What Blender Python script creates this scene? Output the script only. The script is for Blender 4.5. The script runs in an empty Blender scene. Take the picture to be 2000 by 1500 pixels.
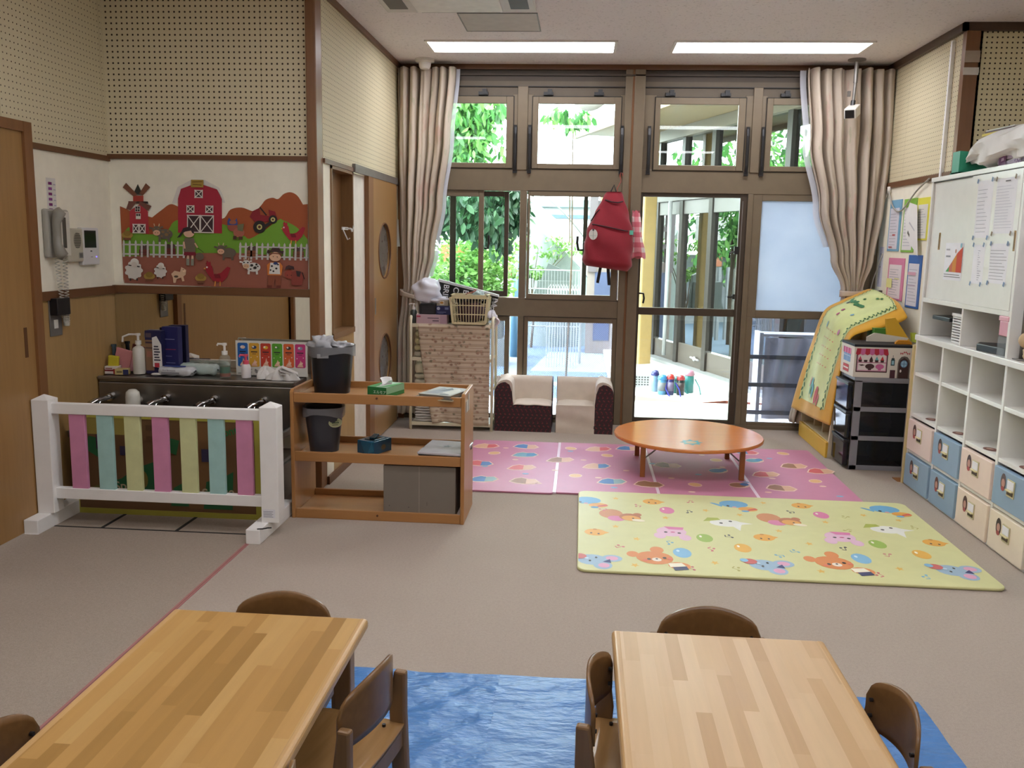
import bpy, math, random
from mathutils import Matrix, Vector
random.seed(7)
S=bpy.context.scene; COL=S.collection; PI=math.pi
# ---- camera ----
cd=bpy.data.cameras.new('camera'); cam=bpy.data.objects.new('camera',cd); COL.objects.link(cam)
cd.sensor_width=36; cd.lens=1746/2000*36; cd.clip_end=200
r_=(0.9967853,0.07789863,0.0187316); u_=(-0.03072753,0.15577646,0.98731429); w_=(-0.07399248,0.98471595,-0.15766932)
cam.matrix_world=Matrix(((r_[0],u_[0],-w_[0],0),(r_[1],u_[1],-w_[1],0),(r_[2],u_[2],-w_[2],1.5),(0,0,0,1)))
S.camera=cam
# ---- world, exposure ----
W=bpy.data.worlds.new('sky'); S.world=W; W.use_nodes=True; nt=W.node_tree; nt.nodes.clear()
bg=nt.nodes.new('ShaderNodeBackground'); wo=nt.nodes.new('ShaderNodeOutputWorld'); nt.links.new(bg.outputs[0],wo.inputs[0])
tc=nt.nodes.new('ShaderNodeTexCoord'); nz=nt.nodes.new('ShaderNodeTexNoise'); nz.inputs['Scale'].default_value=2.2; nz.inputs['Detail'].default_value=5
cr=nt.nodes.new('ShaderNodeValToRGB'); cr.color_ramp.elements[0].color=(.78,.87,1,1); cr.color_ramp.elements[1].color=(1,1,1,1)
cr.color_ramp.elements[0].position=.35; cr.color_ramp.elements[1].position=.6
nt.links.new(tc.outputs['Generated'],nz.inputs['Vector']); nt.links.new(nz.outputs['Fac'],cr.inputs['Fac']); nt.links.new(cr.outputs[0],bg.inputs[0])
bg.inputs[1].default_value=23.0
vs=S.view_settings; vs.view_transform='Standard'; vs.look='None'; vs.gamma=1; vs.exposure=0.24; vs.use_curve_mapping=False
LAMP_E=11.5
# ---- helpers ----
def lin(h,a=1):
    c=[int(h[i:i+2],16)/255 for i in (0,2,4)]
    return tuple(x/12.92 if x<=.04045 else ((x+.055)/1.055)**2.4 for x in c)+(a,)
class MB:
    def __init__(s,col='ffffff'): s.v=[];s.f=[];s.c=[];s.col=col;s.M=None
    def add(s,vs,fs,c=None):
        o=len(s.v)
        s.v+= [tuple(s.M@Vector(p)) for p in vs] if s.M else [tuple(p) for p in vs]
        s.f+=[tuple(i+o for i in f) for f in fs]; s.c+=[c or s.col]*len(fs); return s
    def box(s,x0,x1,y0,y1,z0,z1,c=None):
        return s.add([(x,y,z) for z in(z0,z1) for x,y in((x0,y0),(x1,y0),(x1,y1),(x0,y1))],[(3,2,1,0),(4,5,6,7),(0,1,5,4),(1,2,6,5),(2,3,7,6),(3,0,4,7)],c)
    def obox(s,p,size,rot=(0,0,0),c=None):
        m=Matrix.Translation(p)@Matrix.Rotation(rot[2],4,'Z')@Matrix.Rotation(rot[1],4,'Y')@Matrix.Rotation(rot[0],4,'X')
        k=s.M; s.M=(k@m) if k else m; a,b,d=[q/2 for q in size]; s.box(-a,a,-b,b,-d,d,c); s.M=k; return s
    def poly(s,pts,c=None): return s.add(pts,[tuple(range(len(pts)))],c)
    def prism(s,pts,h0,h1,ax='z',c=None):
        g={'z':lambda p,h:(p[0],p[1],h),'y':lambda p,h:(p[0],h,p[1]),'x':lambda p,h:(h,p[0],p[1])}[ax]; n=len(pts)
        return s.add([g(p,h0) for p in pts]+[g(p,h1) for p in pts],[tuple(range(n))[::-1],tuple(range(n,2*n))]+[(i,(i+1)%n,(i+1)%n+n,i+n) for i in range(n)],c)
    def tube(s,pts,r,c=None,n=8,closed=False):
        P=[Vector(p) for p in pts]; N=len(P); vs=[];fs=[];up=Vector((0,0,1)); R=r if isinstance(r,(list,tuple)) else [r]*N; ref=None
        for i,p in enumerate(P):
            d=(P[(i+1)%N]-P[i-1]) if closed else (P[min(i+1,N-1)]-P[max(i-1,0)])
            d.normalize()
            if ref is None: ref=d.orthogonal()
            a=(ref-d*ref.dot(d)); a=a.normalized() if a.length>1e-6 else d.orthogonal().normalized(); ref=a; b=d.cross(a)
            vs+=[p+(a*math.cos(2*PI*k/n)+b*math.sin(2*PI*k/n))*R[i] for k in range(n)]
        M_=N if closed else N-1
        for i in range(M_):
            j=(i+1)%N; fs+=[(i*n+k,i*n+(k+1)%n,j*n+(k+1)%n,j*n+k) for k in range(n)]
        if not closed: fs+=[tuple(range(n))[::-1],tuple((N-1)*n+k for k in range(n))]
        return s.add(vs,fs,c)
    def lathe(s,prof,n=24,cx=0,cy=0,c=None,cols=None,sx=1,sy=1):
        o=[]; 
        vs=[(cx+r*sx*math.cos(2*PI*k/n),cy+r*sy*math.sin(2*PI*k/n),z) for r,z in prof for k in range(n)]
        for i in range(len(prof)-1):
            s_=[(i*n+k,i*n+(k+1)%n,(i+1)*n+(k+1)%n,(i+1)*n+k) for k in range(n)]; o.append(s_)
        base=len(s.v); s.add(vs,[],c)
        for i,q in enumerate(o):
            s.f+=[tuple(a+base for a in f) for f in q]; s.c+=[(cols[i] if cols else c) or s.col]*n
        for idx,rev in((0,1),(len(prof)-1,0)):
            if prof[idx][0]>1e-5:
                f=tuple(base+idx*n+k for k in range(n)); s.f.append(f[::-1] if rev else f); s.c.append((cols[min(idx,len(cols)-1)] if cols else c) or s.col)
        return s
    def grid(s,fn,nu,nv,c=None):
        vs=[fn(i/nu,j/nv) for j in range(nv+1) for i in range(nu+1)]
        fs=[(j*(nu+1)+i,j*(nu+1)+i+1,(j+1)*(nu+1)+i+1,(j+1)*(nu+1)+i) for j in range(nv) for i in range(nu)]
        if callable(c):
            o=len(s.v); s.add(vs,[]); s.f+=[tuple(a+o for a in f) for f in fs]; s.c+=[c((k%nu+.5)/nu,(k//nu+.5)/nv) for k in range(len(fs))]; return s
        return s.add(vs,fs,c)
    def blob(s,p,r,c=None,n=12,m=8,w=0,seed=0):
        rx,ry,rz=r if isinstance(r,tuple) else (r,r,r); rd=random.Random(seed)
        ph=[rd.uniform(0,6) for _ in range(6)]
        def f(u,v):
            a=2*PI*u; b=PI*(v-.5); k=1+w*(math.sin(3*a+ph[0]+4*b)+math.sin(5*a+ph[1])*math.cos(3*b+ph[2])+.6*math.sin(9*b+ph[3]+2*a))*math.cos(b)
            return (p[0]+rx*k*math.cos(a)*math.cos(b),p[1]+ry*k*math.sin(a)*math.cos(b),p[2]+rz*k*math.sin(b))
        return s.grid(f,n,m,c)
    def build(s,name,mat,parent=None,bevel=0,smooth=0,solid=0,sub=0,seg=2,merge=0):
        me=bpy.data.meshes.new(name); me.from_pydata(s.v,[],s.f)
        ca=me.color_attributes.new('Col','FLOAT_COLOR','CORNER'); arr=[]
        cache={}
        for f,c in zip(s.f,s.c):
            if c not in cache: cache[c]=lin(c)
            arr+=list(cache[c])*len(f)
        if len(arr)==len(ca.data)*4: ca.data.foreach_set('color',arr)
        me.materials.append(MAT(mat)); 
        if smooth:
            me.polygons.foreach_set('use_smooth',[True]*len(me.polygons))
        o=bpy.data.objects.new(name,me); COL.objects.link(o)
        if merge or smooth: 
            m=o.modifiers.new('w','WELD'); m.merge_threshold=.00005
        if sub: m=o.modifiers.new('s','SUBSURF'); m.levels=m.render_levels=sub
        if solid: m=o.modifiers.new('t','SOLIDIFY'); m.thickness=solid; m.offset=0
        if bevel:
            m=o.modifiers.new('b','BEVEL'); m.width=bevel; m.segments=seg; m.limit_method='ANGLE'; m.angle_limit=.7
        if smooth==2:
            try: me.set_sharp_from_angle(angle=.9)
            except Exception: pass
        if parent: o.parent=parent
        return o
def F(o,u,v,n): return (Vector(o),Vector(u),Vector(v),Vector(n))
EPS=.0004
def ring(cx,cy,rx,ry,n=18,rot=0,a0=0,a1=2*PI):
    full=abs(a1-a0-2*PI)<1e-6; m=n if full else n+1
    q=[(math.cos(a0+(a1-a0)*k/n)*rx,math.sin(a0+(a1-a0)*k/n)*ry) for k in range(m)]
    c,s=math.cos(rot),math.sin(rot); return [(cx+x*c-y*s,cy+x*s+y*c) for x,y in q]
def draw(mb,shapes,fr,T=None,k0=1,eps=EPS):
    """flat printed shapes on a surface: e ellipse, p polygon, r rectangle, l line"""
    o,u,v,n=fr
    for i,sh in enumerate(shapes):
        t=sh[0]; c=sh[5] if t=='e' else sh[-1]
        if t=='e': pts=ring(sh[1],sh[2],sh[3],sh[4],16,sh[6] if len(sh)>6 else 0)
        elif t=='r': pts=[(sh[1],sh[2]),(sh[3],sh[2]),(sh[3],sh[4]),(sh[1],sh[4])]
        elif t=='l':
            (ax,ay),(bx,by),w=sh[1],sh[2],sh[3]/2; L=math.hypot(bx-ax,by-ay) or 1; nx,ny=-(by-ay)/L*w,(bx-ax)/L*w
            pts=[(ax+nx,ay+ny),(bx+nx,by+ny),(bx-nx,by-ny),(ax-nx,ay-ny)]
        else: pts=sh[1]
        if T: pts=[T(*p) for p in pts]
        mb.poly([o+u*x+v*y+n*((k0+i)*eps) for x,y in pts],c)
    return mb
def xf(cx,cy,sc=1,rot=0,flip=1):
    c,s=math.cos(rot),math.sin(rot); return lambda x,y:(cx+sc*(flip*x*c-y*s),cy+sc*(flip*x*s+y*c))
def text(mb,s,fr,x,y,size,c,rot=0,bold=0,align='LEFT',k=3):
    cu=bpy.data.curves.new('t','FONT'); cu.body=s; cu.size=size; cu.align_x=align; cu.offset=bold
    ob=bpy.data.objects.new('t',cu); me=bpy.data.meshes.new_from_object(ob); T=xf(x,y,1,rot)
    o,u,v,n=fr; vs=[]
    for q in me.vertices:
        a,b=T(q.co.x,q.co.y); vs.append(o+u*a+v*b+n*k*EPS)
    mb.add(vs,[tuple(p.vertices) for p in me.polygons],c)
    bpy.data.objects.remove(ob); bpy.data.curves.remove(cu); bpy.data.meshes.remove(me)
def star(cx,cy,r,c,n=5,rot=.3,k=.45): return ('p',[(cx+(r if i%2==0 else r*k)*math.cos(rot+i*PI/n),cy+(r if i%2==0 else r*k)*math.sin(rot+i*PI/n)) for i in range(2*n)],c)
def tag(o,label,cat,group=None,kind=None):
    o['label']=label; o['category']=cat
    if group: o['group']=group
    if kind: o['kind']=kind
    return o
def thing(name,label,cat,loc=(0,0,0),rz=0,group=None,kind=None):
    o=bpy.data.objects.new(name,None); COL.objects.link(o); o.location=loc; o.rotation_euler=(0,0,rz); o.empty_display_size=.05
    return tag(o,label,cat,group,kind)
def one(mb,name,mat,label,cat,group=None,loc=None,rz=0,kind=None,**k):
    o=mb.build(name,mat,**k); 
    if loc: o.location=loc
    o.rotation_euler[2]=rz
    return tag(o,label,cat,group,kind)
def st(mb,name,mat,label,cat='structure',**k):
    return tag(mb.build(name,mat,**k),label,cat,kind='structure')
def dup(root,loc,rz,label,group=None):
    r=root.copy(); COL.objects.link(r); r.location=loc; r.rotation_euler=(0,0,rz); r['label']=label
    if group: r['group']=group
    for ch in list(root.children):
        c=ch.copy(); COL.objects.link(c); c.parent=r
        for g in list(ch.children):
            d=g.copy(); COL.objects.link(d); d.parent=c
    return r
# ---- materials ----
_M={}
SPEC={}
def MAT(key):
    if key in _M: return _M[key]
    m=bpy.data.materials.new(key); m.use_nodes=True; _M[key]=m; nt=m.node_tree; N=nt.nodes; L=nt.links; N.clear()
    out=N.new('ShaderNodeOutputMaterial'); sp=dict(SPEC.get(key,{})); kind=sp.get('k','plain')
    def new(t,**kw):
        n=N.new(t)
        for a,b in kw.items(): setattr(n,a,b)
        return n
    b=new('ShaderNodeBsdfPrincipled'); b.inputs['Roughness'].default_value=sp.get('r',.6); b.inputs['Metallic'].default_value=sp.get('m',0)
    if 'spec' in sp: b.inputs['Specular IOR Level'].default_value=sp['spec']
    L.new(b.outputs[0],out.inputs[0]); tco=new('ShaderNodeTexCoord')
    def mapping(sc,src='Object'):
        mp=new('ShaderNodeMapping'); mp.inputs['Scale'].default_value=sc; L.new(tco.outputs[src],mp.inputs[0]); return mp.outputs[0]
    def noise(vec,scale,det=3):
        n=new('ShaderNodeTexNoise'); n.inputs['Scale'].default_value=scale; n.inputs['Detail'].default_value=det; L.new(vec,n.inputs['Vector']); return n.outputs['Fac']
    def mixc(f,a,bb,mode='MIX',fac=None):
        x=new('ShaderNodeMix',data_type='RGBA',blend_type=mode)
        if fac is not None: x.inputs[0].default_value=fac
        else: L.new(f,x.inputs[0])
        for s_,val in((6,a),(7,bb)):
            if isinstance(val,(tuple,list)): x.inputs[s_].default_value=val
            else: L.new(val,x.inputs[s_])
        return x.outputs[2]
    def ramp(f,stops):
        r=new('ShaderNodeValToRGB'); e=r.color_ramp.elements
        while len(e)<len(stops): e.new(.5)
        for q,(p,c) in zip(e,stops): q.position=p; q.color=c
        L.new(f,r.inputs[0]); return r.outputs[0]
    def math_(op,a,bb=None,cc=None):
        x=new('ShaderNodeMath',operation=op)
        for i,val in enumerate((a,bb,cc)):
            if val is None: continue
            if isinstance(val,(int,float)): x.inputs[i].default_value=val
            else: L.new(val,x.inputs[i])
        return x.outputs[0]
    def bump(h,st_,dist=.01):
        x=new('ShaderNodeBump'); x.inputs['Strength'].default_value=st_; x.inputs['Distance'].default_value=dist; L.new(h,x.inputs['Height']); L.new(x.outputs[0],b.inputs['Normal'])
    g=lambda v:(v,v,v,1)
    col=lin(sp['c']) if 'c' in sp else None
    if col is None:
        at=new('ShaderNodeAttribute',attribute_name='Col'); col=at.outputs['Color']
    if kind=='plain':
        v=sp.get('v',.06); f=noise(mapping((1,1,1)),sp.get('ns',14),4)
        L.new(mixc(None,col,ramp(f,[(.3,g(1-v*2)),(.7,g(1))]),'MULTIPLY',1),b.inputs['Base Color'])
        if sp.get('b'): bump(noise(mapping((1,1,1)),sp.get('bs',300),2),sp['b'],sp.get('bd',.002))
    elif kind=='wood':
        sc={'x':(1.2,14,14),'y':(14,1.2,14),'z':(14,14,1.2)}[sp.get('ax','x')]
        f=noise(mapping(sc),3,6); v=sp.get('v',.2)
        L.new(mixc(None,col,ramp(f,[(.3,(1-v,1-v*1.08,1-v*1.2,1)),(.7,g(1.0))]),'MULTIPLY',1),b.inputs['Base Color']); bump(f,.08,.002)
    elif kind=='stave':   # laminated table top
        w=new('ShaderNodeSeparateXYZ'); L.new(tco.outputs['Object'],w.inputs[0]); row=math_('FLOOR',math_('DIVIDE',math_('ADD',w.outputs[0],10),.0365))
        wn1=new('ShaderNodeTexWhiteNoise',noise_dimensions='1D'); oi=new('ShaderNodeObjectInfo'); row=math_('ADD',row,math_('FLOOR',math_('MULTIPLY',oi.outputs['Random'],97))); L.new(row,wn1.inputs['W']); co=math_('FLOOR',math_('ADD',math_('DIVIDE',math_('ADD',w.outputs[1],10),.42),wn1.outputs[0]))
        wn2=new('ShaderNodeTexWhiteNoise',noise_dimensions='2D'); cv=new('ShaderNodeCombineXYZ'); L.new(row,cv.inputs[0]); L.new(co,cv.inputs[1]); L.new(cv.outputs[0],wn2.inputs['Vector'])
        f=noise(mapping((30,2,30)),2,3); c=mixc(None,ramp(wn2.outputs[0],[(.0,lin(sp['c1'])),(.6,lin(sp['c2'])),(1,lin(sp['c3']))]),ramp(f,[(.3,g(.93)),(.7,g(1))]),'MULTIPLY',1)
        L.new(c,b.inputs['Base Color']); f2=noise(mapping((1,1,1)),9,4); L.new(ramp(f2,[(.3,g(.31)),(.7,g(.36))]),b.inputs['Roughness'])
    elif kind=='peg':
        w=new('ShaderNodeSeparateXYZ'); L.new(tco.outputs['Object'],w.inputs[0]); ua=w.outputs[0] if sp['ax']=='x' else w.outputs[1]; p=.031
        def cell(o): return math_('MULTIPLY',math_('SUBTRACT',math_('FRACT',math_('ADD',math_('DIVIDE',o,p),50)),.5),p)
        a=cell(ua); c_=cell(w.outputs[2]); d=math_('SQRT',math_('ADD',math_('MULTIPLY',a,a),math_('MULTIPLY',c_,c_)))
        hole=math_('LESS_THAN',d,sp.get('hr',.0042))
        seam=math_('LESS_THAN',math_('ABSOLUTE',math_('SUBTRACT',math_('FRACT',math_('ADD',math_('DIVIDE',math_('ADD',ua,sp.get('off',0)),.93),50)),.5)),.0018)
        f=noise(mapping((1,1,1)),2,3); base=mixc(f,col,mixc(None,col,g(.93),'MULTIPLY',1))
        c2=mixc(seam,base,mixc(None,base,(.7,.66,.6,1),'MULTIPLY',1)); L.new(mixc(hole,c2,lin('3a2c18')),b.inputs['Base Color']); bump(math_('SUBTRACT',1,hole),.5,.003)
    elif kind=='carpet':
        f=noise(mapping((1,1,1)),420,2); f2=noise(mapping((1,1,1)),1.6,5); f3=noise(mapping((1,1,1)),90,2)
        c=mixc(f2,col,mixc(None,col,(.90,.89,.88,1),'MULTIPLY',1)); c=mixc(None,c,ramp(f,[(.3,g(.80)),(.7,g(1.06))]),'MULTIPLY',1); c=mixc(None,c,ramp(f3,[(.2,g(.9)),(.6,g(1))]),'MULTIPLY',1)
        L.new(c,b.inputs['Base Color']); bump(f,.6,.004)
    elif kind=='ceil':
        f=noise(mapping((1,1,1)),60,3); L.new(mixc(None,col,ramp(f,[(.28,g(.72)),(.42,g(1))]),'MULTIPLY',1),b.inputs['Base Color']); bump(noise(mapping((1,1,1)),120,3),.4,.003)
    elif kind=='fabric':
        sc=sp.get('ws',900); w1=new('ShaderNodeTexWave'); w1.inputs['Scale'].default_value=sc/6; L.new(mapping((1,1,1)),w1.inputs[0])
        f=noise(mapping((1,1,1)),12,4); f2=noise(mapping((1,1,1)),sc/3,2); L.new(mixc(None,col,ramp(f,[(.3,g(.9)),(.7,g(1))]),'MULTIPLY',1),b.inputs['Base Color']); bump(f2,.35,.003)
        b.inputs['Sheen Weight'].default_value=.25
    elif kind=='curtain':
        f=noise(mapping((9,9,3.5)),1,3); f2=noise(mapping((20,20,8)),1,2)
        c=mixc(ramp(f,[(.60,g(0)),(.66,g(.28))]),col,lin('c98a7c')); c=mixc(ramp(f2,[(.66,g(0)),(.70,g(.35))]),c,lin('a9b18c')); L.new(c,b.inputs['Base Color']); bump(noise(mapping((1,1,1)),400,2),.2,.002)
        tr=new('ShaderNodeBsdfTranslucent'); L.new(c,tr.inputs[0]); ms=new('ShaderNodeMixShader'); ms.inputs[0].default_value=.18; L.new(b.outputs[0],ms.inputs[1]); L.new(tr.outputs[0],ms.inputs[2]); L.new(ms.outputs[0],out.inputs[0])
    elif kind=='floral':  # rack cover: rows of small printed flowers
        vec=mapping(sp.get('sc',(22,1,30))); vo=new('ShaderNodeTexVoronoi'); vo.inputs['Scale'].default_value=1; L.new(vec,vo.inputs['Vector'])
        w=new('ShaderNodeSeparateXYZ'); L.new(mapping((1,1,1)),w.inputs[0])
        band=math_('SINE',math_('MULTIPLY',w.outputs[2],140)); c=mixc(ramp(band,[(.45,g(0)),(.6,g(.55))]),lin('cdbda6'),lin('a88d72'))
        c=mixc(ramp(vo.outputs['Distance'],[(.2,g(.85)),(.42,g(0))]),c,ramp(noise(mapping((30,30,30)),1,2),[(.4,lin('8a6654')),(.5,lin('bf9c86')),(.6,lin('6d6c56'))])); 
        ln=math_('SINE',math_('MULTIPLY',w.outputs[2],210)); c=mixc(ramp(ln,[(.85,g(0)),(.95,g(.5))]),c,lin('7a5a4c')); L.new(c,b.inputs['Base Color'])
    elif kind=='brocade':
        vec=mapping((24,24,24)); w=new('ShaderNodeSeparateXYZ'); L.new(vec,w.inputs[0])
        s1=math_('MULTIPLY',math_('SINE',math_('ADD',math_('MULTIPLY',w.outputs[0],7.2),math_('SINE',math_('MULTIPLY',w.outputs[2],6)))),math_('SINE',math_('MULTIPLY',w.outputs[2],4.2))); s2=math_('ADD',s1,math_('MULTIPLY',math_('SINE',math_('MULTIPLY',w.outputs[2],12)),.3))
        c=ramp(s2,[(.0,lin('38282a')),(.35,lin('401f24')),(.7,lin('622a30')),(1,lin('6e3636'))]); L.new(c,b.inputs['Base Color']); bump(noise(mapping((1,1,1)),500,2),.3,.002)
    elif kind in('glass','wired'):
        fr=new('ShaderNodeFresnel'); fr.inputs[0].default_value=sp.get('ior',1.45); t=new('ShaderNodeBsdfTransparent'); t.inputs[0].default_value=lin(sp.get('c','f4faf8')); gl=new('ShaderNodeBsdfGlossy'); gl.inputs['Roughness'].default_value=sp.get('r',.01)
        ms=new('ShaderNodeMixShader'); L.new(math_('MULTIPLY',fr.outputs[0],sp.get('fm',1)),ms.inputs[0]); L.new(t.outputs[0],ms.inputs[1]); L.new(gl.outputs[0],ms.inputs[2]); last=ms.outputs[0]
        if kind=='wired':
            w=new('ShaderNodeSeparateXYZ'); L.new(tco.outputs['Object'],w.inputs[0]); df=new('ShaderNodeBsdfDiffuse'); df.inputs[0].default_value=lin('c8d4dc'); hz=None
            for sg in(1,-1):
                q=math_('ABSOLUTE',math_('SUBTRACT',math_('FRACT',math_('DIVIDE',math_('ADD',math_('MULTIPLY',w.outputs[0],sg),math_('ADD',w.outputs[2],50)),.018)),.5)); e=math_('LESS_THAN',q,.09); hz=e if hz is None else math_('MAXIMUM',hz,e)
            m2=new('ShaderNodeMixShader'); L.new(math_('ADD',math_('MULTIPLY',hz,.25),.10),m2.inputs[0]); L.new(last,m2.inputs[1]); L.new(df.outputs[0],m2.inputs[2]); last=m2.outputs[0]
        L.new(last,out.inputs[0])
    elif kind=='frost':
        f=noise(mapping((1,1,1)),3,4); t=new('ShaderNodeBsdfTranslucent'); c=ramp(f,[(.3,lin('b2bcc8')),(.7,lin('bfc7d0'))]); L.new(c,t.inputs[0]); L.new(c,b.inputs['Base Color']); b.inputs['Roughness'].default_value=.3
        ms=new('ShaderNodeMixShader'); ms.inputs[0].default_value=.6; L.new(b.outputs[0],ms.inputs[1]); L.new(t.outputs[0],ms.inputs[2]); L.new(ms.outputs[0],out.inputs[0])
    elif kind=='clearplastic':
        L.new(col,b.inputs['Base Color']) if not isinstance(col,tuple) else setattr(b.inputs['Base Color'],'default_value',col); t=new('ShaderNodeBsdfTransparent')
        ms=new('ShaderNodeMixShader'); ms.inputs[0].default_value=sp.get('a',.5); L.new(t.outputs[0],ms.inputs[1]); L.new(b.outputs[0],ms.inputs[2]); L.new(ms.outputs[0],out.inputs[0])
    elif kind=='leaf':
        at=new('ShaderNodeAttribute',attribute_name='Col'); L.new(at.outputs[0],b.inputs['Base Color']); t=new('ShaderNodeBsdfTranslucent'); L.new(at.outputs[0],t.inputs[0])
        ms=new('ShaderNodeMixShader'); ms.inputs[0].default_value=.45; L.new(b.outputs[0],ms.inputs[1]); L.new(t.outputs[0],ms.inputs[2]); L.new(ms.outputs[0],out.inputs[0])
    elif kind=='deck':
        w=new('ShaderNodeSeparateXYZ'); L.new(tco.outputs['Object'],w.inputs[0]); q=math_('FRACT',math_('DIVIDE',math_('ADD',math_('MULTIPLY',w.outputs[0],.31),math_('ADD',w.outputs[1],20)),.12)); L.new(mixc(math_('LESS_THAN',q,.07),col,lin('9a948e')),b.inputs['Base Color'])
    elif kind=='emit':
        e=new('ShaderNodeEmission'); e.inputs[0].default_value=lin(sp['c']); e.inputs[1].default_value=sp['e']; L.new(e.outputs[0],out.inputs[0])
    elif kind=='sheet':  # blue plastic leisure sheet
        f=noise(mapping((3,7,1)),2.2,6); f2=noise(mapping((1,1,1)),26,3); L.new(mixc(None,col,ramp(f2,[(.3,g(.88)),(.7,g(1))]),'MULTIPLY',1),b.inputs['Base Color']); bump(math_('ADD',f,math_('MULTIPLY',f2,.08)),sp.get('bst',.5),.03)
    return m
SPEC.update({
 'paint':dict(r=.5),'gloss':dict(r=.25),'matte':dict(r=.85),'print':dict(r=.5,v=.02),'paperm':dict(r=.8,v=.02),
 'carpet':dict(k='carpet',c='baac9f',r=.95,spec=.1),'ceil':dict(k='ceil',c='e9e3e4',r=.95),
 'peg_x':dict(k='peg',ax='x',c='e2d6b4',off=.45,r=.7,hr=.0055),'peg_y':dict(k='peg',ax='y',c='dacfae',r=.7,hr=.0036),'peg_r':dict(k='peg',ax='x',c='e6dab2',off=.3,r=.7,hr=.0055),
 'cream':dict(c='f4eedb',r=.8,v=.03),'veneer':dict(k='wood',c='b08e5a',ax='z',r=.35,v=.12),'doorwood':dict(k='wood',c='a07a4a',ax='z',r=.35,v=.12),
 'trim':dict(k='wood',c='875c38',ax='z',r=.4,v=.15),'trimx':dict(k='wood',c='6f4a2e',ax='x',r=.4,v=.15),'trimy':dict(k='wood',c='6f4a2e',ax='y',r=.4,v=.15),
 'bronze':dict(c='796b57',r=.42,m=.2,v=.04),'bronzed':dict(c='4a3e32',r=.45,m=.2,v=.04),'blackp':dict(c='1c1b1d',r=.4),
 'steel':dict(c='8f8a84',r=.3,m=.9,v=.06),'chrome':dict(c='c8c8c8',r=.12,m=1,v=.01),'greym':dict(c='8a8682',r=.4,m=.6),
 'white':dict(c='f0eeea',r=.45,v=.02),'whiteg':dict(c='eceae4',r=.3,v=.02),'shelfwood':dict(k='wood',c='ae7b48',ax='x',r=.35,v=.12),'shelfwoodz':dict(k='wood',c='ae7b48',ax='z',r=.35,v=.12),
 'stave':dict(k='stave',c1='c59d60',c2='b88c4e',c3='a1783e'),'stave_sheen':dict(k='stave',c1='d8b98e',c2='cfac7e',c3='c09a6a'),'tabledge':dict(k='wood',c='c8a06a',ax='y',r=.35,v=.15),'chairply':dict(k='wood',c='83603a',ax='y',r=.3,v=.2),'chairleg':dict(k='wood',c='8e6c48',ax='z',r=.4,v=.2),'chairseat':dict(k='wood',c='b48a58',ax='x',r=.16,v=.2),
 'tablewood':dict(k='wood',c='cf7d3c',ax='x',r=.22,v=.08),'mirror':dict(c='d8d4cc',r=.015,m=1,v=0),
 'sheet':dict(k='sheet',c='4f85c4',r=.28,bst=1.0),'sheetsmooth':dict(k='sheet',c='4f86c8',r=.35,bst=.12),
 'curtain':dict(k='curtain',c='d4c6b6',r=.9),'sheer':dict(k='clearplastic',c='dfe3ee',r=.9,a=.75),
 'floral':dict(k='floral',r=.9),'brocade':dict(k='brocade',r=.85),'canvas':dict(k='fabric',c='dccfbf',r=.9),'vfabric':dict(k='fabric',r=.9),
 'glass':dict(k='glass',c='f2faf6'),'glassout':dict(k='glass',c='c4d4ca',ior=2.2,fm=2.0),'wired':dict(k='wired',c='eef6ff',c2=''),'frost':dict(k='frost'),'smoke':dict(k='clearplastic',c='1a1c20',a=.6,r=.12),'clearp':dict(k='clearplastic',a=.22,r=.15),'baglike':dict(k='clearplastic',a=.85,r=.35),
 'leaf':dict(k='leaf',r=.5),'bark':dict(c='5a4a3a',r=.9,v=.2),'lamp':dict(k='emit',c='fbfaff',e=LAMP_E),'led':dict(k='emit',c='8a7cff',e=1.5),
 'carpetl':dict(k='carpet',c='ac9e90',r=.95,spec=.1),'niche':dict(k='wood',c='84603a',ax='z',r=.45,v=.15),'trimdark':dict(k='wood',c='4f3a2a',ax='y',r=.4,v=.15),'wired2':dict(k='glass',c='e6ecf6',ior=1.5),
 'baglike2':dict(k='clearplastic',a=.6,r=.3),'tableleg':dict(k='wood',c='9a5c2c',ax='z',r=.4,v=.15),'smoke2':dict(k='clearplastic',a=.9,r=.08),'sheetsmooth2':dict(k='sheet',c='4b80be',r=.3,bst=.7),'deckw':dict(k='deck',c='dcdad6',r=.8),'wingf':dict(r=.5,m=.1,v=.03),'bronzem':dict(c='5f5343',r=.45,m=.2,v=.04),'matvinyl':dict(r=.5,spec=.35,v=.02,b=.15,bs=260,bd=.001),'plastic':dict(r=.35,v=.03),'redcloth':dict(k='fabric',c='8c1426',r=.85),'ground':dict(r=.9,v=.08,ns=4),
})
# ================= room shell =================
CZ=2.89; XL=-2.77; XR=2.34; YB=7.42; XM=-1.52; YR=-3.2; XRR=5.0
st(MB().box(XL-.1,XRR,YR-.1,7.50,-.06,0),'floor','carpet','beige looped carpet floor of the nursery room','floor')
st(MB().box(XL-.1,XRR,YR-.1,7.50,CZ,CZ+.08),'ceiling','ceil','off-white speckled board ceiling','ceiling')
st(MB('a8706c').box(-1.616,-1.595,-1,5.0,0,.002).box(-1.606,-1.603,-1,5.0,.002,.003,'8f5f5a'),'trim_1','matte','pinkish seam line running along the carpet','carpet seam')
st(MB('8a7c70').box(-2.77,-1.613,-1,4.9,0,.0012),'trim_2','carpetl','slightly greyer carpet strip left of the seam','carpet')
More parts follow.
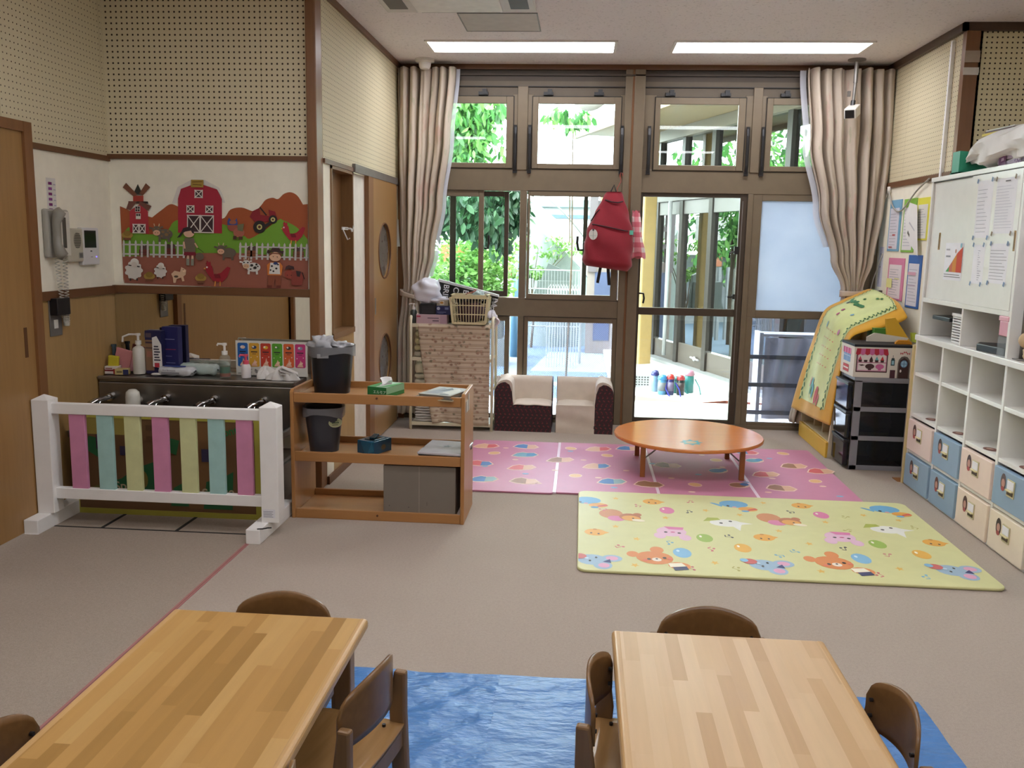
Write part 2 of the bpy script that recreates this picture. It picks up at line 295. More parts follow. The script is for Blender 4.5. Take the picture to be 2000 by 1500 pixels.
# left alcove wall
w=st(MB().box(XL-.08,XL,4.33,5.21,1.94,CZ).box(XL-.08,XL,-1,4.33,2.04,CZ),'wall_left','peg_y','perforated cream board above the rail on the left wall','wall')
st(MB().box(XL-.08,XL,4.33,5.21,1.195,1.94),'wall_left_middle','cream','cream papered band of the left wall behind the phone','wall')
st(MB().box(XL-.08,XL,4.33,5.21,0,1.195),'wall_left_lower','veneer','wood veneer lower panel of the left wall','wall')
st(MB().box(XL-.08,XL,YR,1.9,0,CZ),'wall_left_rear','cream','plain cream stretch of the left wall','wall')
st(MB().box(XL-.001,XL+.012,4.37,5.15,1.915,1.945).box(XL-.001,XL+.014,4.37,5.15,1.15,1.197),'trim_3','trimy','brown wooden rails along the left wall','trim')
# left sliding door (two leaves)
f=st(MB().box(XL-.04,XL+.03,4.31,4.375,0,2.035).box(XL-.04,XL+.028,1.9,4.31,1.985,2.035).box(XL-.04,XL+.03,1.85,1.9,0,2.035),'door_1','trim','dark brown frame of the left sliding door','door')
def leaf(y0,y1,x):
    m=MB().box(x-.015,x+.015,y0,y1,.005,1.985); o=m.build('door_leaf','doorwood',parent=f); 
    h=MB('5d3a1e').box(x+.012,x+.017,y1-.085,y1-.06,.88,1.03); h.build('recessed_pull','paint',parent=o); return o
leaf(3.1,4.31,XL); leaf(1.9,3.12,XL-.035)
# alcove back wall
YA=5.15
st(MB().box(XL-.08,-1.57,YA,YA+.08,1.953,CZ),'wall_alcove','peg_x','perforated board above the farm picture','wall')
st(MB().box(XL-.08,-1.57,YA,YA+.08,1.195,1.953),'wall_alcove_middle','cream','cream band of the alcove wall behind the farm picture','wall')
st(MB().box(XL-.08,-1.57,YA,YA+.08,0,1.195),'wall_alcove_lower','cream','lower alcove wall behind the mirror','wall')
st(MB().box(XL,-1.575,YA-.014,YA,1.93,1.957).box(XL,-1.575,YA-.03,YA,1.155,1.2).box(XL,-1.575,YA-.014,YA,2.85,CZ),'trim_4','trimx','brown wooden rails of the alcove wall','trim')
m=thing('wall_mirror','wide frameless mirror above the sink, under the farm picture','mirror',(-2.19,YA-.001,.7))
MB().box(-.578,.608,-.009,-.002,.0,.452).build('mirror_glass','mirror',parent=m); MB('9aa09c').box(-.579,.610,-.002,0,-.002,.455).build('backing','paint',parent=m)
# post and middle-left wall
st(MB().box(-1.578,XM,5.115,5.235,0,CZ),'pillar','trim','square brown wooden post at the end of the alcove','pillar',bevel=.006)
st(MB().box(-1.62,XM,5.235,7.5,1.955,CZ),'wall_left_far','peg_y','perforated cream board above the sliding doors','wall')
st(MB().box(-1.62,XM,5.235,5.385,0,1.955).box(-1.62,XM,7.275,7.5,0,1.955).box(-1.62,-1.6,5.38,5.92,0,1.955),'wall_left_far_lower','cream','cream strips of wall beside the sliding doors','wall')
st(MB().box(XM,XM+.012,5.235,5.92,1.93,1.957).box(XM,XM+.012,7.27,7.42,1.93,1.957),'trim_5','trimy','thin brown rail over the wall niche','trim')
# niche
n=thing('wall_niche','open brown wooden niche set into the left wall','niche',(XM,5.64,.9),kind='structure')
MB().box(-.075,-.07,-.25,.26,.0,1.03).box(-.07,.008,-.26,-.235,-.02,1.03).box(-.07,.008,.24,.262,-.02,1.03).box(-.07,.008,-.26,.262,1.01,1.035).box(-.07,.012,-.26,.262,-.02,.015).build('niche_box','niche',parent=n)
MB().box(-.078,.002,-.255,.262,-.885,-.02).build('panel','veneer',parent=n)
MB('d8d6d2').tube([(.01,.02,.66),(.05,.02,.66),(.06,.02,.64)],.006).obox((.012,.02,.66),(.006,.14,.018)).tube([(.012,.09,.66),(.045,.09,.655),(.05,.09,.68)],.005).tube([(.012,-.04,.66),(.045,-.04,.59),(.06,-.04,.6)],.004).build('towel_hook','gloss',parent=n)
# sliding doors
d=st(MB('7a746c').box(XM-.01,XM+.022,5.905,7.275,1.93,1.982).box(XM-.01,XM+.012,7.235,7.275,0,1.93),'door_2','greym','grey metal head rail and jamb of the far left doors','door')
MB('e9e2d6').box(XM-.035,XM-.012,5.905,6.42,.01,1.93).build('white_leaf','paint',parent=d)
lf=MB(); y0,y1=6.30,7.235
# door leaf with two round holes : build as vertical strips around circles
def holes(mb,x,y0,y1,z0,z1,cs,t):
    import bmesh
    bm=bmesh.new(); 
    zs=[z0]+[ (cs[i][1]+cs[i+1][1])/2 for i in range(len(cs)-1)]+[z1]
    for (cy,cz,r),za,zb in zip(cs,zs[:-1],zs[1:]):
        n=48; inner=[(cy+r*math.cos(2*PI*k/n),cz+r*math.sin(2*PI*k/n)) for k in range(n)]
        outer=[]
        for k in range(n):
            a=2*PI*k/n; dx,dz=math.cos(a),math.sin(a); ts=[]
            if dx>1e-6: ts.append((y1-cy)/dx)
            if dx<-1e-6: ts.append((y0-cy)/dx)
            if dz>1e-6: ts.append((zb-cz)/dz)
            if dz<-1e-6: ts.append((za-cz)/dz)
            tt=min(ts); outer.append((cy+dx*tt,cz+dz*tt))
        for k in range(n):
            j=(k+1)%n
            for xx in(x+t,x): mb.poly([(xx,)+inner[k],(xx,)+outer[k],(xx,)+outer[j],(xx,)+inner[j]])
            mb.poly([(x,)+inner[k],(x+t,)+inner[k],(x+t,)+inner[j],(x,)+inner[j]])
        for (a_,b_) in((y0,za),(y1,za),(y1,zb),(y0,zb)):
            pass
        # corner fillers
        for (a_,b_) in((y0,za),(y1,za),(y1,zb),(y0,zb)):
            best=sorted(range(n),key=lambda k:(outer[k][0]-a_)**2+(outer[k][1]-b_)**2)[:2]
            e=[outer[k] for k in best]
            for xx in(x+t,x): mb.poly([(xx,a_,b_),(xx,)+e[0],(xx,)+e[1]])
lf=MB(); holes(lf,XM-.012,6.42,7.235,.01,1.93,[(6.79,.57,.205),(6.79,1.41,.205)],.03); lf.box(XM-.012,XM+.018,6.42,6.421,.01,1.93)
o=lf.build('wooden_leaf','doorwood',parent=d)
MB().box(XM-.014,XM+.02,6.28,6.42,.01,1.93).build('leaf_stile','trim',parent=d)
mm=MB('6b4526')
for cz in(.57,1.41): mm.tube([(XM+.018,6.79+.207*math.cos(a*PI/20),cz+.207*math.sin(a*PI/20)) for a in range(40)],.007,n=6,closed=True)
mm.build('round_trim','paint',parent=d)
MB('6a6660').box(XM-.004,XM-.001,6.55,7.03,.32,1.66).build('dark_glass','gloss',parent=d)
MB('a09a92').box(XM+.018,XM+.022,6.45,6.475,.95,1.07).build('pull','gloss',parent=d)
b=thing('paper_pocket','small crumpled white paper pocket taped beside the far sliding door','paper',(XM+.001,7.33,1.55)); MB('e8e6e2').grid(lambda u,v:(.02*math.sin(PI*u)*(1-v)+.004,-.05+.1*u,-.11+.22*v),6,6).build('pocket','paperm',parent=b,solid=.001)
st(MB().box(XM-.001,XM+.02,5.235,7.42,2.855,CZ),'trim_6','trimy','brown ceiling trim along the left wall','trim')
# floor edge of sliding doors
st(MB().box(XM-.001,XM+.014,5.235,5.92,0,.05).box(XM,XM+.006,5.92,7.42,0,.012),'baseboard_left','trimy','low brown base of the far left wall','baseboard')
st(MB().box(XM-.0,XM+.05,YB-.05,YB+.0,0,CZ-.03),'trim_7','trim','brown corner post left of the windows','trim')
# ceiling trim at windows, right wall
st(MB().box(XM,XR,YB-.03,YB+.02,2.85,CZ),'trim_8','trimx','brown ceiling trim above the windows','trim')
st(MB().box(XR,XR+.1,6.03,7.5,1.99,CZ),'wall_right','peg_y','perforated cream board high on the right wall','wall')
st(MB().box(XR,XR+.1,6.03,7.5,0,1.99),'wall_right_lower','cream','cream lower part of the right wall behind the notices','wall')
st(MB().box(XR-.013,XR,6.05,7.42,1.955,1.995),'trim_9','trimy','brown rail on the right wall above the notices','trim')
st(MB().box(XR-.03,XR,6.0,7.42,2.84,CZ).box(XR-.03,XRR,6.0,6.03,2.84,CZ),'trim_10','trimdark','dark brown ceiling trim of the right wall','trim')
st(MB().box(XR-.008,XR+.075,6.005,6.06,0,2.84),'trim_11','trim','brown corner post on the right wall','trim')
st(MB().box(XR+.07,XRR,6.03,6.1,0,CZ),'wall_right_return','peg_r','perforated board wall facing the room at far right','wall')
st(MB().box(XRR,XRR+.1,YR,6.1,0,CZ),'wall_right_rear','cream','plain cream wall far right of the room','wall')
st(MB().box(XL-.1,XRR,YR-.1,YR,0,CZ),'wall_rear','cream','plain cream wall at the room\'s rear','wall')
st(MB().box(XR-.022,XR,6.19,6.215,1.94,2.82),'trim_12','paint','white cable duct running up the right wall','duct')
t=thing('tape_strip','clear tape wrapped twice round the right corner post','tape',(XR,6.0,2.6)); MB('b3a08c').box(-.012,.08,-.003,.0,.05,.12).box(-.014,.08,-.003,.0,-.025,.02,'d8cfc4').build('tape','gloss',parent=t)
# ---------- windows ----------
Y0,Y1=YB-.035,YB+.05
wf=MB()
hd=MB().box(XM,XR,Y0,Y1,2.76,2.80).box(XM,XR,Y0-.02,Y1,2.80,2.812).box(XM,XR,YB,Y1,2.80,2.86); h2=MB().box(XM,XR,Y0,Y1,2.72,2.76); h2.box(XM,XR,Y0+.012,Y1,2.645,2.72)
wf.box(XM,.36,Y0,Y1,1.905,2.085).box(.445,XR,Y0,Y1,1.905,2.085)
wf.box(-.551,-.469,Y0-.01,Y1,2.07,2.72).box(1.299,1.37,Y0-.01,Y1,2.07,2.72)
wf.box(-.518,-.464,Y0+.002,Y1,.0,.885).box(-.518,-.464,Y0+.002,Y1,1.04,1.905).box(1.302,1.345,Y0,Y1,0.03,1.905).box(XR-.04,XR,Y0+.003,Y1,0,2.7).box(XM,XM+.05,Y0+.003,Y1,0,2.7)
wf.box(XM,.36,Y0,Y1,.885,1.04).box(XM,.36,Y0,Y1,0,.045).box(.445,XR,Y0,Y1,-.0,.03)
wf.box(-.59,-.55,Y0+.004,Y1,2.07,2.66).box(-.47,-.425,Y0+.004,Y1,2.07,2.66).box(.268,.305,Y0+.004,Y1,2.07,2.66).box(.45,.545,Y0+.004,Y1,2.07,2.66).box(1.24,1.30,Y0+.004,Y1,2.07,2.66).box(1.365,1.41,Y0+.004,Y1,2.07,2.66)
gv=MB('1c1814')
for a,b,c,d_ in((XM+.04,-.582,2.080,2.642),(-.432,.274,2.080,2.642),(.538,1.245,2.080,2.642),(1.404,XR-.03,2.080,2.642),(-.457,.292,1.033,1.905),(XM+.04,-.588,.038,.887),(-.466,.302,.038,.887)):
    for q in((a-.004,a,c,d_),(b,b+.004,c,d_),(a-.004,b+.004,c-.004,c),(a-.004,b+.004,d_,d_+.004)): gv.box(q[0],q[1],Y0-.0035,Y0+.01,q[2],q[3])
gv.box(XM,XR,Y0-.003,Y0+.01,2.715,2.722).box(XM,XR,Y0-.003,Y0+.01,2.796,2.80)
fr=st(wf,'window_1','bronze','bronze aluminium framework of the big window wall','window',bevel=.003)
st(MB().box(.30,.355,Y0-.012,Y1,0,2.85).box(.372,.455,Y0-.02,Y1,0,2.85),'trim_13','bronze','central bronze post of the window wall','window post',bevel=.004)
st(MB().box(.355,.372,Y0-.005,Y1,0,2.85),'trim_14','trim','thin brown strip set into the central window post','trim')
def sash(name,x0,x1,z0,z1,gx0,gx1,gz0,gz1,y=YB,mat='bronze',gm='glass',label='',d=.03):
    m=MB().box(x0,gx0,y-d/2,y+d/2,z0,z1).box(gx1,x1,y-d/2,y+d/2,z0,z1).box(gx0,gx1,y-d/2,y+d/2,z0,gz0).box(gx0,gx1,y-d/2,y+d/2,gz1,z1)
    o=st(m,name,mat,label,'window',bevel=.003); MB().box(gx0-.005,gx1+.005,y-.003,y+.003,gz0-.005,gz1+.005).build('pane',gm,parent=o); return o
def openers(o,xs,hs,y=YB-.03):
    for x in xs:
        MB().box(x-.045,x+.03,y-.028,y+.012,2.650,2.675).box(x-.014,x+.02,y-.034,y+.012,2.655,2.695).build('latch','blackp',parent=o)
    for x in hs:
        MB().tube([(x,y-.02,2.40),(x,y-.03,2.35),(x,y-.032,2.12),(x,y-.02,2.06)],.014).box(x-.012,x+.012,y-.03,y,2.38,2.42).box(x-.016,x+.016,y-.03,y,2.045,2.075).build('stay_arm','blackp',parent=o)
wn=2
for args,xs,hs in ((((XM+.05,-.584,2.082,2.64,XM+.09,-.640,2.122,2.586),'upper left bronze window beside the curtain'),[-.82],[-.565]),
    (((-.43,.272,2.082,2.64,-.383,.221,2.122,2.586),'upper window left of the central post'),[-.30,.10],[-.45,.285]),
    (((.54,1.243,2.082,2.64,.58,1.188,2.122,2.588),'upper window right of the central post'),[.66,1.09],[.50,1.27]),
    (((1.406,XR-.04,2.082,2.64,1.453,XR-.09,2.122,2.590),'upper right bronze window beside the curtain'),[1.55],[1.388])):
    o=sash('window_%d'%wn,*args[0],y=YB-.032,label=args[1]); openers(o,xs,hs); wn+=1
gv.build('frame_groove','paint',parent=fr); hd.build('header_track','bronzed',parent=fr); h2.build('header_beam','bronzem',parent=fr)
# middle left : two sliding sashes seen behind each other
o=sash('window_6',XM+.05,-.814,1.04,1.905,XM+.08,-.856,1.09,1.855,y=YB-.005,label='inner sliding sash of the middle left window')
MB().tube([(-.80,YB-.03,1.44),(-.775,YB-.045,1.44),(-.765,YB-.045,1.49),(-.77,YB-.045,1.545)],.010).build('hook_handle','blackp',parent=o)
o=sash('window_7',-1.1,-.612,1.045,1.90,-1.05,-.648,1.09,1.86,y=YB+.03,mat='bronzed',label='outer dark sash of the middle left window',d=.02)
o=sash('window_8',-.455,.29,1.035,1.91,-.435,.235,1.075,1.865,y=YB-.02,label='middle window left of the central post')
MB().box(.0,.035,YB+.0,YB+.015,1.07,1.87).build('outer_stile','bronzed',parent=o)
MB().tube([(.0,YB-.01,1.44),(-.035,YB-.035,1.44),(-.045,YB-.035,1.50),(-.042,YB-.035,1.55)],.010).build('hook_handle','blackp',parent=o)
o=sash('window_9',XM+.05,-.59,.04,.885,XM+.09,-.626,.06,.845,y=YB-.01,gm='wired',label='low wired-glass window behind the cloth rack')
o=sash('window_10',-.464,.30,.04,.885,-.433,.265,.065,.845,y=YB-.01,gm='wired',label='low wired-glass window behind the two little sofas')
# glass door and frosted panel
dm=MB().box(.449,.475,YB-.02,YB+.02,.02,1.905).box(1.245,1.30,YB-.02,YB+.02,.02,1.905).box(.475,1.245,YB-.02,YB+.02,.02,.065).box(.475,1.245,YB-.02,YB+.02,1.875,1.905).box(.475,1.245,YB-.02,YB+.02,.925,.985)
o=st(dm,'door_3','bronzed','glazed garden door right of the central post','door',bevel=.003)
MB().box(.47,1.25,YB-.002,YB+.002,.06,1.88).build('pane','glass',parent=o)
MB().tube([(.475,YB-.03,1.10),(.505,YB-.05,1.10),(.512,YB-.05,1.06),(.505,YB-.05,1.02)],.008).build('lever','blackp',parent=o)
MB().box(1.215,1.25,YB-.05,YB-.02,1.43,1.49).tube([(1.22,YB-.04,1.45),(1.18,YB-.05,1.44),(1.178,YB-.05,1.40)],.007).box(1.22,1.24,YB-.045,YB-.02,1.07,1.11).tube([(1.23,YB-.04,1.09),(1.18,YB-.05,1.085)],.007).build('lock','blackp',parent=o)
MB('c8c8c4').box(1.262,1.268,YB-.024,YB-.019,.3,1.85).build('edge_seal','greym',parent=o)
o=sash('window_11',1.345,XR-.04,.925,1.908,1.415,XR-.09,.985,1.855,y=YB-.015,gm='frost',label='frosted glass panel right of the garden door')
o=sash('window_12',1.345,XR-.04,.02,.925,1.395,XR-.09,.06,.92,y=YB-.015,gm='wired2',label='clear low glass panel under the frosted one')
# ---------- lights ----------
def lamp(x,y,label,vis=1):
    t=thing('ceiling_light',label,'light',(x,y,CZ),group='strip lights in the ceiling')
    MB('f4f2ee').box(-.68,.68,-.19,-.17,-.012,0).box(-.68,.68,.17,.19,-.012,0).box(-.68,-.66,-.17,.17,-.012,0).box(.66,.68,-.17,.17,-.012,0).build('light_frame','white',parent=t)
    MB().box(-.66,.66,-.17,.17,-.008,-.002).build('diffuser','lamp',parent=t)
lamp(-.48,6.72,'strip light in the ceiling above the left windows'); lamp(1.27,6.72,'strip light in the ceiling above the garden door')
for y in(3.6,.7):
    for x in(-.48,1.27): lamp(x,y,'strip light in the ceiling above the dining tables')
lamp(3.5,3.0,'strip light in the ceiling above the dining tables')  # extra fill lamp out of view, lifts the right return wall
for y in(2.3,): lamp(-2.02,y,'strip light in the ceiling above the dining tables')  # extra fill lamp out of view, added for the left wall and alcove
# hatch, air conditioner, detector, camera
t=thing('ceiling_hatch','square access hatch in the ceiling left of centre','hatch',(-.57,6.02,CZ)); MB('8d8782').box(-.25,.25,-.24,-.232,-.005,0).box(-.25,.25,.232,.24,-.005,0).box(-.25,-.242,-.232,.232,-.005,0).box(.242,.25,-.232,.232,-.005,0).build('hatch_rim','greym',parent=t); MB('c6bdb6').box(-.242,.242,-.232,.232,-.003,0).build('hatch_panel','paint',parent=t)
t=thing('air_conditioner','ceiling cassette air conditioner at the top edge','air conditioner',(-.78,5.24,CZ)); MB('d8d4d0').box(-.46,.46,-.46,.46,-.02,0).build('surround','paint',parent=t,bevel=.01); MB('eeece8').box(-.26,.26,-.40,.40,-.034,-.02).build('grille_panel','paint',parent=t,bevel=.008)
MB('5c5652').box(-.42,-.31,-.36,.36,-.024,-.019).box(.31,.42,-.36,.36,-.024,-.019).box(-.24,.24,.405,.44,-.024,-.019).build('air_slot','paint',parent=t)
t=thing('smoke_detector','round white detector on the ceiling by the left curtain','detector',(-1.27,7.2,CZ)); MB('e2ded8').lathe([(.075,0),(.075,-.02),(.05,-.03),(.045,-.06),(.035,-.075),(0,-.078)],20).build('housing','paint',parent=t,smooth=2)
t=thing('security_camera','small white box camera hanging on a pole from the ceiling','camera',(2.0,7.15,CZ)); MB().lathe([(.065,0),(.065,-.01),(.015,-.018)],20).build('ceiling_plate','greym',parent=t); MB().tube([(0,0,-.01),(0,0,-.17)],.016).tube([(0,0,-.17),(-.005,-.0,-.31)],.012).obox((-.04,0,-.25),(.02,.02,.04)).build('pole','greym',parent=t); MB().tube([(-.005,0,-.30),(-.01,-.01,-.34)],.018).build('swivel','blackp',parent=t)
MB('e8e4dc').obox((-.02,-.05,-.385),(.085,.15,.075),(.35,0,-.5)).build('camera_body','paint',parent=t,bevel=.006); MB('1a1a1a').obox((-.055,-.112,-.412),(.065,.012,.058),(.35,0,-.5)).build('lens_front','gloss',parent=t)
# curtains
def curtain(name,label,zt,prof,nf,seed,tie,y,sheer):
    t=thing(name,label,'curtain',(0,0,0)); rd=random.Random(seed); ph=[rd.uniform(0,6) for _ in range(4)]
    def lr(z):
        for (za,a,b),(zb,c,d) in zip(prof,prof[1:]):
            if za>=z>=zb:
                k=(za-z)/(za-zb); k=k*k*(3-2*k); return a+(c-a)*k,b+(d-b)*k
        return prof[-1][1:]
    def f(u,v):
        z=prof[0][0]+(prof[-1][0]-prof[0][0])*v; a,b=lr(z); amp=.012+.040*min(1,(b-a)/.45)
        uu=u+.022*math.sin(7*u+ph[0])+.012*math.sin(17*u+ph[3])+.006*math.sin(4*z+9*u); ph_=2*PI*nf*uu+.5*math.sin(2*z+ph[1]); s=math.sin(ph_); amp*=1+.45*math.sin(11*u+ph[2])
        return (a+(b-a)*u+.008*math.cos(ph_),y+amp*math.copysign(abs(s)**.65,s)+.009*math.sin(2*PI*nf*2.7*u+ph[3]+z)+.02*math.sin(2.3*z+6*u+ph[2])*min(1,(prof[0][0]-z)),z+.004*math.sin(20*u))
    MB().grid(f,nf*14,70).build('curtain_cloth','curtain',parent=t,smooth=1,solid=.003)
    tx0,tx1,tz,sl=tie
    cx_,hw=(tx0+tx1)/2,(tx1-tx0)/2+.012
    MB('cdbba4').grid(lambda u,v:(cx_+hw*math.cos(2*PI*u),y-.01+.066*math.sin(2*PI*u),tz+sl*(.5+.5*math.cos(2*PI*u))+(.022+.006*math.sin(5*u))*(v*2-1)+.012*(1-math.sin(2*PI*u))*0),32,4).build('tieback','curtain',parent=t,smooth=1,solid=.004)
    if sheer:
        s0=sheer
        def g(u,v):
            z=prof[0][0]+(s0[2]-prof[0][0])*v; a,b=lr(z); e=b if s0[0]>0 else a; return (e+s0[0]*(.035-.05*u),y+.05+.008*math.sin(20*u),z)
        MB('dcdfe8').grid(g,6,40).build('sheer_edge','sheer',parent=t,smooth=1)
curtain('window_curtain','cream flowered curtain tied back at the left window edge',2.84,[(2.84,-1.505,-1.046),(2.3,-1.50,-1.09),(1.8,-1.49,-1.15),(1.4,-1.48,-1.21),(1.12,-1.46,-1.27),(1.02,-1.475,-1.30),(.7,-1.51,-1.30),(.06,-1.515,-1.31)],6,1,(-1.47,-1.31,1.07,-.05),YB-.13,(1,0,1.2))
curtain('window_curtain','cream flowered curtain tied back at the right window edge',2.84,[(2.84,1.665,2.315),(2.3,1.72,2.33),(1.8,1.83,2.31),(1.4,1.95,2.27),(1.18,2.05,2.21),(1.10,2.06,2.20),(.95,2.0,2.18),(.5,1.82,2.10),(.09,1.715,2.03)],7,2,(2.05,2.21,1.14,.01),YB-.14,(-1,0,1.5))
# ================= left alcove =================
# sink
s=thing('sink_unit','long stainless steel wash trough with four taps in the alcove','sink',(-2.185,4.83,0))
MB().box(-.58,.58,.075,.30,.655,.685).box(-.58,.58,.07,.10,.40,.655).box(-.58,.58,.06,.09,.668,.690).build('splash_ledge','steel',parent=s,bevel=.006)
MB().box(-.58,.58,-.27,-.25,.40,.44).box(-.58,-.56,-.25,.08,.40,.44).box(.56,.58,-.25,.08,.40,.44).box(-.56,.56,-.25,.08,.25,.27).box(-.57,.57,-.262,-.25,.25,.41).build('basin','steel',parent=s,bevel=.006)
MB('7c7770').box(-.575,.575,-.255,.28,.06,.25).box(-.55,.55,-.2,.28,0,.06,'3a3632').build('sink_cabinet','steel',parent=s,bevel=.004)
for i,x in enumerate((-.50,-.17,.11,.40)):
    m=MB().lathe([(.026,0),(.026,.012),(.014,.016)],14); m=MB()
    m.tube([(x,.07,.575),(x,.035,.572)],.024,n=14).tube([(x,.04,.572),(x-.035,-.05,.565)],.014,n=10).tube([(x-.035,-.045,.565),(x-.045,-.09,.553)],.018,n=12).tube([(x-.02,-.02,.56),(x-.024,-.05,.53),(x-.025,-.055,.505)],.008)
    m.build('tap','chrome',parent=s,smooth=2)
MB('dcd9cc').lathe([(.001,.633),(.02,.63),(.036,.615),(.04,.59),(.041,.46),(.036,.45),(0,.45)],20,-.335,-.01).tube([(-.335,.07,.56),(-.335,.0,.56)],.02).build('liquid_soap_holder','gloss',parent=s,smooth=1)
# things on the ledge (z .685)
LZ=.6905
def bx(name,label,cat,x,y,z,sx,sy,sz,c,rz=0,deco=None,mat='print',group=None,bev=.002,side=None):
    t=thing(name,label,cat,(x,y,z),rz,group); m=MB(c).box(-sx/2,sx/2,-sy/2,sy/2,0,sz); m.build('carton',mat,parent=t,bevel=bev)
    d=MB(c)
    if deco: draw(d,deco,F((-sx/2,-sy/2,0),(1,0,0),(0,0,1),(0,-1,0)))
    if side: draw(d,side,F((sx/2,-sy/2,0),(0,1,0),(0,0,1),(1,0,0)))
    if d.v: d.build('print',mat,parent=t)
    return t
LAB='d8c8a0'
t=bx('sponge_box','small red and white carton holding the yellow sponge','box',-2.725,5.0,LZ,.075,.06,.045,'d9cfc4',.1,[('r',0,.016,.05,.026,'7a1c22'),('r',.05,0,.075,.03,'a02528'),('r',.005,.03,.045,.036,'8a3030')])
one(MB('c9b82c').obox((0,0,.06),(.062,.022,.09),(.12,.12,0)),'sponge','matte','yellow sponge standing in a carton at the left end of the sink','sponge',loc=(-2.72,5.0,LZ+.0),rz=.1,bevel=.006)
one(MB('d18a8c').obox((0,0,.075),(.10,.012,.12),(0,.25,0)),'cleaning_pad','matte','pink cleaning pad behind the yellow sponge','pad',loc=(-2.685,5.045,LZ+.005),bevel=.003)
one(MB('cf9298').obox((0,0,.06),(.045,.03,.11),(0,.18,0)),'cleaning_pad','matte','smaller pink pad between the yellow sponge and the pump bottle','pad',loc=(-2.645,5.06,LZ+.005),bevel=.003)
one(MB('40505a').tube([(0,0,0),(-.005,0,.15)],.012).tube([(-.005,0,.15),(-.005,0,.165)],.016),'brush','gloss','dark handled brush sticking up behind the sponges','brush',loc=(-2.742,5.06,LZ))
bx('small_carton','low yellow and navy carton left of the pump bottle','box',-2.655,4.975,LZ,.075,.05,.035,'b8a46a',.25,[('r',.045,0,.075,.03,'262850'),('r',.01,.012,.04,.022,'6a5a3a')])
def pump(name,label,x,y,prof,body,pc,liquid=None,nozzle=.04,ntop=.1,mat='plastic',nl=None,sx=1):
    t=thing(name,label,'bottle',(x,y,LZ)); zt=prof[-1][1]
    MB(body).lathe([(0,.0)]+prof,20,sx=sx,sy=.8 if sx>1 else 1).build('bottle_body',mat,parent=t,smooth=2)
    if liquid:
        for a,b_,c_,nm in liquid: MB(c_).lathe([(0,a),(prof[0][0]*.93,a),(prof[0][0]*.93,b_),(0,b_)],20).build(nm,'gloss',parent=t,smooth=2)
    m=MB(pc).lathe([(.017,zt-.002),(.017,zt+.02),(.007,zt+.022),(.007,zt+ntop*.6),(.014,zt+ntop*.62),(.014,zt+ntop*.78),(0,zt+ntop*.8)],14)
    z2=zt+ntop*.7; m.tube(nl(z2) if nl else [(0,0,z2),(-nozzle,-.01,z2+.002),(-nozzle-.004,-.01,z2-.008)],.006); m.build('pump','plastic',parent=t,smooth=2); return t
pump('pump_bottle','tall white pump bottle with a long bent nozzle on the sink ledge',-2.575,5.02,[(.033,.0),(.035,.005),(.035,.145),(.028,.155),(.012,.165),(.012,.175)],'cfcbbf','e6e2da',ntop=.08,nl=lambda z:[(0,0,z),(-.05,-.01,z),(-.085,-.015,z-.015),(-.088,-.015,z-.045)])
NV='1d1c46'
t=bx('detergent_carton','tall brown and navy carton with a white label','box',-2.485,5.045,LZ,.10,.05,.255,NV,-.05,[('r',0,.02,.052,.2,'8a6a50'),('r',.005,.215,.04,.24,'5a4a52'),('r',.004,.18,.05,.19,'3a2a3a'),('r',.004,.15,.05,.156,'4a3a3a'),('r',.01,.10,.045,.135,'a06a58')])
one(draw(MB(),[('p',[(-.028,.0),(.03,-.01),(.028,.13),(.0,.18),(-.028,.17)],'e8e4e0'),('r',-.018,-.004,.012,.022,'c23a48')]+[('r',-.02+.003*(i%2),.035+i*.016,.02-.005*(i%3),.043+i*.016,'3c3a48') for i in range(6)],F((0,0,0),(1,0,0),(0,0,1),(0,-1,0))),'price_tag','print','white notice slip hanging on the front of the navy carton','label',loc=(-2.46,5.012,LZ+.045),rz=-.05)
t=bx('detergent_carton','taller navy carton standing behind the brown and navy one','box',-2.405,5.095,LZ,.10,.05,.275,'23245a',-.08,[('r',.01,.14,.085,.143,'b03a50'),('r',.02,.2,.08,.204,'8a8cb0'),('r',.02,.06,.08,.063,'8a8cb0'),('r',.015,.1,.06,.103,'7a7ca8')])
# wet wipes packs
def pack(name,label,x,y,z,sx,sy,sz,c,rz,deco,seed,group=None,tx=None):
    t=thing(name,label,'pack',(x,y,z),rz,group); rd=random.Random(seed)
    def f(u,v):
        a=2*PI*v; ca,sa=math.cos(a),math.sin(a); k=min(1,(1-abs(2*u-1))*6)**.5
        r=(.16+.84*k); return ((u-.5)*sx*1.12,(math.copysign(abs(ca)**.55,ca))*sy/2*(.55+.45*k),sz/2*(1+math.copysign(abs(sa)**.5,sa)*r)+.004*math.sin(17*u+5*a+seed))
    MB(c).grid(f,22,20).build('wrapper','gloss',parent=t,smooth=1)
    if deco:
        d=MB(); draw(d,deco,F((-sx/2,-sy/2-.004,0),(1,0,0),(0,0,1),(0,-1,0)));
        if tx: text(d,tx[0],F((-sx/2,-sy/2-.004,0),(1,0,0),(0,0,1),(0,-1,0)),tx[1],tx[2],tx[3],tx[4],k=8)
        d.build('print','print',parent=t)
    return t
pack('wet_wipes_pack','white and navy pack of wet wipes on the sink ledge',-2.335,5.0,LZ,.19,.09,.05,'cfd0d2',-.05,[('r',.02,.012,.13,.024,'8c8c90')],3,tx=('Pure Baumwolle',.03,.03,.012,'4a4a55'))
pack('wet_wipes_pack','pale green pack of wet wipes lying behind the white one',-2.235,5.075,LZ,.22,.07,.06,'b9c9c2',-.1,None,5)
one(draw(MB(),[('r',0,0,.13,.016,'2c3a78')],F((0,0,0),(1,0,0),(0,.9,.43),(0,-.43,.9))),'pack_stripe','print','navy opening flap on the white wet wipes pack','label',loc=(-2.40,4.968,LZ+.0535),rz=-.05)
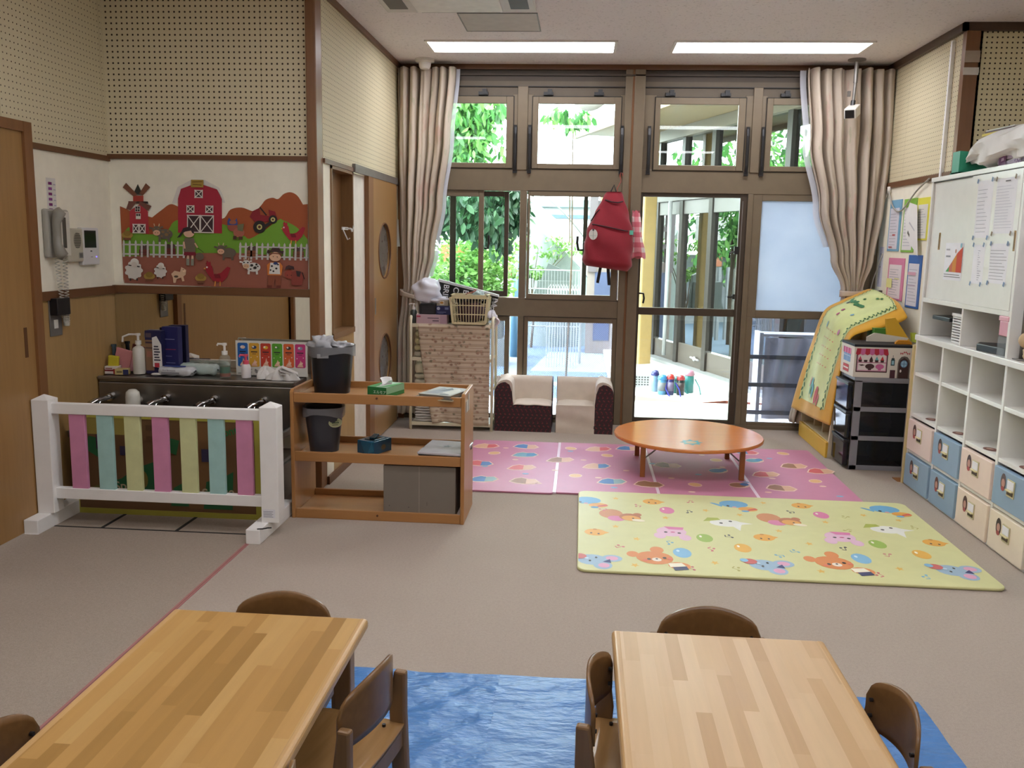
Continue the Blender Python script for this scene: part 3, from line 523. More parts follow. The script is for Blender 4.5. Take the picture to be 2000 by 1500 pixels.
one(MB('d8d4cc').blob((0,0,.008),(.035,.012,.008),w=.1),'crumpled_tissue','paperm','small white tube lying before the wipes','tube',loc=(-2.445,4.965,LZ),rz=.1,smooth=1)
# soap bottles and poster
pump('soap_bottle','clear pump bottle half full of green soap beside the handwashing poster',-2.045,4.99,[(.032,.0),(.034,.006),(.034,.10),(.028,.12),(.018,.128),(.018,.132)],'b8c4b8','ece8e0',[(.004,.025,'8a3a24','red_base'),(.025,.062,'0e5a3c','green_soap')],ntop=.085,mat='clearp',nozzle=.035)
pump('soap_bottle','white foam soap bottle with a pink pump before the handwashing poster',-1.92,4.99,[(.026,.0),(.028,.005),(.028,.062),(.024,.075),(.022,.08)],'ece6e4','e2566c',ntop=.072,nozzle=.03)
po=thing('handwashing_poster','colourful six-step handwashing card leaning on the mirror','poster',(-1.80,5.085,LZ),.0)
pm=MB('d4d2c8').box(-.215,.215,-.004,0,0,.205); pm.build('card','print',parent=po)
fr_=F((-.215,-.0045,.002),(1,0,0),(0,0,1),(0,-1,0)); d=MB()
for i,c in enumerate(('1f62ae','d8a234','c23e2c','5aa22e','d86434','c43a78')):
    x=.012+i*.069; sh=[('p',[(x+a,b) for a,b in ((.006,.05),(.056,.05),(.062,.056),(.062,.184),(.056,.19),(.006,.19),(0,.184),(0,.056))],c)]
    cc=('e8c8b0','3a4a6a','e0b030','4a8a3a','3a3a3a','8a8aa0')[i]
    sh+=[('e',x+.031,.165,.015,.01,cc),('e',x+.025,.168,.006,.005,'ece4dc'),('r',x+.012,.135,x+.05,.141,'22202a'),('r',x+.02,.125,x+.042,.128,'22202a')]
    sh+=[('p',[(x+.012,.055),(x+.05,.055),(x+.042,.075),(x+.034,.105-.01*(i%2)),(x+.028,.08),(x+.02,.07)],'e0b49a'),('e',x+.036,.075,.012,.007,'ecc6ae',.5),star(x+.012,.105,.004,'f4f0e8'),star(x+.05,.11,.004,'f4f0e8')]
    draw(d,sh,fr_)
draw(d,[('e',.05,.025,.012,.011,'d05a3a'),('e',.29,.025,.010,.011,'c43a48'),('r',.012,.008,.035,.012,'7a7a7a')],fr_)
text(d,'て を あらいましょう',fr_,.075,.016,.026,'3a3a40',k=4)
d.build('print','print',parent=po)
def rag(name,label,x,y,z,s,seed,c='e4e0da',cat='cloth',sc=(1,.8,.6)):
    rd=random.Random(seed); ph=[rd.uniform(0,6) for _ in range(5)]
    def f(u,v):
        a=2*PI*u; b=PI*v/2; r=1+.25*math.sin(3*a+ph[0])+.15*math.sin(7*a+ph[1]+3*v)+.1*math.sin(11*a+ph[2])
        return (sc[0]*s*r*math.cos(a)*math.cos(b),sc[1]*s*r*math.sin(a)*math.cos(b),max(0,sc[2]*s*(math.sin(b)*(1+.2*math.sin(5*a+ph[3]))+.12*math.sin(9*a+ph[4])*math.sin(2*b))))
    return one(MB(c).grid(f,40,14),name,'vfabric',label,cat,loc=(x,y,z),smooth=1)
rag('face_towel','crumpled white towel on the sink ledge right of the pink pump',-1.80,4.99,LZ,.055,3,sc=(1,.7,1.1))
rag('face_towel','crumpled white towel hanging over the sink ledge beside the black bin',-1.69,4.965,LZ,.07,9,sc=(1.1,.7,.9))
one(MB('d6d2cc').obox((0,0,.02),(.11,.05,.012),(.0,.35,.5)).obox((.01,0,.035),(.1,.05,.01),(.1,.45,.4),'e0dcd6').obox((.0,0,.008),(.09,.05,.01),(0,.2,.5),'c4bfb8'),'folded_cloth','vfabric','folded white cloths at the right end of the sink ledge','cloth',loc=(-1.66,4.955,LZ+.02),bevel=.004)
# phone, intercom, monitor, labels, outlet on left wall (x=XL)
def wallframe(y,z): return F((XL,y,z),(0,1,0),(0,0,1),(1,0,0))
t=thing('wall_phone','grey corded wall telephone beside the left door','telephone',(XL,4.54,1.50)); 
MB('a5a196').box(0,.03,-.085,.12,-.13,.12).build('phone_base','plastic',parent=t,bevel=.01); MB('8f8b80').tube([(.06,-.045,.115),(.075,-.045,.10),(.055,-.045,.05),(.055,-.045,-.06),(.075,-.045,-.11),(.06,-.045,-.125)],[.022,.032,.022,.022,.032,.022],n=12).build('handset','plastic',parent=t,smooth=1)
MB('d8d4c8').box(.03,.036,.0,.11,-.12,.11).box(.036,.04,.04,.07,-.08,.08,'5a564e').build('faceplate','plastic',parent=t,bevel=.002)
m=MB('c8c4b6'); n=330; pts=[]
for k in range(n):
    u=k/n; L=-.13-.36*math.sin(PI*u)**1.0 if 0 else None
    yy=-.03+.10*u if u<.5 else .02+.03*(1-u); zz=-.13-.36*math.sin(PI*min(1,u)) if 1 else 0
    yy=-.02+.075*u; pts.append((.03+.012*math.cos(2*PI*k/5.5),yy+.010*math.sin(2*PI*k/5.5)+.02*math.sin(PI*u),zz))
m.tube(pts,.0028,n=4); m.build('coiled_cord','plastic',parent=t,smooth=1)
t=thing('intercom_speaker','beige intercom with a round speaker grille','intercom',(XL,4.70,1.44)); MB('c2bca9').box(0,.035,-.075,.075,-.095,.085).build('housing','plastic',parent=t,bevel=.008)
d=MB(); fr_=F((.035,0,0),(0,1,0),(0,0,1),(1,0,0)); draw(d,[('e',.015,.02,.038,.045,'a8a291')]+[('l',(.015-.034*math.sqrt(max(0,1-(z/.045)**2)),.02+z),(.015+.034*math.sqrt(max(0,1-(z/.045)**2)),.02+z),.004,'4c483e') for z in [q*.009 for q in range(-4,5)]]+[('r',.02,-.075,.06,-.045,'8a8a86'),('r',.026,-.07,.052,-.05,'6a6a66')],fr_); d.build('grille','print',parent=t)
t=thing('door_monitor','white video door monitor with a dark screen','monitor',(XL,4.86,1.43)); MB('dcdad8').box(0,.03,-.085,.085,-.105,.1).build('housing','plastic',parent=t,bevel=.006)
d=MB(); draw(d,[('r',-.065,-.01,.055,.085,'14181a'),('r',-.012,-.032,.008,-.025,'6a6a6a'),('r',-.01,-.062,.012,-.059,'8a8a8a')],F((.03,0,0),(0,1,0),(0,0,1),(1,0,0))); d.build('screen','gloss',parent=t); MB().box(.0302,.0312,.045,.056,-.064,-.056).build('indicator','led',parent=t)
d=MB(); draw(d,[('r',-.035,-.11,.05,.09,'dcd8d0')]+[('r',-.02,-.08+i*.027,.012,-.066+i*.027,('8a4a8a','7a2a6a')[i%2]) for i in range(6)]+[('r',.02,-.08+i*.027,.04,-.075+i*.027,'b0a8b8') for i in range(6)],wallframe(0,0),k0=1)
o=one(d,'phone_list','paperm','small paper list with purple entries above the wall phone','paper',loc=(0,4.55,1.69))
t=thing('switch_plate','steel wall plate with a black box under the phone','outlet',(XL,4.52,1.06)); MB('8f8b84').box(0,.006,-.055,.055,-.10,.09).build('plate','greym',parent=t,bevel=.002); MB('15151a').box(.006,.05,-.05,.07,.01,.10).build('black_box','plastic',parent=t,bevel=.004); MB('d8d4cc').box(.006,.009,-.02,.015,-.06,-.015).build('switch','plastic',parent=t)
# fence
t=thing('play_fence','white wooden baby gate with pastel pink, blue and green slats','fence',(-2.13,4.28,0))
for sx,xx in((-1,-.575),(1,.603)):
    m=MB('efe9e4').box(xx-.045,xx+.045,-.045,.045,.075,.665); m.add([(xx-.045,-.045,.665),(xx+.045,-.045,.665),(xx+.045,.045,.665),(xx-.045,.045,.665),(xx,0,.69)],[(0,1,4),(1,2,4),(2,3,4),(3,0,4)]); m.build('post','white',parent=t,bevel=.003)
    m=MB('efe9e4').box(*((-.622,-.548) if sx<0 else (.52,.592)),-.165,.37,0,.075); m.build('foot','white',parent=t,bevel=.004)
MB('efe9e4').box(-.535,.56,-.02,.02,.592,.647).build('top_rail','white',parent=t,bevel=.003); MB('efe9e4').box(-.535,.56,-.02,.02,.148,.205).build('bottom_rail','white',parent=t,bevel=.003)
for i,c in enumerate(('d68fb2','a6cfca','d2d6a0','d68fb2','d2d6a0','a6cfca','d68fb2')):
    x=-.445+i*.1452; MB(c).box(x,x+.083,-.014,.008,.2,.6).build('slat','paint',parent=t,bevel=.002)
d=MB(); draw(d,[('r',.566,.1,.63,.145,'e6e6ea')]+[('r',.57,.105+i*.007,.62-.006*(i%2),.107+i*.007,'70707a') for i in range(5)],F((0,-.046,0),(1,0,0),(0,0,1),(0,-1,0))); d.build('sticker','print',parent=t)
MB('181414').tube([(.575,-.155,.077),(.60,-.148,.077),(.62,-.13,.077),(.638,-.125,.077)],.0035).build('black_mark','paint',parent=t)
# cardboard with printed bottles
t=thing('cardboard_panel','flattened drink cartons edged with yellow-green tape behind the white gate','cardboard',(-2.185,4.50,0))
MB('6e5032').box(-.50,.50,-.004,.004,.01,.545).build('board','print',parent=t); MB('a8a040').box(-.525,-.49,-.008,.008,.0,.56).box(.49,.525,-.008,.008,0,.56).box(-.49,.49,-.008,.008,0,.03).box(-.49,.49,-.008,.008,.53,.56).build('tape_border','print',parent=t)
fr_=F((-.5,-.0045,0),(1,0,0),(0,0,1),(0,-1,0)); d=MB()
sh=[('r',.02,.44,.30,.53,'9a8a44'),('r',.62,.05,.80,.52,'7a5834'),('p',[(.18,.10),(.45,.10),(.44,.30),(.33,.26),(.25,.2),(.18,.18)],'1d5a34'),('p',[(.70,.05),(.86,.05),(.87,.26),(.80,.22),(.72,.20)],'1d5a34'),('p',[(.05,.36),(.15,.3),(.13,.42),(.08,.43)],'2a6a3e'),('p',[(.52,.06),(.62,.06),(.61,.2),(.54,.16)],'1f5f36'),('p',[(.46,.38),(.56,.34),(.58,.42),(.5,.44)],'2a6a3e'),('p',[(.9,.2),(.98,.15),(.97,.35),(.92,.32)],'2a6a3e'),
 ('r',.12,.36,.19,.44,'4a2a4a'),('r',.25,.33,.29,.38,'3a3450'),('r',.44,.35,.49,.4,'3a3450'),('r',.6,.34,.64,.38,'3a3450'),('r',.7,.31,.74,.38,'3a3450'),('r',.93,.42,.97,.48,'3a3450'),('e',.37,.2,.03,.05,'7a6a30'),('e',.12,.14,.03,.02,'6a6430'),('r',.4,.42,.46,.44,'5a4028'),('r',.4,.47,.44,.5,'5a4028')]
draw(d,sh,fr_); text(d,'Sprite',fr_,.215,.135,.07,'b6a684',.1,.001,k=20); text(d,'Sprite',fr_,.70,.11,.075,'b6a684',.1,.001,k=20); text(d,'mont',fr_,.78,.44,.06,'1f6a38',.25,.001,k=20)
d.build('print','print',parent=t)
m=MB('1a1614').box(-2.69,-1.625,4.25,4.262,.0016,.003); 
for x in(-2.435,-2.04): m.prism([(x,4.262),(x+.018,4.262),(x+.022,4.52),(x+.004,4.52)],.0016,.003)
one(m,'floor_tape','matte','black tape lines stuck on the floor behind the white gate','tape')
# ================= wooden shelf =================
sh_=thing('wooden_shelf','open two-shelf child-height wooden unit with a bin on top','shelf',(-1.055,4.75,0))
for s_ in(-1,1): MB().prism([(-.19,0),(.19,0),(.19,.68),(.16,.705),(-.17,.705),(-.19,.69)],s_*.458-.01,s_*.458+.01,'x').build('side_panel','shelfwoodz',parent=sh_,bevel=.003)
for z,nm in((.655,'top_shelf'),(.335,'middle_shelf'),(.02,'bottom_shelf')):
    MB().box(-.448,.448,-.17,.18,z-.006,z+.012).box(-.448,.448,-.185,-.165,z-.02,z+.032).box(-.448,.448,.168,.185,z-.02,z+.045).build(nm,'shelfwood',parent=sh_,bevel=.003)
MB('5a3418').tube([(0,-.19,.67),(0,-.184,.67)],.006).tube([(0,-.19,.03),(0,-.184,.03)],.006).build('dowel','paint',parent=sh_)
MB('cfcac4').box(.469,.471,-.14,-.08,.6,.66).box(.4715,.473,-.07,-.04,.6,.69).build('tape_scraps','paint',parent=sh_)
def bin_(name,label,x,y,z,rt,rb,h,c,rz,hole=0):
    t=thing(name,label,'bin',(x,y,z),rz)
    def sq(r,n=32): return [(r*math.copysign(abs(math.cos(a))**.7,math.cos(a)),r*math.copysign(abs(math.sin(a))**.7,math.sin(a))) for a in [2*PI*k/n+.01 for k in range(n)]]
    vs=[];fs=[];n=32
    rows=[(rb,0),(rt,h),(rt+.006,h),(rt+.006,h+.008),(rt-.004,h+.008),(rb-.006,.01)]
    for r,zz in rows: vs+=[(a,b,zz) for a,b in sq(r)]
    for i in range(len(rows)-1): fs+=[(i*n+k,i*n+(k+1)%n,(i+1)*n+(k+1)%n,(i+1)*n+k) for k in range(n)]
    fs+=[tuple(range(n))[::-1],tuple((len(rows)-1)*n+k for k in range(n))]
    MB(c).add(vs,fs).build('bin_body','plastic',parent=t,smooth=2); return t
b=bin_('waste_bin','black waste bin with a clear bag standing on the wooden shelf',-1.345,4.75,.6675,.118,.096,.245,'17161a',.25)
def rim(r,z0,z1,seed,n=60):
    rd=random.Random(seed)
    return lambda u,v:((r+.004+.006*math.sin(17*u*6.28/6))*math.cos(2*PI*u),(r+.004+.005*math.sin(23*u*6.28/6))*math.sin(2*PI*u),z1+(z0-z1)*v*(1+.12*math.sin(2*PI*u*3+seed)))
def bagrim(b,r,h,seed,up):
    def sqf(u,v):
        a=2*PI*u; ca,sa=math.cos(a),math.sin(a); R=r+.009; x=R*math.copysign(abs(ca)**.7,ca); y=R*math.copysign(abs(sa)**.7,sa)
        return (x*(1+.01*math.sin(40*a)),y*(1+.01*math.sin(33*a)),h+.012-v*(.045+.012*math.sin(3*a+seed)))
    MB('8f8f92').grid(sqf,64,5).build('bag_cuff','baglike2',parent=b,smooth=1)
    if up:
        MB('bdbdc0').blob((-.05,-.03,h+.016),(.06,.035,.05),n=24,m=12,w=.3,seed=seed).blob((.05,.02,h+.008),(.06,.05,.022),n=24,m=12,w=.25,seed=seed+1).build('bag_top','baglike',parent=b,smooth=1)
bagrim(b,.118,.245,2,1)
MB('8f8f8f').obox((-.045,-.121,.21),(.06,.004,.022)).build('handle_hole','plastic',parent=b,bevel=.001)
b=bin_('waste_bin','dark grey waste bin with an oval sticker on the shelf below',-1.385,4.72,.348,.105,.078,.235,'33343a',.3); bagrim(b,.105,.235,4,0)
d=MB(); draw(d,[('e',0,0,.038,.026,'c4c59a'),('e',0,0,.034,.022,'b2b488'),('r',-.02,-.004,.02,.003,'4a5a3a'),('r',-.018,.007,.018,.011,'4a5a3a'),('r',-.018,-.013,.014,-.009,'5a5a4a')],F((.058,-.088,.165),(.96,.28,0),(-.02,.06,1),(.28,-.96,0))); d.build('sticker','print',parent=b)
t=bx('tissue_box','green and white tissue box on top of the wooden shelf','tissue box',-1.035,4.70,.6675,.115,.19,.055,'1f7a3c',-.32,[('r',.0,0,.115,.055,'1d7038'),('r',.07,.006,.108,.010,'cfe8cf')],side=[('r',0,0,.19,.055,'8ab890'),('r',0,.0,.19,.02,'2a7a3c')])
fr_=F((-.0575,-.095,0),(1,0,0),(0,0,1),(0,-1,0)); d=MB(); text(d,'エルモア',fr_,.035,.022,.02,'dff0dc',k=4); draw(d,[('r',0,0,.115,.19,'a9c9ac'),('p',[(0,0),(.05,0),(.02,.19),(0,.19)],'3f9a50'),('p',[(.07,0),(.115,.05),(.115,.19),(.1,.19)],'4aa458'),('e',.057,.095,.022,.055,'e8e8e4')],F((-.0575,-.095,.0555),(1,0,0),(0,1,0),(0,0,1))); d.build('top_print','print',parent=t)
MB('f2f0ee').grid(lambda u,v:(.02*(u-.5)*(1+v)+.008*math.sin(7*u+3*v),.06*(u-.5),.055+.045*v*(1-.3*abs(u-.5))),10,6).grid(lambda u,v:(.03*(v)-.004,.04*(u-.5),.055+.025*v),6,4).build('tissue','paperm',parent=t,smooth=1,solid=.001)
t=bx('tissue_box','crumpled blue tissue box on the middle shelf','tissue box',-1.105,4.72,.348,.115,.15,.07,'1f5a78',-.45,[('p',[(0,0),(.05,0),(.02,.07),(0,.05)],'16465f'),('p',[(.07,0),(.115,.02),(.1,.07)],'2a6d8c')],mat='gloss',side=[('r',0,0,.15,.07,'1a4a66'),('e',.08,.03,.02,.015,'5a5a4a')])
MB('0c1218').obox((0,.0,.0715),(.07,.085,.003),(0,0,0)).obox((.0,.0,.08),(.03,.06,.014),(.2,0,.2),'173848').build('slot','gloss',parent=t,bevel=.002)
t=thing('book','grey picture book lying on top of the wooden shelf','book',(-.715,4.70,.6795),-.30)
MB('8d8678').box(-.09,.09,-.125,.125,0,.015).build('pages','paint',parent=t,bevel=.001); d=MB('a8aaa2').box(-.093,.093,-.128,.128,.015,.018); draw(d,[('p',[(-.07,-.1),(.0,-.09),(.03,.02),(-.05,.1)],'8a9096'),('p',[(.01,-.05),(.08,-.1),(.08,.04),(.04,.1)],'c6c6bc'),('p',[(-.03,-.02),(.03,.05),(0,.1)],'4f585e'),('r',.02,-.11,.07,-.09,'5a6066')],F((0,0,.018),(1,0,0),(0,1,0),(0,0,1))); d.build('cover','print',parent=t)
one(MB('b9a887').box(-.11,.12,-.13,.12,0,.006).box(-.105,.115,-.125,.115,.006,.011,'6c6458'),'book','paint','thin beige book under the grey picture book','book',loc=(-.735,4.70,.6675),rz=-.25)
t=thing('silver_case','flat silver case with a dark star mark on the middle shelf','case',(-.705,4.74,.348),-.1); MB('c4c0c4').box(-.125,.115,-.16,.14,.022,.036).build('lid','gloss',parent=t,bevel=.004); MB('35302f').box(-.12,.11,-.155,.135,0,.022).build('base','paint',parent=t,bevel=.002)
d=MB(); draw(d,[('p',[(.0+.028*(1 if i%2==0 else .5)*math.cos(.3+i*PI/5),-.0+.028*(1 if i%2==0 else .5)*math.sin(.3+i*PI/5)) for i in range(10)],'35383f')],F((0,0,.036),(1,0,0),(0,1,0),(0,0,1))); d.build('mark','print',parent=t)
t=thing('storage_box','large plain grey box on the bottom shelf','box',(-.83,4.73,.0325)); MB('7b7266').box(-.195,.195,-.15,.15,0,.275).build('box_body','paperm',parent=t,bevel=.003); d=MB(); draw(d,[('r',-.002,.0,.0,.275,'a49a8c'),('r',-.165,.05,-.16,.055,'4a443c'),('r',-.06,.045,-.055,.05,'4a443c'),('r',.04,.06,.043,.08,'5a5248')],F((0,-.15,0),(1,0,0),(0,0,1),(0,-1,0))); d.build('seam','print',parent=t)
# ================= farm picture =================
fp=thing('farm_picture','paper cut-out farm scene with a red barn on the alcove wall','picture',(-2.155,YA-.003,1.205))
def P(a,b): a2=a+(1060-b)*.045; return ((a2-1000)*.000672,(1072-b)*.000653)
FR=F((0,0,0),(1,0,0),(0,0,1),(0,-1,0))
def fdraw(nm,shapes,k0,T=None):
    d=MB(); sc=.00068
    def TT(x,y): return P(x,y)
    out=[]
    for s in shapes:
        if s[0]=='e': out.append(('p',[P(*q) for q in ring(s[1],s[2],s[3],s[4],18,s[6] if len(s)>6 else 0)],s[5]))
        elif s[0]=='r': out.append(('p',[P(s[1],s[2]),P(s[3],s[2]),P(s[3],s[4]),P(s[1],s[4])],s[5]))
        elif s[0]=='l': out.append(('l',P(*s[1]),P(*s[2]),s[3]*sc,s[4]))
        else: out.append(('p',[P(*q) for q in s[1]],s[2]))
    draw(d,out,FR,k0=k0); o=d.build(nm,'print',parent=fp); return o
def hill(pts,n=6):
    return pts
def smooth(pts,n=5):
    o=[]; N=len(pts)
    for i in range(N-1):
        p0,p1,p2,p3=pts[max(i-1,0)],pts[i],pts[i+1],pts[min(i+2,N-1)]
        for k in range(n):
            t_=k/n; o.append(tuple(.5*((2*p1[j])+(-p0[j]+p2[j])*t_+(2*p0[j]-5*p1[j]+4*p2[j]-p3[j])*t_*t_+(-p0[j]+3*p1[j]-3*p2[j]+p3[j])*t_**3) for j in(0,1)))
    return o+[pts[-1]]
OR='a4522a'; GR='6fa02e'; BR='985a48'; RD='a8243a'; WH='dcd6cc'; DK='3a2428'
fdraw('hills',[('p',[(170,1060),(140,375)]+smooth([(140,375),(200,400),(240,420)])+[(430,470)]+smooth([(430,470),(520,400),(600,350),(700,380),(900,400),(1060,470),(1130,390),(1230,370),(1340,400),(1400,350),(1440,300),(1500,280),(1550,290),(1600,245),(1660,230),(1720,260),(1770,335)])+[(1812,330),(1825,700),(1800,760),(200,760)],OR)],1)
fdraw('meadow',[('p',[(165,620)]+smooth([(165,620),(220,560),(250,600),(420,620),(560,590),(620,510),(690,490),(900,520),(1070,520),(1160,560),(1260,620),(1310,640),(1430,570),(1560,470),(1600,475),(1700,520),(1760,570),(1820,640)])+[(1830,810),(160,830)],GR),('p',[(160,820),(720,800),(780,780),(1000,775),(1220,770),(1830,800),(1837,1090),(178,1060)],BR)],3)
xw=lambda x0,y0,x1,y1:[('r',x0,y0,x1,y1,WH),('r',x0+8,y0+8,x1-8,y1-8,DK),('l',(x0,y0),(x1,y1),8,WH),('l',(x0,y1),(x1,y0),8,WH)]
fdraw('barn',[('p',[(610,340),(640,260),(660,200),(780,135),(900,135),(1030,200),(1060,260),(1085,330),(1060,330),(1050,270),(1010,215),(890,175),(790,175),(690,215),(660,300),(655,340)],WH),('p',[(665,600),(665,300),(690,215),(790,178),(890,178),(1010,215),(1055,300),(1060,600)],RD)]+xw(812,222,885,292)+xw(742,358,812,422)+xw(912,358,982,422)+xw(750,442,868,598)+xw(868,442,990,598)+[('r',785,135,895,200,'a88a3a'),('l',(795,155),(885,150),6,'6a4a1a'),('l',(800,175),(880,180),6,'6a4a1a')],6)
fdraw('windmill',[('p',[(230,612),(230,420),(250,400),(350,340),(395,420),(405,612)],'b0303a'),('r',262,280,355,350,'a83a2c'),('p',[(262,270),(305,178),(350,270)],'2a2a22'),('p',[(220,330),(395,330),(400,350),(220,350)],'2c1c18'),('p',[(200,170),(300,270),(270,290),(170,210)],'7a4a34'),('p',[(378,170),(418,205),(350,280),(318,262)],'7a4a34'),('p',[(225,330),(300,330),(240,410),(200,400)],'74463a'),('p',[(330,330),(430,370),(400,415),(310,350)],'74463a'),('r',282,372,328,422,WH),('r',286,376,303,396,DK),('r',307,376,324,396,DK),('r',286,400,303,418,DK),('r',307,400,324,418,DK),('r',290,436,334,486,WH),('r',294,440,310,460,DK),('r',314,440,330,460,DK)]+xw(262,530,320,612)+xw(320,530,380,612),10)
fe=[]
for x0,x1,n in((165,735,11),(1215,1830,13)):
    for y in(715,800): fe.append(('r',x0,y-8,x1,y+6,'c2beb8'))
    for i in range(n):
        x=x0+12+i*(x1-x0-24)/(n-1); fe.append(('p',[(x-9,825),(x-9,690),(x,672),(x+9,690),(x+9,825)],'c2beb8'))
fdraw('paper_fence',fe[:len(fe)*0+2+11],12); fdraw('paper_fence',fe[13:],12)
for i,(x,y) in enumerate(((365,760),(600,745),(1335,750),(1745,750))): fdraw('crate',[('e',x-20,y-20,25,22,'4a3430'),('e',x+20,y-22,25,22,'54403a'),('r',x-48,y-5,x+48,y+50,('6a3028','6a2a26','8a5236','7a4430')[i]),('l',(x-48,y+20),(x+48,y+20),3,'3a2018')],14)
fdraw('tractor',[('p',[(1305,450),(1330,400),(1390,370),(1400,430),(1480,440),(1470,385),(1530,400),(1545,450),(1480,490),(1350,490)],'8a1c28'),('l',(1395,365),(1455,435),12,'30201e'),('e',1395,537,56,56,'201c1c'),('e',1395,537,24,24,'c9c07a'),('e',1395,537,13,13,'4a2018'),('e',1513,470,38,38,'201c1c'),('e',1513,470,20,20,'c9c07a'),('e',1513,470,9,9,'4a2018'),('l',(1430,540),(1490,500),26,'2a2424')],16)
def hen(x,y,s,c,fl=1):
    f=lambda q:[(x+fl*s*a,y+s*b) for a,b in q]; return [('p',f([(-95,-40),(-60,-95),(-25,-60),(-5,20),(60,0),(120,-60),(150,-50),(120,40),(70,90),(-10,80),(-60,20),(-80,-10)]),c),('p',f([(-85,-80),(-70,-115),(-55,-95),(-40,-105),(-35,-75)]),c),('e',x-fl*72*s,y-50*s,9*s,9*s,'e8dcd4'),('p',f([(-105,-35),(-85,-50),(-85,-30)]),'d89a3a'),('l',f([(10,80)])[0],f([(5,130)])[0],9,'d8923a'),('l',f([(55,80)])[0],f([(55,125)])[0],9,'d8923a'),('p',f([(-5,10),(50,15),(60,50),(10,50)]),'7a1424')]
fdraw('hen',hen(1000,950,.95,'9a1e2e'),18); fdraw('hen',hen(1672,580,.85,'a82234',1),18)
def sheep(x,y,s): return [('e',x,y,75*s,80*s,'d8d2c8')]+[('e',x+70*s*math.cos(a),y+72*s*math.sin(a),18*s,18*s,'d8d2c8') for a in [k*.7 for k in range(9)]]+[('e',x+10*s,y-75*s,42*s,40*s,'e0dad0'),('e',x+5*s,y-55*s,30*s,26*s,'d8ccc0'),('l',(x-20*s,y-45*s),(x-50*s,y-50*s),10*s,'3a3030'),('l',(x+35*s,y-40*s),(x+60*s,y-35*s),10*s,'3a3030'),('l',(x-30*s,y+75*s),(x-30*s,y+100*s),14*s,'2c2424'),('l',(x+35*s,y+75*s),(x+35*s,y+98*s),14*s,'2c2424')]
fdraw('sheep',sheep(270,945,.95),20); fdraw('sheep',sheep(512,948,.68),20)
fdraw('pig',[('p',[(610,970),(640,940),(690,950),(700,905),(720,915),(745,930),(740,975),(720,990),(730,1030),(710,1035),(700,1000),(660,1015),(650,1050),(630,1050),(625,1000)],'d8b494'),('e',728,940,16,10,'ecc8a8'),('e',655,992,20,10,'5a4a3a'),('e',720,930,4,4,DK)],22)
def cow(x,y,s,c,face,spot=None):
    o=[('e',x+75*s,y+10*s,75*s,48*s,c),('l',(x+30*s,y+30*s),(x+25*s,y+85*s),22*s,c),('l',(x+110*s,y+40*s),(x+115*s,y+85*s),22*s,c),('e',x,y-25*s,42*s,38*s,c),('l',(x-40*s,y-40*s),(x-70*s,y-45*s),15*s,c),('l',(x+35*s,y-50*s),(x+60*s,y-55*s),15*s,c),('l',(x-20*s,y-60*s),(x-26*s,y-85*s),9*s,'c9b48a'),('l',(x+20*s,y-60*s),(x+26*s,y-85*s),9*s,'c9b48a'),('e',x,y,34*s,26*s,face),('e',x-12*s,y,4*s,4*s,DK),('e',x+12*s,y,4*s,4*s,DK)]
    if spot: o+=[('e',x+a*s,y+b*s,r*s,r*.8*s,spot) for a,b,r in((60,-10,16),(95,15,18),(110,-20,12),(50,30,10),(125,0,9),(-20,-38,9),(20,-38,9))]
    return o
fdraw('cow',cow(480,605,.95,'6a6054','d8a888','8a6a44'),24); fdraw('cow',cow(1058,760,.9,'665a4c','d8a888'),24); fdraw('cow',cow(1285,885,.85,'dcd8d0','d8b08a','221c1c'),24)
fdraw('donkey',[('e',1160,540,48,40,'9a5240'),('p',[(1112,490),(1125,460),(1150,490),(1175,490),(1195,462),(1205,525),(1112,525)],'3a4a8a'),('e',1160,500,32,18,'9a5a44'),('e',1215,590,50,42,'a4604c'),('p',[(1200,520),(1260,510),(1250,580),(1205,570)],'6a6a4a'),('r',1165,620,1195,650,'4a3024'),('r',1215,625,1250,652,'4a3024')],26)
fdraw('farm_girl',[('r',748,815,775,890,'8a8a7a'),('r',790,815,815,890,'8a8a7a'),('r',755,780,772,830,'d8ae90'),('r',795,780,812,830,'d8ae90'),('p',[(725,790),(730,765),(830,765),(832,800),(728,802)],'7a1a2c'),('p',[(725,770),(720,690),(735,645),(815,645),(830,700),(832,770)],'6c6250'),('l',(725,680),(735,740),14,'d8ae90'),('l',(825,690),(850,730),13,'d8ae90'),('e',772,605,48,35,'dcb498'),('p',[(720,600),(690,640),(665,645),(700,600),(720,560),(760,548),(810,560),(820,610),(800,600),(790,580),(740,590)],'2c2026'),('l',(850,730),(905,770),4,'3a3a30'),('e',870,808,38,34,'6a5a4c')],28)
fdraw('cowboy',[('p',[(1485,1060),(1480,950),(1595,950),(1598,1060),(1560,1070),(1545,985),(1530,1070)],'8a4a34'),('p',[(1478,960),(1470,870),(1500,845),(1585,845),(1612,880),(1600,960)],'d47a34'),('p',[(1490,950),(1500,850),(1580,850),(1590,950)],'dcd8d0'),('e',1515,880,9,9,'221c1c'),('e',1555,900,10,9,'221c1c'),('e',1530,925,9,8,'221c1c'),('e',1570,865,7,8,'221c1c'),('e',1505,915,7,8,'221c1c'),('e',1548,855,20,12,'2a3a6a'),('e',1545,795,52,42,'dcb090'),('p',[(1492,790),(1495,760),(1600,765),(1598,800),(1580,775),(1520,770)],'7a4a34'),('p',[(1470,760),(1475,735),(1505,740),(1515,718),(1580,718),(1590,742),(1620,745),(1612,775),(1580,755),(1510,752),(1490,770)],'3a2220'),('e',1527,795,4,4,DK),('e',1562,797,4,4,DK),('r',1480,1050,1520,1072,'6a2a20'),('r',1560,1050,1600,1072,'6a2a20')],30)
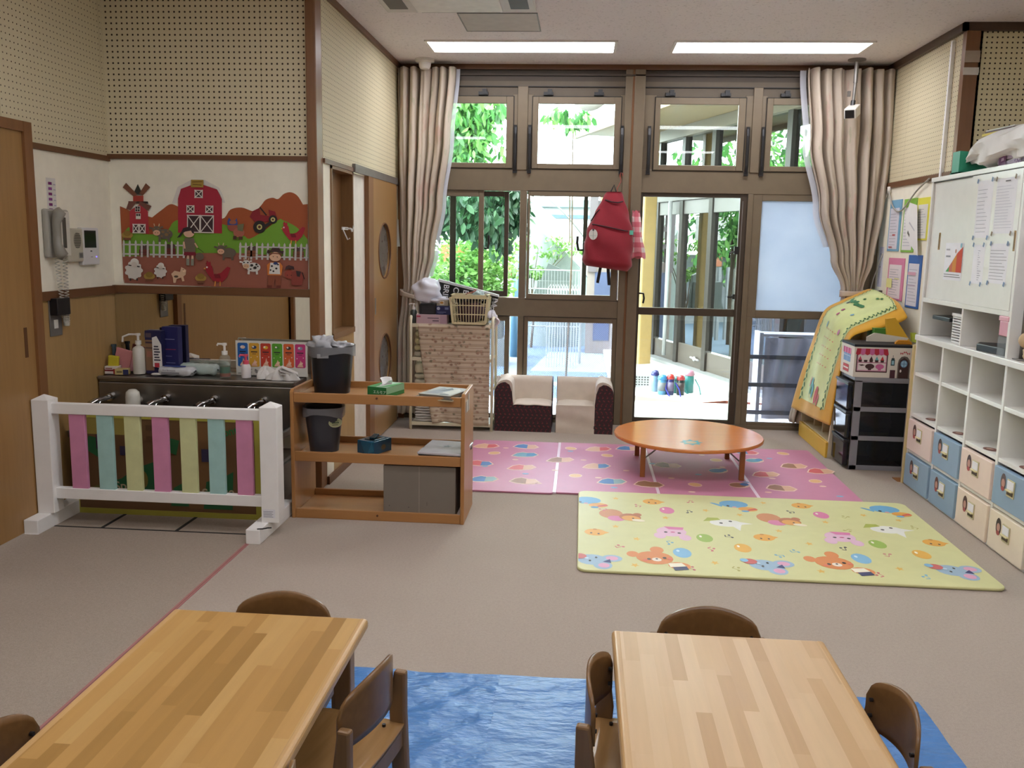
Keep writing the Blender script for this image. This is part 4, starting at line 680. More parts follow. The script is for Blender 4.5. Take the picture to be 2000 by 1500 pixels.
fdraw('horse',[('e',1670,950,42,40,'9a4436'),('p',[(1640,880),(1665,868),(1710,880),(1715,905),(1660,900),(1632,910)],'3a2426'),('e',1665,885,20,14,'4a2a2a'),('p',[(1690,930),(1720,915),(1780,930),(1800,970),(1785,1045),(1695,1045),(1690,1000)],'8a3c32'),('p',[(1730,915),(1775,925),(1765,970),(1740,965)],'2c2024'),('l',(1785,930),(1808,990),8,'2a1e20'),('e',1655,957,4,4,'1a1010'),('e',1690,957,4,4,'1a1010')],32)
for x,y in((415,995),(880,1000),(215,630)): fdraw('straw_hat',[('e',x,y,52,30,'a4843c'),('e',x,y-15,34,26,'8c7030'),('r',x-35,y+25,x+35,y+45,'7a4a34')],34)
# ================= by the windows =================
# cloth rack (x -1.34..-.68, y 6.93..7.25)
RX,RY=-1.005,7.08
rk=thing('storage_rack','cream metal rack with a flowered cover over its front','rack',(RX,RY,0))
for s_ in(-1,1):
    MB('e4dcc0').tube([(s_*.325,-.14,0),(s_*.325,-.14,.87),(s_*.325,-.12,.90),(s_*.325,.12,.90),(s_*.325,.14,.87),(s_*.325,.14,0)],.012).build('side_tube','plastic',parent=rk,smooth=1)
for z in(.05,.31,.57,.835): MB('e4dcc0').box(-.32,.32,-.14,.14,z-.008,z+.008).box(-.32,.32,-.147,-.137,z-.016,z+.012).build('rack_shelf','plastic',parent=rk,bevel=.003)
def cov(u,v):
    x0=-.265+.12*v**1.3; x1=.305; return (x0+(x1-x0)*u,-.158-.012*math.sin(11*u+2*v)*v-.006*math.sin(25*u)*v,.845-.79*v-.03*(1-u)*v*0+.012*math.sin(6*u)*v)
t=thing('rack_cover','cream cloth with rows of small brown flowers hanging over the rack','cloth',(RX,RY,0)); MB().grid(cov,50,30).build('cover_cloth','floral',parent=t,smooth=1,solid=.002); MB().grid(lambda u,v:(-.265+.57*u,-.158+.05*v,.845+.004*math.sin(v*PI)),20,3).build('folded_top','floral',parent=t,smooth=1)
k=0
def roll(x,z,w,h,c,label,rz=0,g=None,n='folded_towel'):
    global k; k+=1
    def f(u,v):
        a=2*PI*v; ca,sa=math.cos(a),math.sin(a); q=min(1,(1-abs(2*u-1))*5)**.5; return ((u-.5)*w,.08*math.copysign(abs(ca)**.6,ca)*(.85+.15*q)+.004*math.sin(9*u+k),h/2+h/2*math.copysign(abs(sa)**.6,sa)*(.6+.4*q)+.002*math.sin(14*u+k*2))
    return one(MB(c).grid(f,14,16),n,'vfabric',label,'towel',g,loc=(RX+x,RY-.05,z),rz=rz,smooth=1)
for i,(z,h,c) in enumerate(((.58,.045,'cfc9b4'),(.627,.05,'d2ca9e'),(.679,.055,'d4cc9c'),(.736,.05,'c9c296'))): roll(-.235,z,.13,h,c,('lowest','second lowest','third','topmost')[i]+' rolled cloth in the upper left compartment of the rack',.05*i,'rolled cloths in the rack')
for i,(z,h,c) in enumerate(((.32,.04,'d8d4c4'),(.362,.04,'d4ceb8'),(.404,.04,'cfc8ae'),(.446,.085,'d6ceb0'))): roll(-.235,z,.13,h,c,('lowest','second lowest','third','topmost plump')[i]+' rolled cloth in the middle left compartment of the rack',.03*i,'rolled cloths in the rack')
for i in range(7): roll(-.2,.06+i*.0215,.19,.02,('dcd8d2','d4d0ca')[i%2],'white folded towel in the low stack of the rack, %s'%('bottom of the stack','second from the bottom','third from the bottom','fourth from the bottom','third from the top','second from the top','top of the stack')[i],.02*(i%3),'white towels stacked low in the rack')
# stuff on rack
RZ=.8475
def bx2(*a,**q): return bx(*a,**q)
bx('paper_box','pale pink tissue carton lying on the rack under the darker boxes','box',-1.165,7.0,RZ,.245,.11,.072,'c4a8b2',0,[('r',.005,.05,.035,.062,'b8405a'),('r',.09,.042,.18,.048,'5a4a5a'),('r',.13,.02,.18,.028,'5a4a5a'),('r',.19,.0,.245,.072,'b497a6')])
bx('paper_box','black carton on the pink one at the left of the rack','box',-1.20,7.01,RZ+.0725,.13,.10,.078,'17161c',0,[('r',.02,.012+i*.011,.115,.015+i*.011,'44444c') for i in range(5)])
bx('paper_box','dark blue carton with a round emblem beside the black one','box',-1.075,7.005,RZ+.0725,.115,.10,.068,'1c2150',0,[('e',.02,.048,.013,.013,'b8bcd0'),('r',.07,.04,.1,.058,'6a74a0'),('r',.01,.018,.08,.022,'8088b0'),('r',.02,.01,.06,.013,'6a74a0')])
bx('paper_box','small beige carton with an orange picture on the blue one','box',-1.085,7.02,RZ+.141,.09,.09,.045,'a39a86',0,[('r',.025,.008,.06,.038,'d8cfc0'),('e',.04,.024,.014,.009,'c08a3a')])
one(MB('e6e8f4').blob((0,0,.10),(.11,.09,.105),n=40,m=24,w=.10,seed=5).blob((.10,-.02,.03),(.09,.05,.03),n=24,m=12,w=.2,seed=8),'plastic_bag','baglike','puffy white plastic bag on the black carton next to the left curtain','bag',loc=(-1.215,7.04,RZ+.15),smooth=1)
t=pump('hand_wash_bottle','dark pump bottle with a white pump at the left end of the rack',-1.315,6.985,[(.024,.0),(.026,.005),(.026,.09),(.018,.105),(.015,.108)],'3a4240','dcdcd8',ntop=.06,nozzle=.03); t.location.z=RZ+.0
# basket
bk=thing('laundry_basket','cream plastic lattice basket on the rack','basket',(-.865,7.0,RZ)); m=MB('e2d8ae')
def bp(s,x,z): # taper
    k=1+.16*z/.235; return x*k
H_=.235; ax,ay=.125,.09
for z in(.005,.0,.082,.158): pass
def ringbar(z,h,t_): 
    k=1+.18*z/H_; X,Y=ax*k,ay*k; m.box(-X,X,-Y,-Y+t_,z,z+h); m.box(-X,X,Y-t_,Y,z,z+h); m.box(-X,-X+t_,-Y,Y,z,z+h); m.box(X-t_,X,-Y,Y,z,z+h)
ringbar(0,.022,.004); ringbar(.08,.007,.004); ringbar(.15,.007,.004); ringbar(.205,.03,.006); ringbar(.228,.008,.012)
m.box(-ax,ax,-ay,ay,0,.004)
for i in range(13):
    q=-1+2*i/12
    for yy in(-1,1): m.tube([(q*ax,yy*ay,.01),(q*ax*1.17,yy*ay*1.17,.215)],.0032 if 0<i<12 else .012,n=4)
for i in range(7):
    q=-1+2*i/6
    for xx in(-1,1): m.tube([(xx*ax,q*ay,.01),(xx*ax*1.17,q*ay*1.17,.215)],.003,n=4)
m.build('basket_body','plastic',parent=bk)
one(MB('4a3238').blob((0,0,.1),(.115,.08,.095),n=20,m=10,w=.06,seed=3).blob((-.02,.0,.19),(.1,.07,.035),'221f22',n=24,m=10,w=.2,seed=4),'laundry','vfabric','dark mixed clothes filling the cream basket','clothes',loc=(-.865,7.0,RZ+.005),smooth=1)
one(MB('b0c4c4').blob((0,0,0),(.045,.04,.03),n=20,m=10,w=.2,seed=6),'face_cloth','vfabric','pale blue cloth on top of the basket clothes','cloth',loc=(-.80,6.98,RZ+.235),smooth=1)
one(MB('b06a5c').tube([(-.03,0,0),(-.01,-.01,.012),(.03,0,.02),(.05,.01,.035),(.03,.02,.04)],.004),'cord','plastic','thin pinkish cord looping over the basket clothes','cord',loc=(-.87,6.97,RZ+.235),smooth=1)
# black bag with white letters
t=thing('shopping_bag','black carrier bag with white letters behind the cream basket','bag',(-.90,7.12,RZ)); tilt=.17
pts=[(-.21,.03),(.21,.0),(.235,.22),(-.235,.345)]
m=MB('141418'); m.prism([(-.20,.0),(.16,.0),(.245,.215),(-.235,.335)],-.02,.04,'y'); m.prism([(-.24,.325),(.245,.212),(.245,.228),(-.238,.345)],-.024,.04,'y','d0d0d4'); m.build('bag_body','gloss',parent=t)
d=MB(); fr_=F((0,-.021,0),(1,0,0),(0,0,1),(0,-1,0))
for i,wd in enumerate(('BRIE','C CA','BR RN','EE','IL U','RA')): text(d,wd,fr_,-.19+i*.078,.305-i*.02,.062,'d8d8dc',-PI/2-.12,.001,k=2)
text(d,'MAGUE MA',fr_,.205,.20,.042,'d8d8dc',-PI/2-.30,.001,k=2)
d.build('lettering','print',parent=t)
rag('plastic_bag','white crumpled bag hanging on the rack\'s right upper corner',-.70,7.05,.90,.045,12,'e4e2ea','bag',(.8,.8,1.1))
one(MB('d8c8cc').grid(lambda u,v:(.02*math.sin(5*v)+.03*(u-.5),.01*math.sin(7*u),-.09*v),6,8),'face_towel','vfabric','small pinkish cloth hanging off the right rack corner','cloth',loc=(-.665,7.0,.90),smooth=1,solid=.002)
rag('plastic_bag','white cloth heap on the floor side of the rack behind the left sofa',-.66,7.25,.34,.05,15,'dcd2cc','bag',(.8,.8,1.1))
# sofas
def sofa(x,y,flip,label):
    s=thing('child_sofa',label,'sofa',(x,y,0),0,'small corner sofas under the window'); W_=.225; D=.36
    g=(lambda q:q) if not flip else (lambda q:-q)
    # side profile: arm on the outer side (x=-W), back along y=D ; seat height .235, top .415
    def prof(w0,r0): # rounded arm cross section in x-z, from outer to inner
        return [(-W_,0),(-W_,.33)]+[(-W_+.09-.09*math.cos(a),.33+.085*math.sin(a)) for a in [PI*k/2/6 for k in range(1,7)]]+[(-W_+.09+.05*math.sin(a),.415-.05*(1-math.cos(a))) for a in [PI*k/2/4 for k in range(1,5)]]+[(-W_+.145,.25),(-W_+.155,.2),(-W_+.15,0)]
    pr=[(g(a),b) for a,b in prof(0,0)]; m=MB().prism(pr,0.004,D,'y'); 
    m.build('arm','canvas',parent=s,smooth=2)
    pf=[(g(a),b) for a,b in [(-W_,0),(-W_,.32)]+[(-W_+.082-.082*math.cos(q),.32+.075*math.sin(q)) for q in [PI*k/2/6 for k in range(1,7)]]+[(-W_+.115,.375),(-W_+.135,.32),(-W_+.145,.23)]+([(-W_+.15,.205),(W_,.20),(W_,0)] if not flip else [(-W_+.15,0)])]
    MB().prism(pf,-.006,.004,'y').build('patterned_front','brocade',parent=s)
    x0,x1=sorted((g(-W_+.145),g(W_-.0)))
    if flip: 
        MB().grid(lambda u,v:(x0+(x1-x0)*u,-.008-.004*math.sin(9*v+3*u)*math.sin(PI*v),.225*v),14,16).build('front_cover','canvas',parent=s,smooth=1)
    MB().box(x0,x1,.0,D-.02,.0,.215).build('seat_block','canvas' if flip else 'brocade',parent=s,bevel=.01)
    MB().grid(lambda u,v:(x0+(x1-x0)*u,-.006+(D-.1)*v,.214+.018*math.sin(PI*min(1,max(0,u)))**.4*math.sin(PI*min(.5,.02+v))**.5+.002*math.sin(13*u+5*v)),16,12).build('seat_cover','canvas',parent=s,smooth=1,solid=.004)
    b0,b1=sorted((g(-W_+.02),g(W_))); bm=MB(); n=8
    prb=[(D,0),(D,.34)]+[(D-.08+.08*math.cos(a),.335+.08*math.sin(a)) for a in [PI/2*k/6 for k in range(1,7)]]+[(D-.08-.05*math.sin(a),.415-.05*(1-math.cos(a))) for a in [PI/2*k/4 for k in range(1,5)]]+[(D-.14,.22),(D-.14,0)]
    MB().prism(prb,b0,b1-.004 if not flip else b1,'x').build('back','canvas',parent=s,smooth=2)
    e=g(W_); MB().prism([(q[0],q[1]*.995) for q in prb],min(e,e+g(.004)),max(e,e+g(.004)),'x').prism([(0,0),(D-.1,0),(D-.1,.21),(0,.205)],min(e,e+g(.003)),max(e,e+g(.003)),'x').build('patterned_side','brocade',parent=s)
    return s
sofa(-.435,6.985,0,'left little sofa with cream seat and dark red patterned front'); sofa(.055,6.985,1,'right little sofa with cream front and dark red patterned arm')
# backpack, hanger, pink bag
by=YB-.13
h=thing('wire_hanger','thin red hook hanging from the window stay at the central post','hook',(.28,by+.05,1.93)); MB('a04a3c').tube([(.02,0,.10),(.02,.0,.12),(.005,0,.125),(.0,-.0,.10),(.01,0,.06),(-.02,-.01,.0),(-.015,-.01,-.03)],.0035).build('hook_wire','paint',parent=h)
b=thing('backpack','red backpack with a round white tag hanging at the central post','backpack',(.215,by,1.30))
def bpf(u,v):
    # v 0 top..1 bottom ; closed section
    a=2*PI*u; z=.60-.60*v; w=(.055+.115*min(1,v*1.9)**.8+.03*v)*(1 if v<.93 else 1-(v-.93)*2.2); d_=(.03+.075*min(1,v*1.5)**.7)*(1 if v<.93 else 1-(v-.93)*4); 
    ca,sa=math.cos(a),math.sin(a); x=w*math.copysign(abs(ca)**.75,ca); y=d_*math.copysign(abs(sa)**.8,sa)
    return (x+.02*(1-v)-.02*v+.004*math.sin(9*z*5+3*a),y-.03+.005*math.sin(22*z+4*a),z-.04*x*3*(v)+.0)
m=MB().grid(bpf,40,30); m.add([bpf(i/40,0) for i in range(40)],[tuple(range(40))]); m.add([bpf(i/40,1) for i in range(40)],[tuple(range(40))]); m.build('body','redcloth',parent=b,smooth=1)
m=MB().grid(lambda u,v:((u-.5)*.30*(.75+.25*v)-.015,-.105-.02*math.sin(PI*u)**.5*math.sin(PI*min(1,.1+v))**.5,.33-.30*v-.03*(u-.5)),14,12); m.build('front_pocket','redcloth',parent=b,smooth=1)
zz=MB('2a0a10'); zz.tube([(-.145,-.10,.345),(-.08,-.118,.335),(.0,-.125,.32),(.10,-.118,.30),(.14,-.10,.295)],.0045).tube([(-.05,-.085,.535),(0,-.10,.52),(.05,-.10,.515),(.09,-.085,.525)],.005).tube([(-.155,-.05,.37),(-.12,-.085,.43),(-.09,-.09,.46)],.004); zz.build('zipper','paint',parent=b)
MB('131316').tube([(-.02,0,.57),(.02,0,.655),(.05,0,.57)],.007).tube([(-.17,0,.23),(-.205,-.02,.2),(-.20,-.02,.10),(-.17,-.02,.05),(-.12,-.01,.03)],.006).tube([(.16,0,.14),(.15,-.01,.06),(.10,0,.02)],.006).obox((-.075,-.02,-.045),(.024,.004,.15),(0,.15,0)).obox((.0,-.02,-.055),(.026,.004,.16),(0,-.1,0)).build('strap','paint',parent=b)
d=MB('cfcfc8'); draw(d,[('e',0,0,.034,.042,'cfcfc8'),('l',(0,-.035),(0,.03),.004,'8a9a8e'),('l',(-.025,-.01),(.025,-.01),.003,'9aa8a0'),('e',0,.035,.008,.008,'3a3a3e')],F((-.135,-.145,.265),(1,0,0),(0,0,1),(0,-1,0))); d.build('round_tag','print',parent=b)
MB('58b09a').obox((.165,-.085,.285),(.03,.02,.035)).build('green_label','print',parent=b)
t=thing('drawstring_bag','pink checked drawstring bag beside the red backpack','bag',(.425,by+.0,1.40))
def ck(u,v): 
    i=int(u*6)%2; j=int(v*9)%2; return 'e8d8d4' if i and j else ('d88a94' if i or j else 'c8606e')
MB().grid(lambda u,v:((.028+.03*v)*math.cos(2*PI*u)*(1+.1*math.sin(9*v))-.01+.05*v*.6,.02*math.sin(2*PI*u)*(1+.4*math.sin(PI*v)),.35-.36*v+.012*math.sin(6*PI*u)*(1 if v>.9 or v<.1 else 0)),24,36,ck).build('bag_cloth','vfabric',parent=t,smooth=1)
# mats
pm_=thing('play_mat','pink folding play mat with animal prints under the round table','play mat',(0,0,0))
def rr(x0,x1,y0,y1,r=.04,n=5):
    o=[]
    for cx,cy,a in((x1-r,y1-r,0),(x0+r,y1-r,PI/2),(x0+r,y0+r,PI),(x1-r,y0+r,3*PI/2)): o+=[(cx+r*math.cos(a+PI/2*k/n),cy+r*math.sin(a+PI/2*k/n)) for k in range(n+1)]
    return o
PX=[-.78,-.125,.505,1.10,1.72]; 
for i in range(4):
    q=rr(PX[i]+.009,PX[i+1]-.009,5.205+.02*(i>0)+.02*(i>2),6.58+.012*i,.012 if 0<i<3 else .02)
    MB('c57f9b').prism(q,.001,.0115).build('mat_panel','matvinyl',parent=pm_,bevel=.003)
MB('ecd4e2').box(-.135,-.115,5.23,6.59,.001,.0105).box(.496,.514,5.23,6.6,.001,.0105).box(1.09,1.11,5.24,6.61,.001,.0105).build('hinge_glare','plastic',parent=pm_)  # mat folds, widened and paled so their colour carries the white glare
def crit(kind,c1,c2,o='eac6b4'):
    if kind=='a': sh=[('p',[(-.09,-.02),(-.06,.03),(-.02,.05),(.02,.035),(.06,.04),(.09,.0),(.06,-.035),(.0,-.045),(-.05,-.04)],o),('p',[(-.08,-.018),(-.055,.024),(-.02,.042),(.015,.03),(.01,-.035),(-.045,-.033)],c1),('p',[(.01,.03),(.055,.033),(.08,0),(.055,-.028),(.01,-.035)],c2)]
    elif kind=='b': sh=[('e',0,0,.06,.04,o),('e',-.01,0,.048,.03,c1),('e',.03,.01,.025,.02,c2)]
    else: sh=[('e',0,0,.04,.028,o),('e',0,0,.033,.022,c1)]
    return sh
PK='d8a888';RD2='cf5a5e';BL2='4a7cb4';TL='6aa0b4';BN='9a6a4a';YL='e0b078'
d=MB(); fr_=F((0,0,.0115),(1,0,0),(0,1,0),(0,0,1))
pl=[(-.66,6.38,'a',PK,RD2),(-.37,6.41,'a',BL2,PK),(-.58,6.17,'c',YL,YL),(-.36,6.15,'a',TL,'4a8ab4'),(-.65,5.86,'a',RD2,BL2),(-.36,5.79,'a',RD2,PK),(-.58,5.46,'a',BL2,'8aa8ac'),(-.32,5.45,'a',BN,PK),(-.11,6.04,'a',BN,PK),(0,5.63,'c',YL,YL),(-.04,6.40,'c',YL,YL),(.16,6.41,'a',PK,RD2),(.38,6.47,'a',BL2,PK),(.22,6.22,'c',YL,YL),(.14,5.9,'a',PK,BL2),(.23,5.52,'a',BL2,'8aa8ac'),(.46,5.49,'a',BN,BN),(.70,6.44,'c',YL,YL),(.94,6.45,'a',PK,RD2),(.62,6.0,'a',BN,PK),(.95,5.9,'b',BL2,BL2),(.98,6.2,'c',YL,YL),(1.23,6.48,'a',BL2,RD2),(1.25,6.23,'b',TL,'4a8ab4'),(1.49,6.11,'a',BN,PK),(1.5,6.48,'c',YL,YL),(1.25,5.85,'a',RD2,PK),(1.03,5.55,'b',BN,BL2),(1.28,5.52,'a',BN,PK),(1.54,5.72,'c',YL,YL),(1.64,5.99,'a',RD2,PK),(.75,5.52,'c',YL,YL)]
for i,(x,y,kk,a,b_) in enumerate(pl): draw(d,crit(kk,a,b_),fr_,T=(lambda x,y,r:lambda p,q:(x+1.1*p,y+1.7*q+r*p))(x,y,(.1,-.15,.2)[i%3]))
for i in range(26):
    x=-.7+.094*i; y=(5.35,5.75,6.28,6.0,5.6)[i%5]+.03*(i%3); draw(d,[('e',0,0,.022,.016,('e6c2b0','7fa8c8','e4b4a4')[i%3])],fr_,T=xf(min(x,1.6),y))
d.build('printed_pattern','matvinyl',parent=pm_)
ym=thing('play_mat','thick yellow play mat printed with bears, mice and balloons','play mat',(0,0,0))
def ymp(x,y): return x,y
q=rr(.02,1.935,3.94,5.275,.05); MB('d3d098').prism(q,0.001,.015).build('mat_body','matvinyl',parent=ym,bevel=.006,seg=3)
d=MB(); fr_=F((0,0,.0152),(1,0,0),(0,1,0),(0,0,1))
def put(sh,x,y,s=1,r=0,fl=1): 
    T=xf(x,y,s,r,fl); 
    # clip prints that would leave the mat
    out=[]
    draw(d,sh,fr_,T=lambda a,b:(min(1.93,max(.025,T(a,b)[0])),y+(T(a,b)[1]-y)*1.3),k0=1,eps=.0002)
DK2='4a4440'
bear=[('e',-.11,.02,.028,.03,'dc8c54'),('e',.0,.085,.032,.035,'dc8c54'),('e',-.01,.0,.085,.065,'dc8c54'),('e',.10,-.06,.05,.035,'dc8c54'),('p',[(.05,-.045),(.11,-.03),(.13,-.06),(.06,-.08)],'efe6d0'),('p',[(.07,-.08),(.13,-.06),(.14,-.09),(.08,-.11)],'46486a'),('e',.0,-.018,.022,.018,'f0e2d0'),('e',.0,-.012,.006,.006,DK2),('e',-.035,-.02,.009,.009,DK2),('e',.035,.005,.009,.009,DK2),('e',-.05,-.035,.012,.008,'e07a6a'),('e',.06,.0,.012,.008,'e07a6a')]
for x,y in((.40,4.14),(1.25,4.18)): put(bear,x,y,1.05,-.1)
for x,y in((.53,4.23),(1.39,4.26)): put([('e',0,0,.045,.055,'86b8d8'),('e',-.018,.02,.008,.012,'c8e0ee')],x,y)
mouse=[('e',.0,0,.07,.055,'9fb8cc'),('e',.05,-.055,.045,.04,'9fb8cc'),('e',.055,-.055,.027,.024,'dca0bc'),('e',.095,.02,.05,.036,'9fb8cc'),('e',.095,.02,.03,.022,'dca0bc'),('p',[(.05,-.02),(.085,.01),(.09,-.03)],'3c4272'),('e',-.06,.03,.035,.028,'cc6a66'),('e',-.085,.04,.02,.018,'86b8d8'),('e',-.01,-.015,.006,.008,DK2),('e',.02,.02,.006,.008,DK2),('e',-.025,.01,.010,.008,'c8dcea')]
for x,y in((.09,4.08),(.90,4.11),(1.77,4.15)): put(mouse,x,y,1.0,0)
sq=[('e',-.06,.02,.055,.055,'cc8a5c'),('e',-.03,-.03,.04,.03,'d884a8'),('e',.03,.0,.05,.042,'b8744a'),('e',.035,-.012,.042,.03,'e0a050'),('e',.06,.035,.02,.02,'b8744a'),('e',.07,-.03,.03,.014,'e8dcc0'),('e',.045,-.012,.005,.006,DK2)]
for x,y in((.27,4.78),(1.14,4.82)): put(sq,x,y,1.2,-.15)
ele=[('e',0,.02,.075,.05,'6fa8cc'),('p',[(-.06,.0),(-.11,.03),(-.125,.025),(-.07,-.025)],'6fa8cc'),('e',.06,-.045,.05,.03,'e0a04a'),('p',[(.05,-.07),(.11,-.05),(.1,-.03),(.06,-.05)],'cc5a4a'),('e',.04,-.075,.02,.012,'6fa8cc'),('e',-.035,-.01,.008,.01,DK2),('e',-.005,-.025,.012,.008,'d8a0a8')]
for x,y in((.07,5.04),(.92,5.08),(1.78,5.1)): put(ele,x,y,1.1,0)
pig=[('e',0,.01,.075,.06,'e0b8cc'),('e',-.065,-.04,.03,.035,'e0b8cc'),('e',.055,-.06,.03,.035,'e0b8cc'),('p',[(-.03,.07),(.07,.06),(.06,.03),(-.01,.035)],'d87aa8'),('e',-.03,.0,.009,.008,DK2),('e',.035,-.01,.009,.008,DK2),('e',.005,.0,.012,.006,'cc5a8a')]
for x,y in((.51,4.54),(1.38,4.57)): put(pig,x,y,1.05,.05)
cat=[('e',0,0,.08,.045,'e6e4dc'),('p',[(.04,.03),(.13,.0),(.05,-.02)],'e6e4dc'),('p',[(.02,-.03),(.05,-.09),(.07,-.02)],'e6e4dc'),('p',[(-.11,.01),(-.08,.06),(-.03,.06),(-.02,.035),(-.07,.02)],'a8b04e'),('e',-.025,-.005,.009,.008,DK2),('e',.025,.02,.009,.008,DK2)]
for x,y in((.82,4.74),(1.67,4.74)): put(cat,x,y,1.1,0)
ch=[('e',0,0,.055,.042,'e4a84a'),('p',[(.04,.02),(.075,.0),(.04,-.02)],'e4a84a'),('e',-.02,-.012,.006,.007,DK2),('e',.018,-.018,.006,.007,DK2),('e',0,.035,.012,.008,'c88a3a')]
for i,(x,y) in enumerate(((.45,5.09),(1.31,5.13),(.11,4.49),(.98,4.52),(1.84,4.55))): put(ch,x,y,1.0,.1*(i%2))
for c,ps in(('d87aa4',((.52,4.93),(1.38,4.96))),('9db858',((.67,4.47),(1.54,4.49))),('e4b04e',((.84,4.34),(1.71,4.36)))):
    for x,y in ps: put([('e',0,0,.042,.05,c),('e',-.018,.018,.007,.012,'f0e8d8')],x,y)
for i,(x,y) in enumerate(((.24,5.13),(.5,4.79),(.74,4.96),(.92,4.9),(1.1,5.16),(.22,4.6),(.32,4.41),(.29,4.03),(.67,4.11),(1.19,4.45),(1.15,4.06),(1.37,4.83),(1.79,4.92),(1.62,4.99),(1.53,4.14),(1.08,4.64))): put([star(0,0,.022,'e0b65a',rot=.3+i)],x,y)
NC=('c87a7a','4a4a52','7ab0c8','cc6a74','b0a85e')
for i,(x,y) in enumerate(((.67,5.12),(.64,4.92),(.48,4.37),(.68,4.3),(.76,4.04),(.55,4.02),(.8,4.51),(1.09,4.32),(.23,4.28),(1.51,4.94),(1.54,4.33),(1.35,4.4),(1.62,4.05),(1.41,4.05),(1.83,4.8),(.36,5.0),(1.22,5.0),(1.0,4.25),(.16,4.9),(1.45,4.7))): put([('e',-.012,-.012,.008,.007,NC[i%5]),('l',(-.006,-.012),(.0,.02),.004,NC[i%5]),('l',(.0,.02),(.02,.014),.006,NC[i%5]),('e',.015,-.006,.008,.007,NC[i%5])],x,y,1,.3*i)
d.build('printed_pattern','matvinyl',parent=ym)
# round table
rt=thing('round_table','low round orange-brown folding table on the pink mat','table',(.745,5.96,.0125))
MB().lathe([(.484,.208),(.493,.213),(.494,.225),(.489,.232)],96).build('tabletop','tablewood',parent=rt)
for sx in(-1,1):
    for sy in(-1,1):
        x,y=sx*.315,sy*.29; MB('8a4e22').prism([(x-.016,y-.016),(x+.016,y-.016),(x+.016,y+.016),(x-.016,y+.016)],0,.208).build('leg','tableleg',parent=rt,bevel=.002)
    MB().tube([(sx*.30,-.27,.12),(sx*.20,-.27,.205)],.005).tube([(sx*.30,.27,.12),(sx*.20,.27,.205)],.005).box(sx*.315-.012,sx*.315+.012,-.29,.29,.17,.206).build('leg_brace','greym',parent=rt)
d=MB(); draw(d,[('p',[((.075 if i%2==0 else .05)*math.cos(i*PI/8),(.085 if i%2==0 else .055)*math.sin(i*PI/8)) for i in range(16)],'4a8a8a'),('e',0,0,.035,.035,'b8946a')],F((-.01,-.27,.2322),(1,0,0),(0,1,0),(0,0,1))); d.build('flower_sticker','gloss',parent=rt)
# ================= right side storage =================
# cubby unit front x=2.12, y 5.79 .. 3.6
CX=2.12
cb=thing('cubby_shelf','low white cubby unit with pink and blue drawers along the right wall','shelf',(CX,4.70,0))
ys=[5.795,5.378,4.985,4.585,4.19,3.79]; Y=lambda y:y-4.70
WC='efece2'
m=MB(WC).box(.0,.40,Y(3.78),Y(5.80),.0,.02); m.box(-.012,.42,Y(3.77),Y(5.80),.935,.968).box(.385,.40,Y(3.78),Y(5.80),.02,.935); m.build('carcass','whiteg',parent=cb,bevel=.002)
for i,y in enumerate(ys): MB(WC).box(.0,.385,Y(y)-.012,Y(y)+.012,.0,.935).build('divider','whiteg',parent=cb,bevel=.002)
for i in range(5):
    a,b=Y(ys[i+1])+.012,Y(ys[i])-.012
    for z in(.72,.458,.225): MB(WC).box(.004,.385,a,b,z-.01,z+.012).build('cubby_board','whiteg',parent=cb,bevel=.0015)
    d=MB('b9b6b4'); 
    for z in(.85,.60): d.box(.379,.3845,a+.12,b-.06,z-.018,z+.018)
    d.build('name_strip','paint',parent=cb)
    d=MB('6a3a34'); draw(d,[('e',0,0,.035,.05,'7a4a40'),('e',0,.01,.018,.02,'c09a88')],F((.045,(a+b)/2-.03,.4705),(1,0,0),(0,1,0),(0,0,1))); d.build('photo_sticker','print',parent=cb)
    for z0,z1,row in((.24,.432,0),(.012,.208,1)):
        c=('d9b9b0','9fb6cc')[(i+row)%2]
        c={(0,0):'ecd6cc',(1,0):'94aec6',(2,0):'efd8ca',(3,0):'8fa8c0',(4,0):'efd8ca',(0,1):'93acc2',(1,1):'93acc2',(2,1):'f0dcc8',(3,1):'f0e0ca',(4,1):'93acc2'}[(i,row)]
        dr=MB(c).box(-.012,.02,a+.004,b-.004,z0,z1).box(.02,.36,a+.004,a+.01,z0,z1-.01,'ddd8d0').box(.02,.36,b-.01,b-.004,z0,z1-.01,'ddd8d0').box(.02,.36,a+.01,b-.01,z0,z0+.006,'ddd8d0').build('drawer','print',parent=cb,bevel=.003)
        yc=(a+b)/2-.01; zc=z0+.12
        q=MB('c9bf96'); q.box(-.016,-.012,yc-.035,yc+.04,zc-.045,zc+.04).box(-.018,-.015,yc-.03,yc+.035,zc-.008,zc+.034,'eceaf0').box(-.018,-.015,yc-.028,yc+.033,zc-.036,zc-.016,'4a3a22').box(-.028,-.015,yc-.03,yc+.035,zc-.016,zc-.010,'d8cc9c'); q.build('label_holder','print',parent=dr,bevel=.001)
        q=MB(); hc=('4a2c24','5a4a48','3a2a26','6a4038','4a3434')[(i*2+row)%5]; draw(q,[('e',0,0,.028,.045,hc),('e',0,-.004,.018,.022,'c49484'),('e',0,-.032,.018,.012,'a84a48')],F((-.0125,yc+.085,zc+.01),(0,-1,0),(0,0,1),(-1,0,0))); q.build('photo_sticker','print',parent=dr)
MB('d8c48e').box(-.012,.012,Y(5.80),Y(5.825),.0,.90).build('cream_edge','paint',parent=cb); MB('9c6a3c').box(-.03,.3,Y(5.83),Y(5.93),.0,.004).build('wooden_foot','paint',parent=cb)
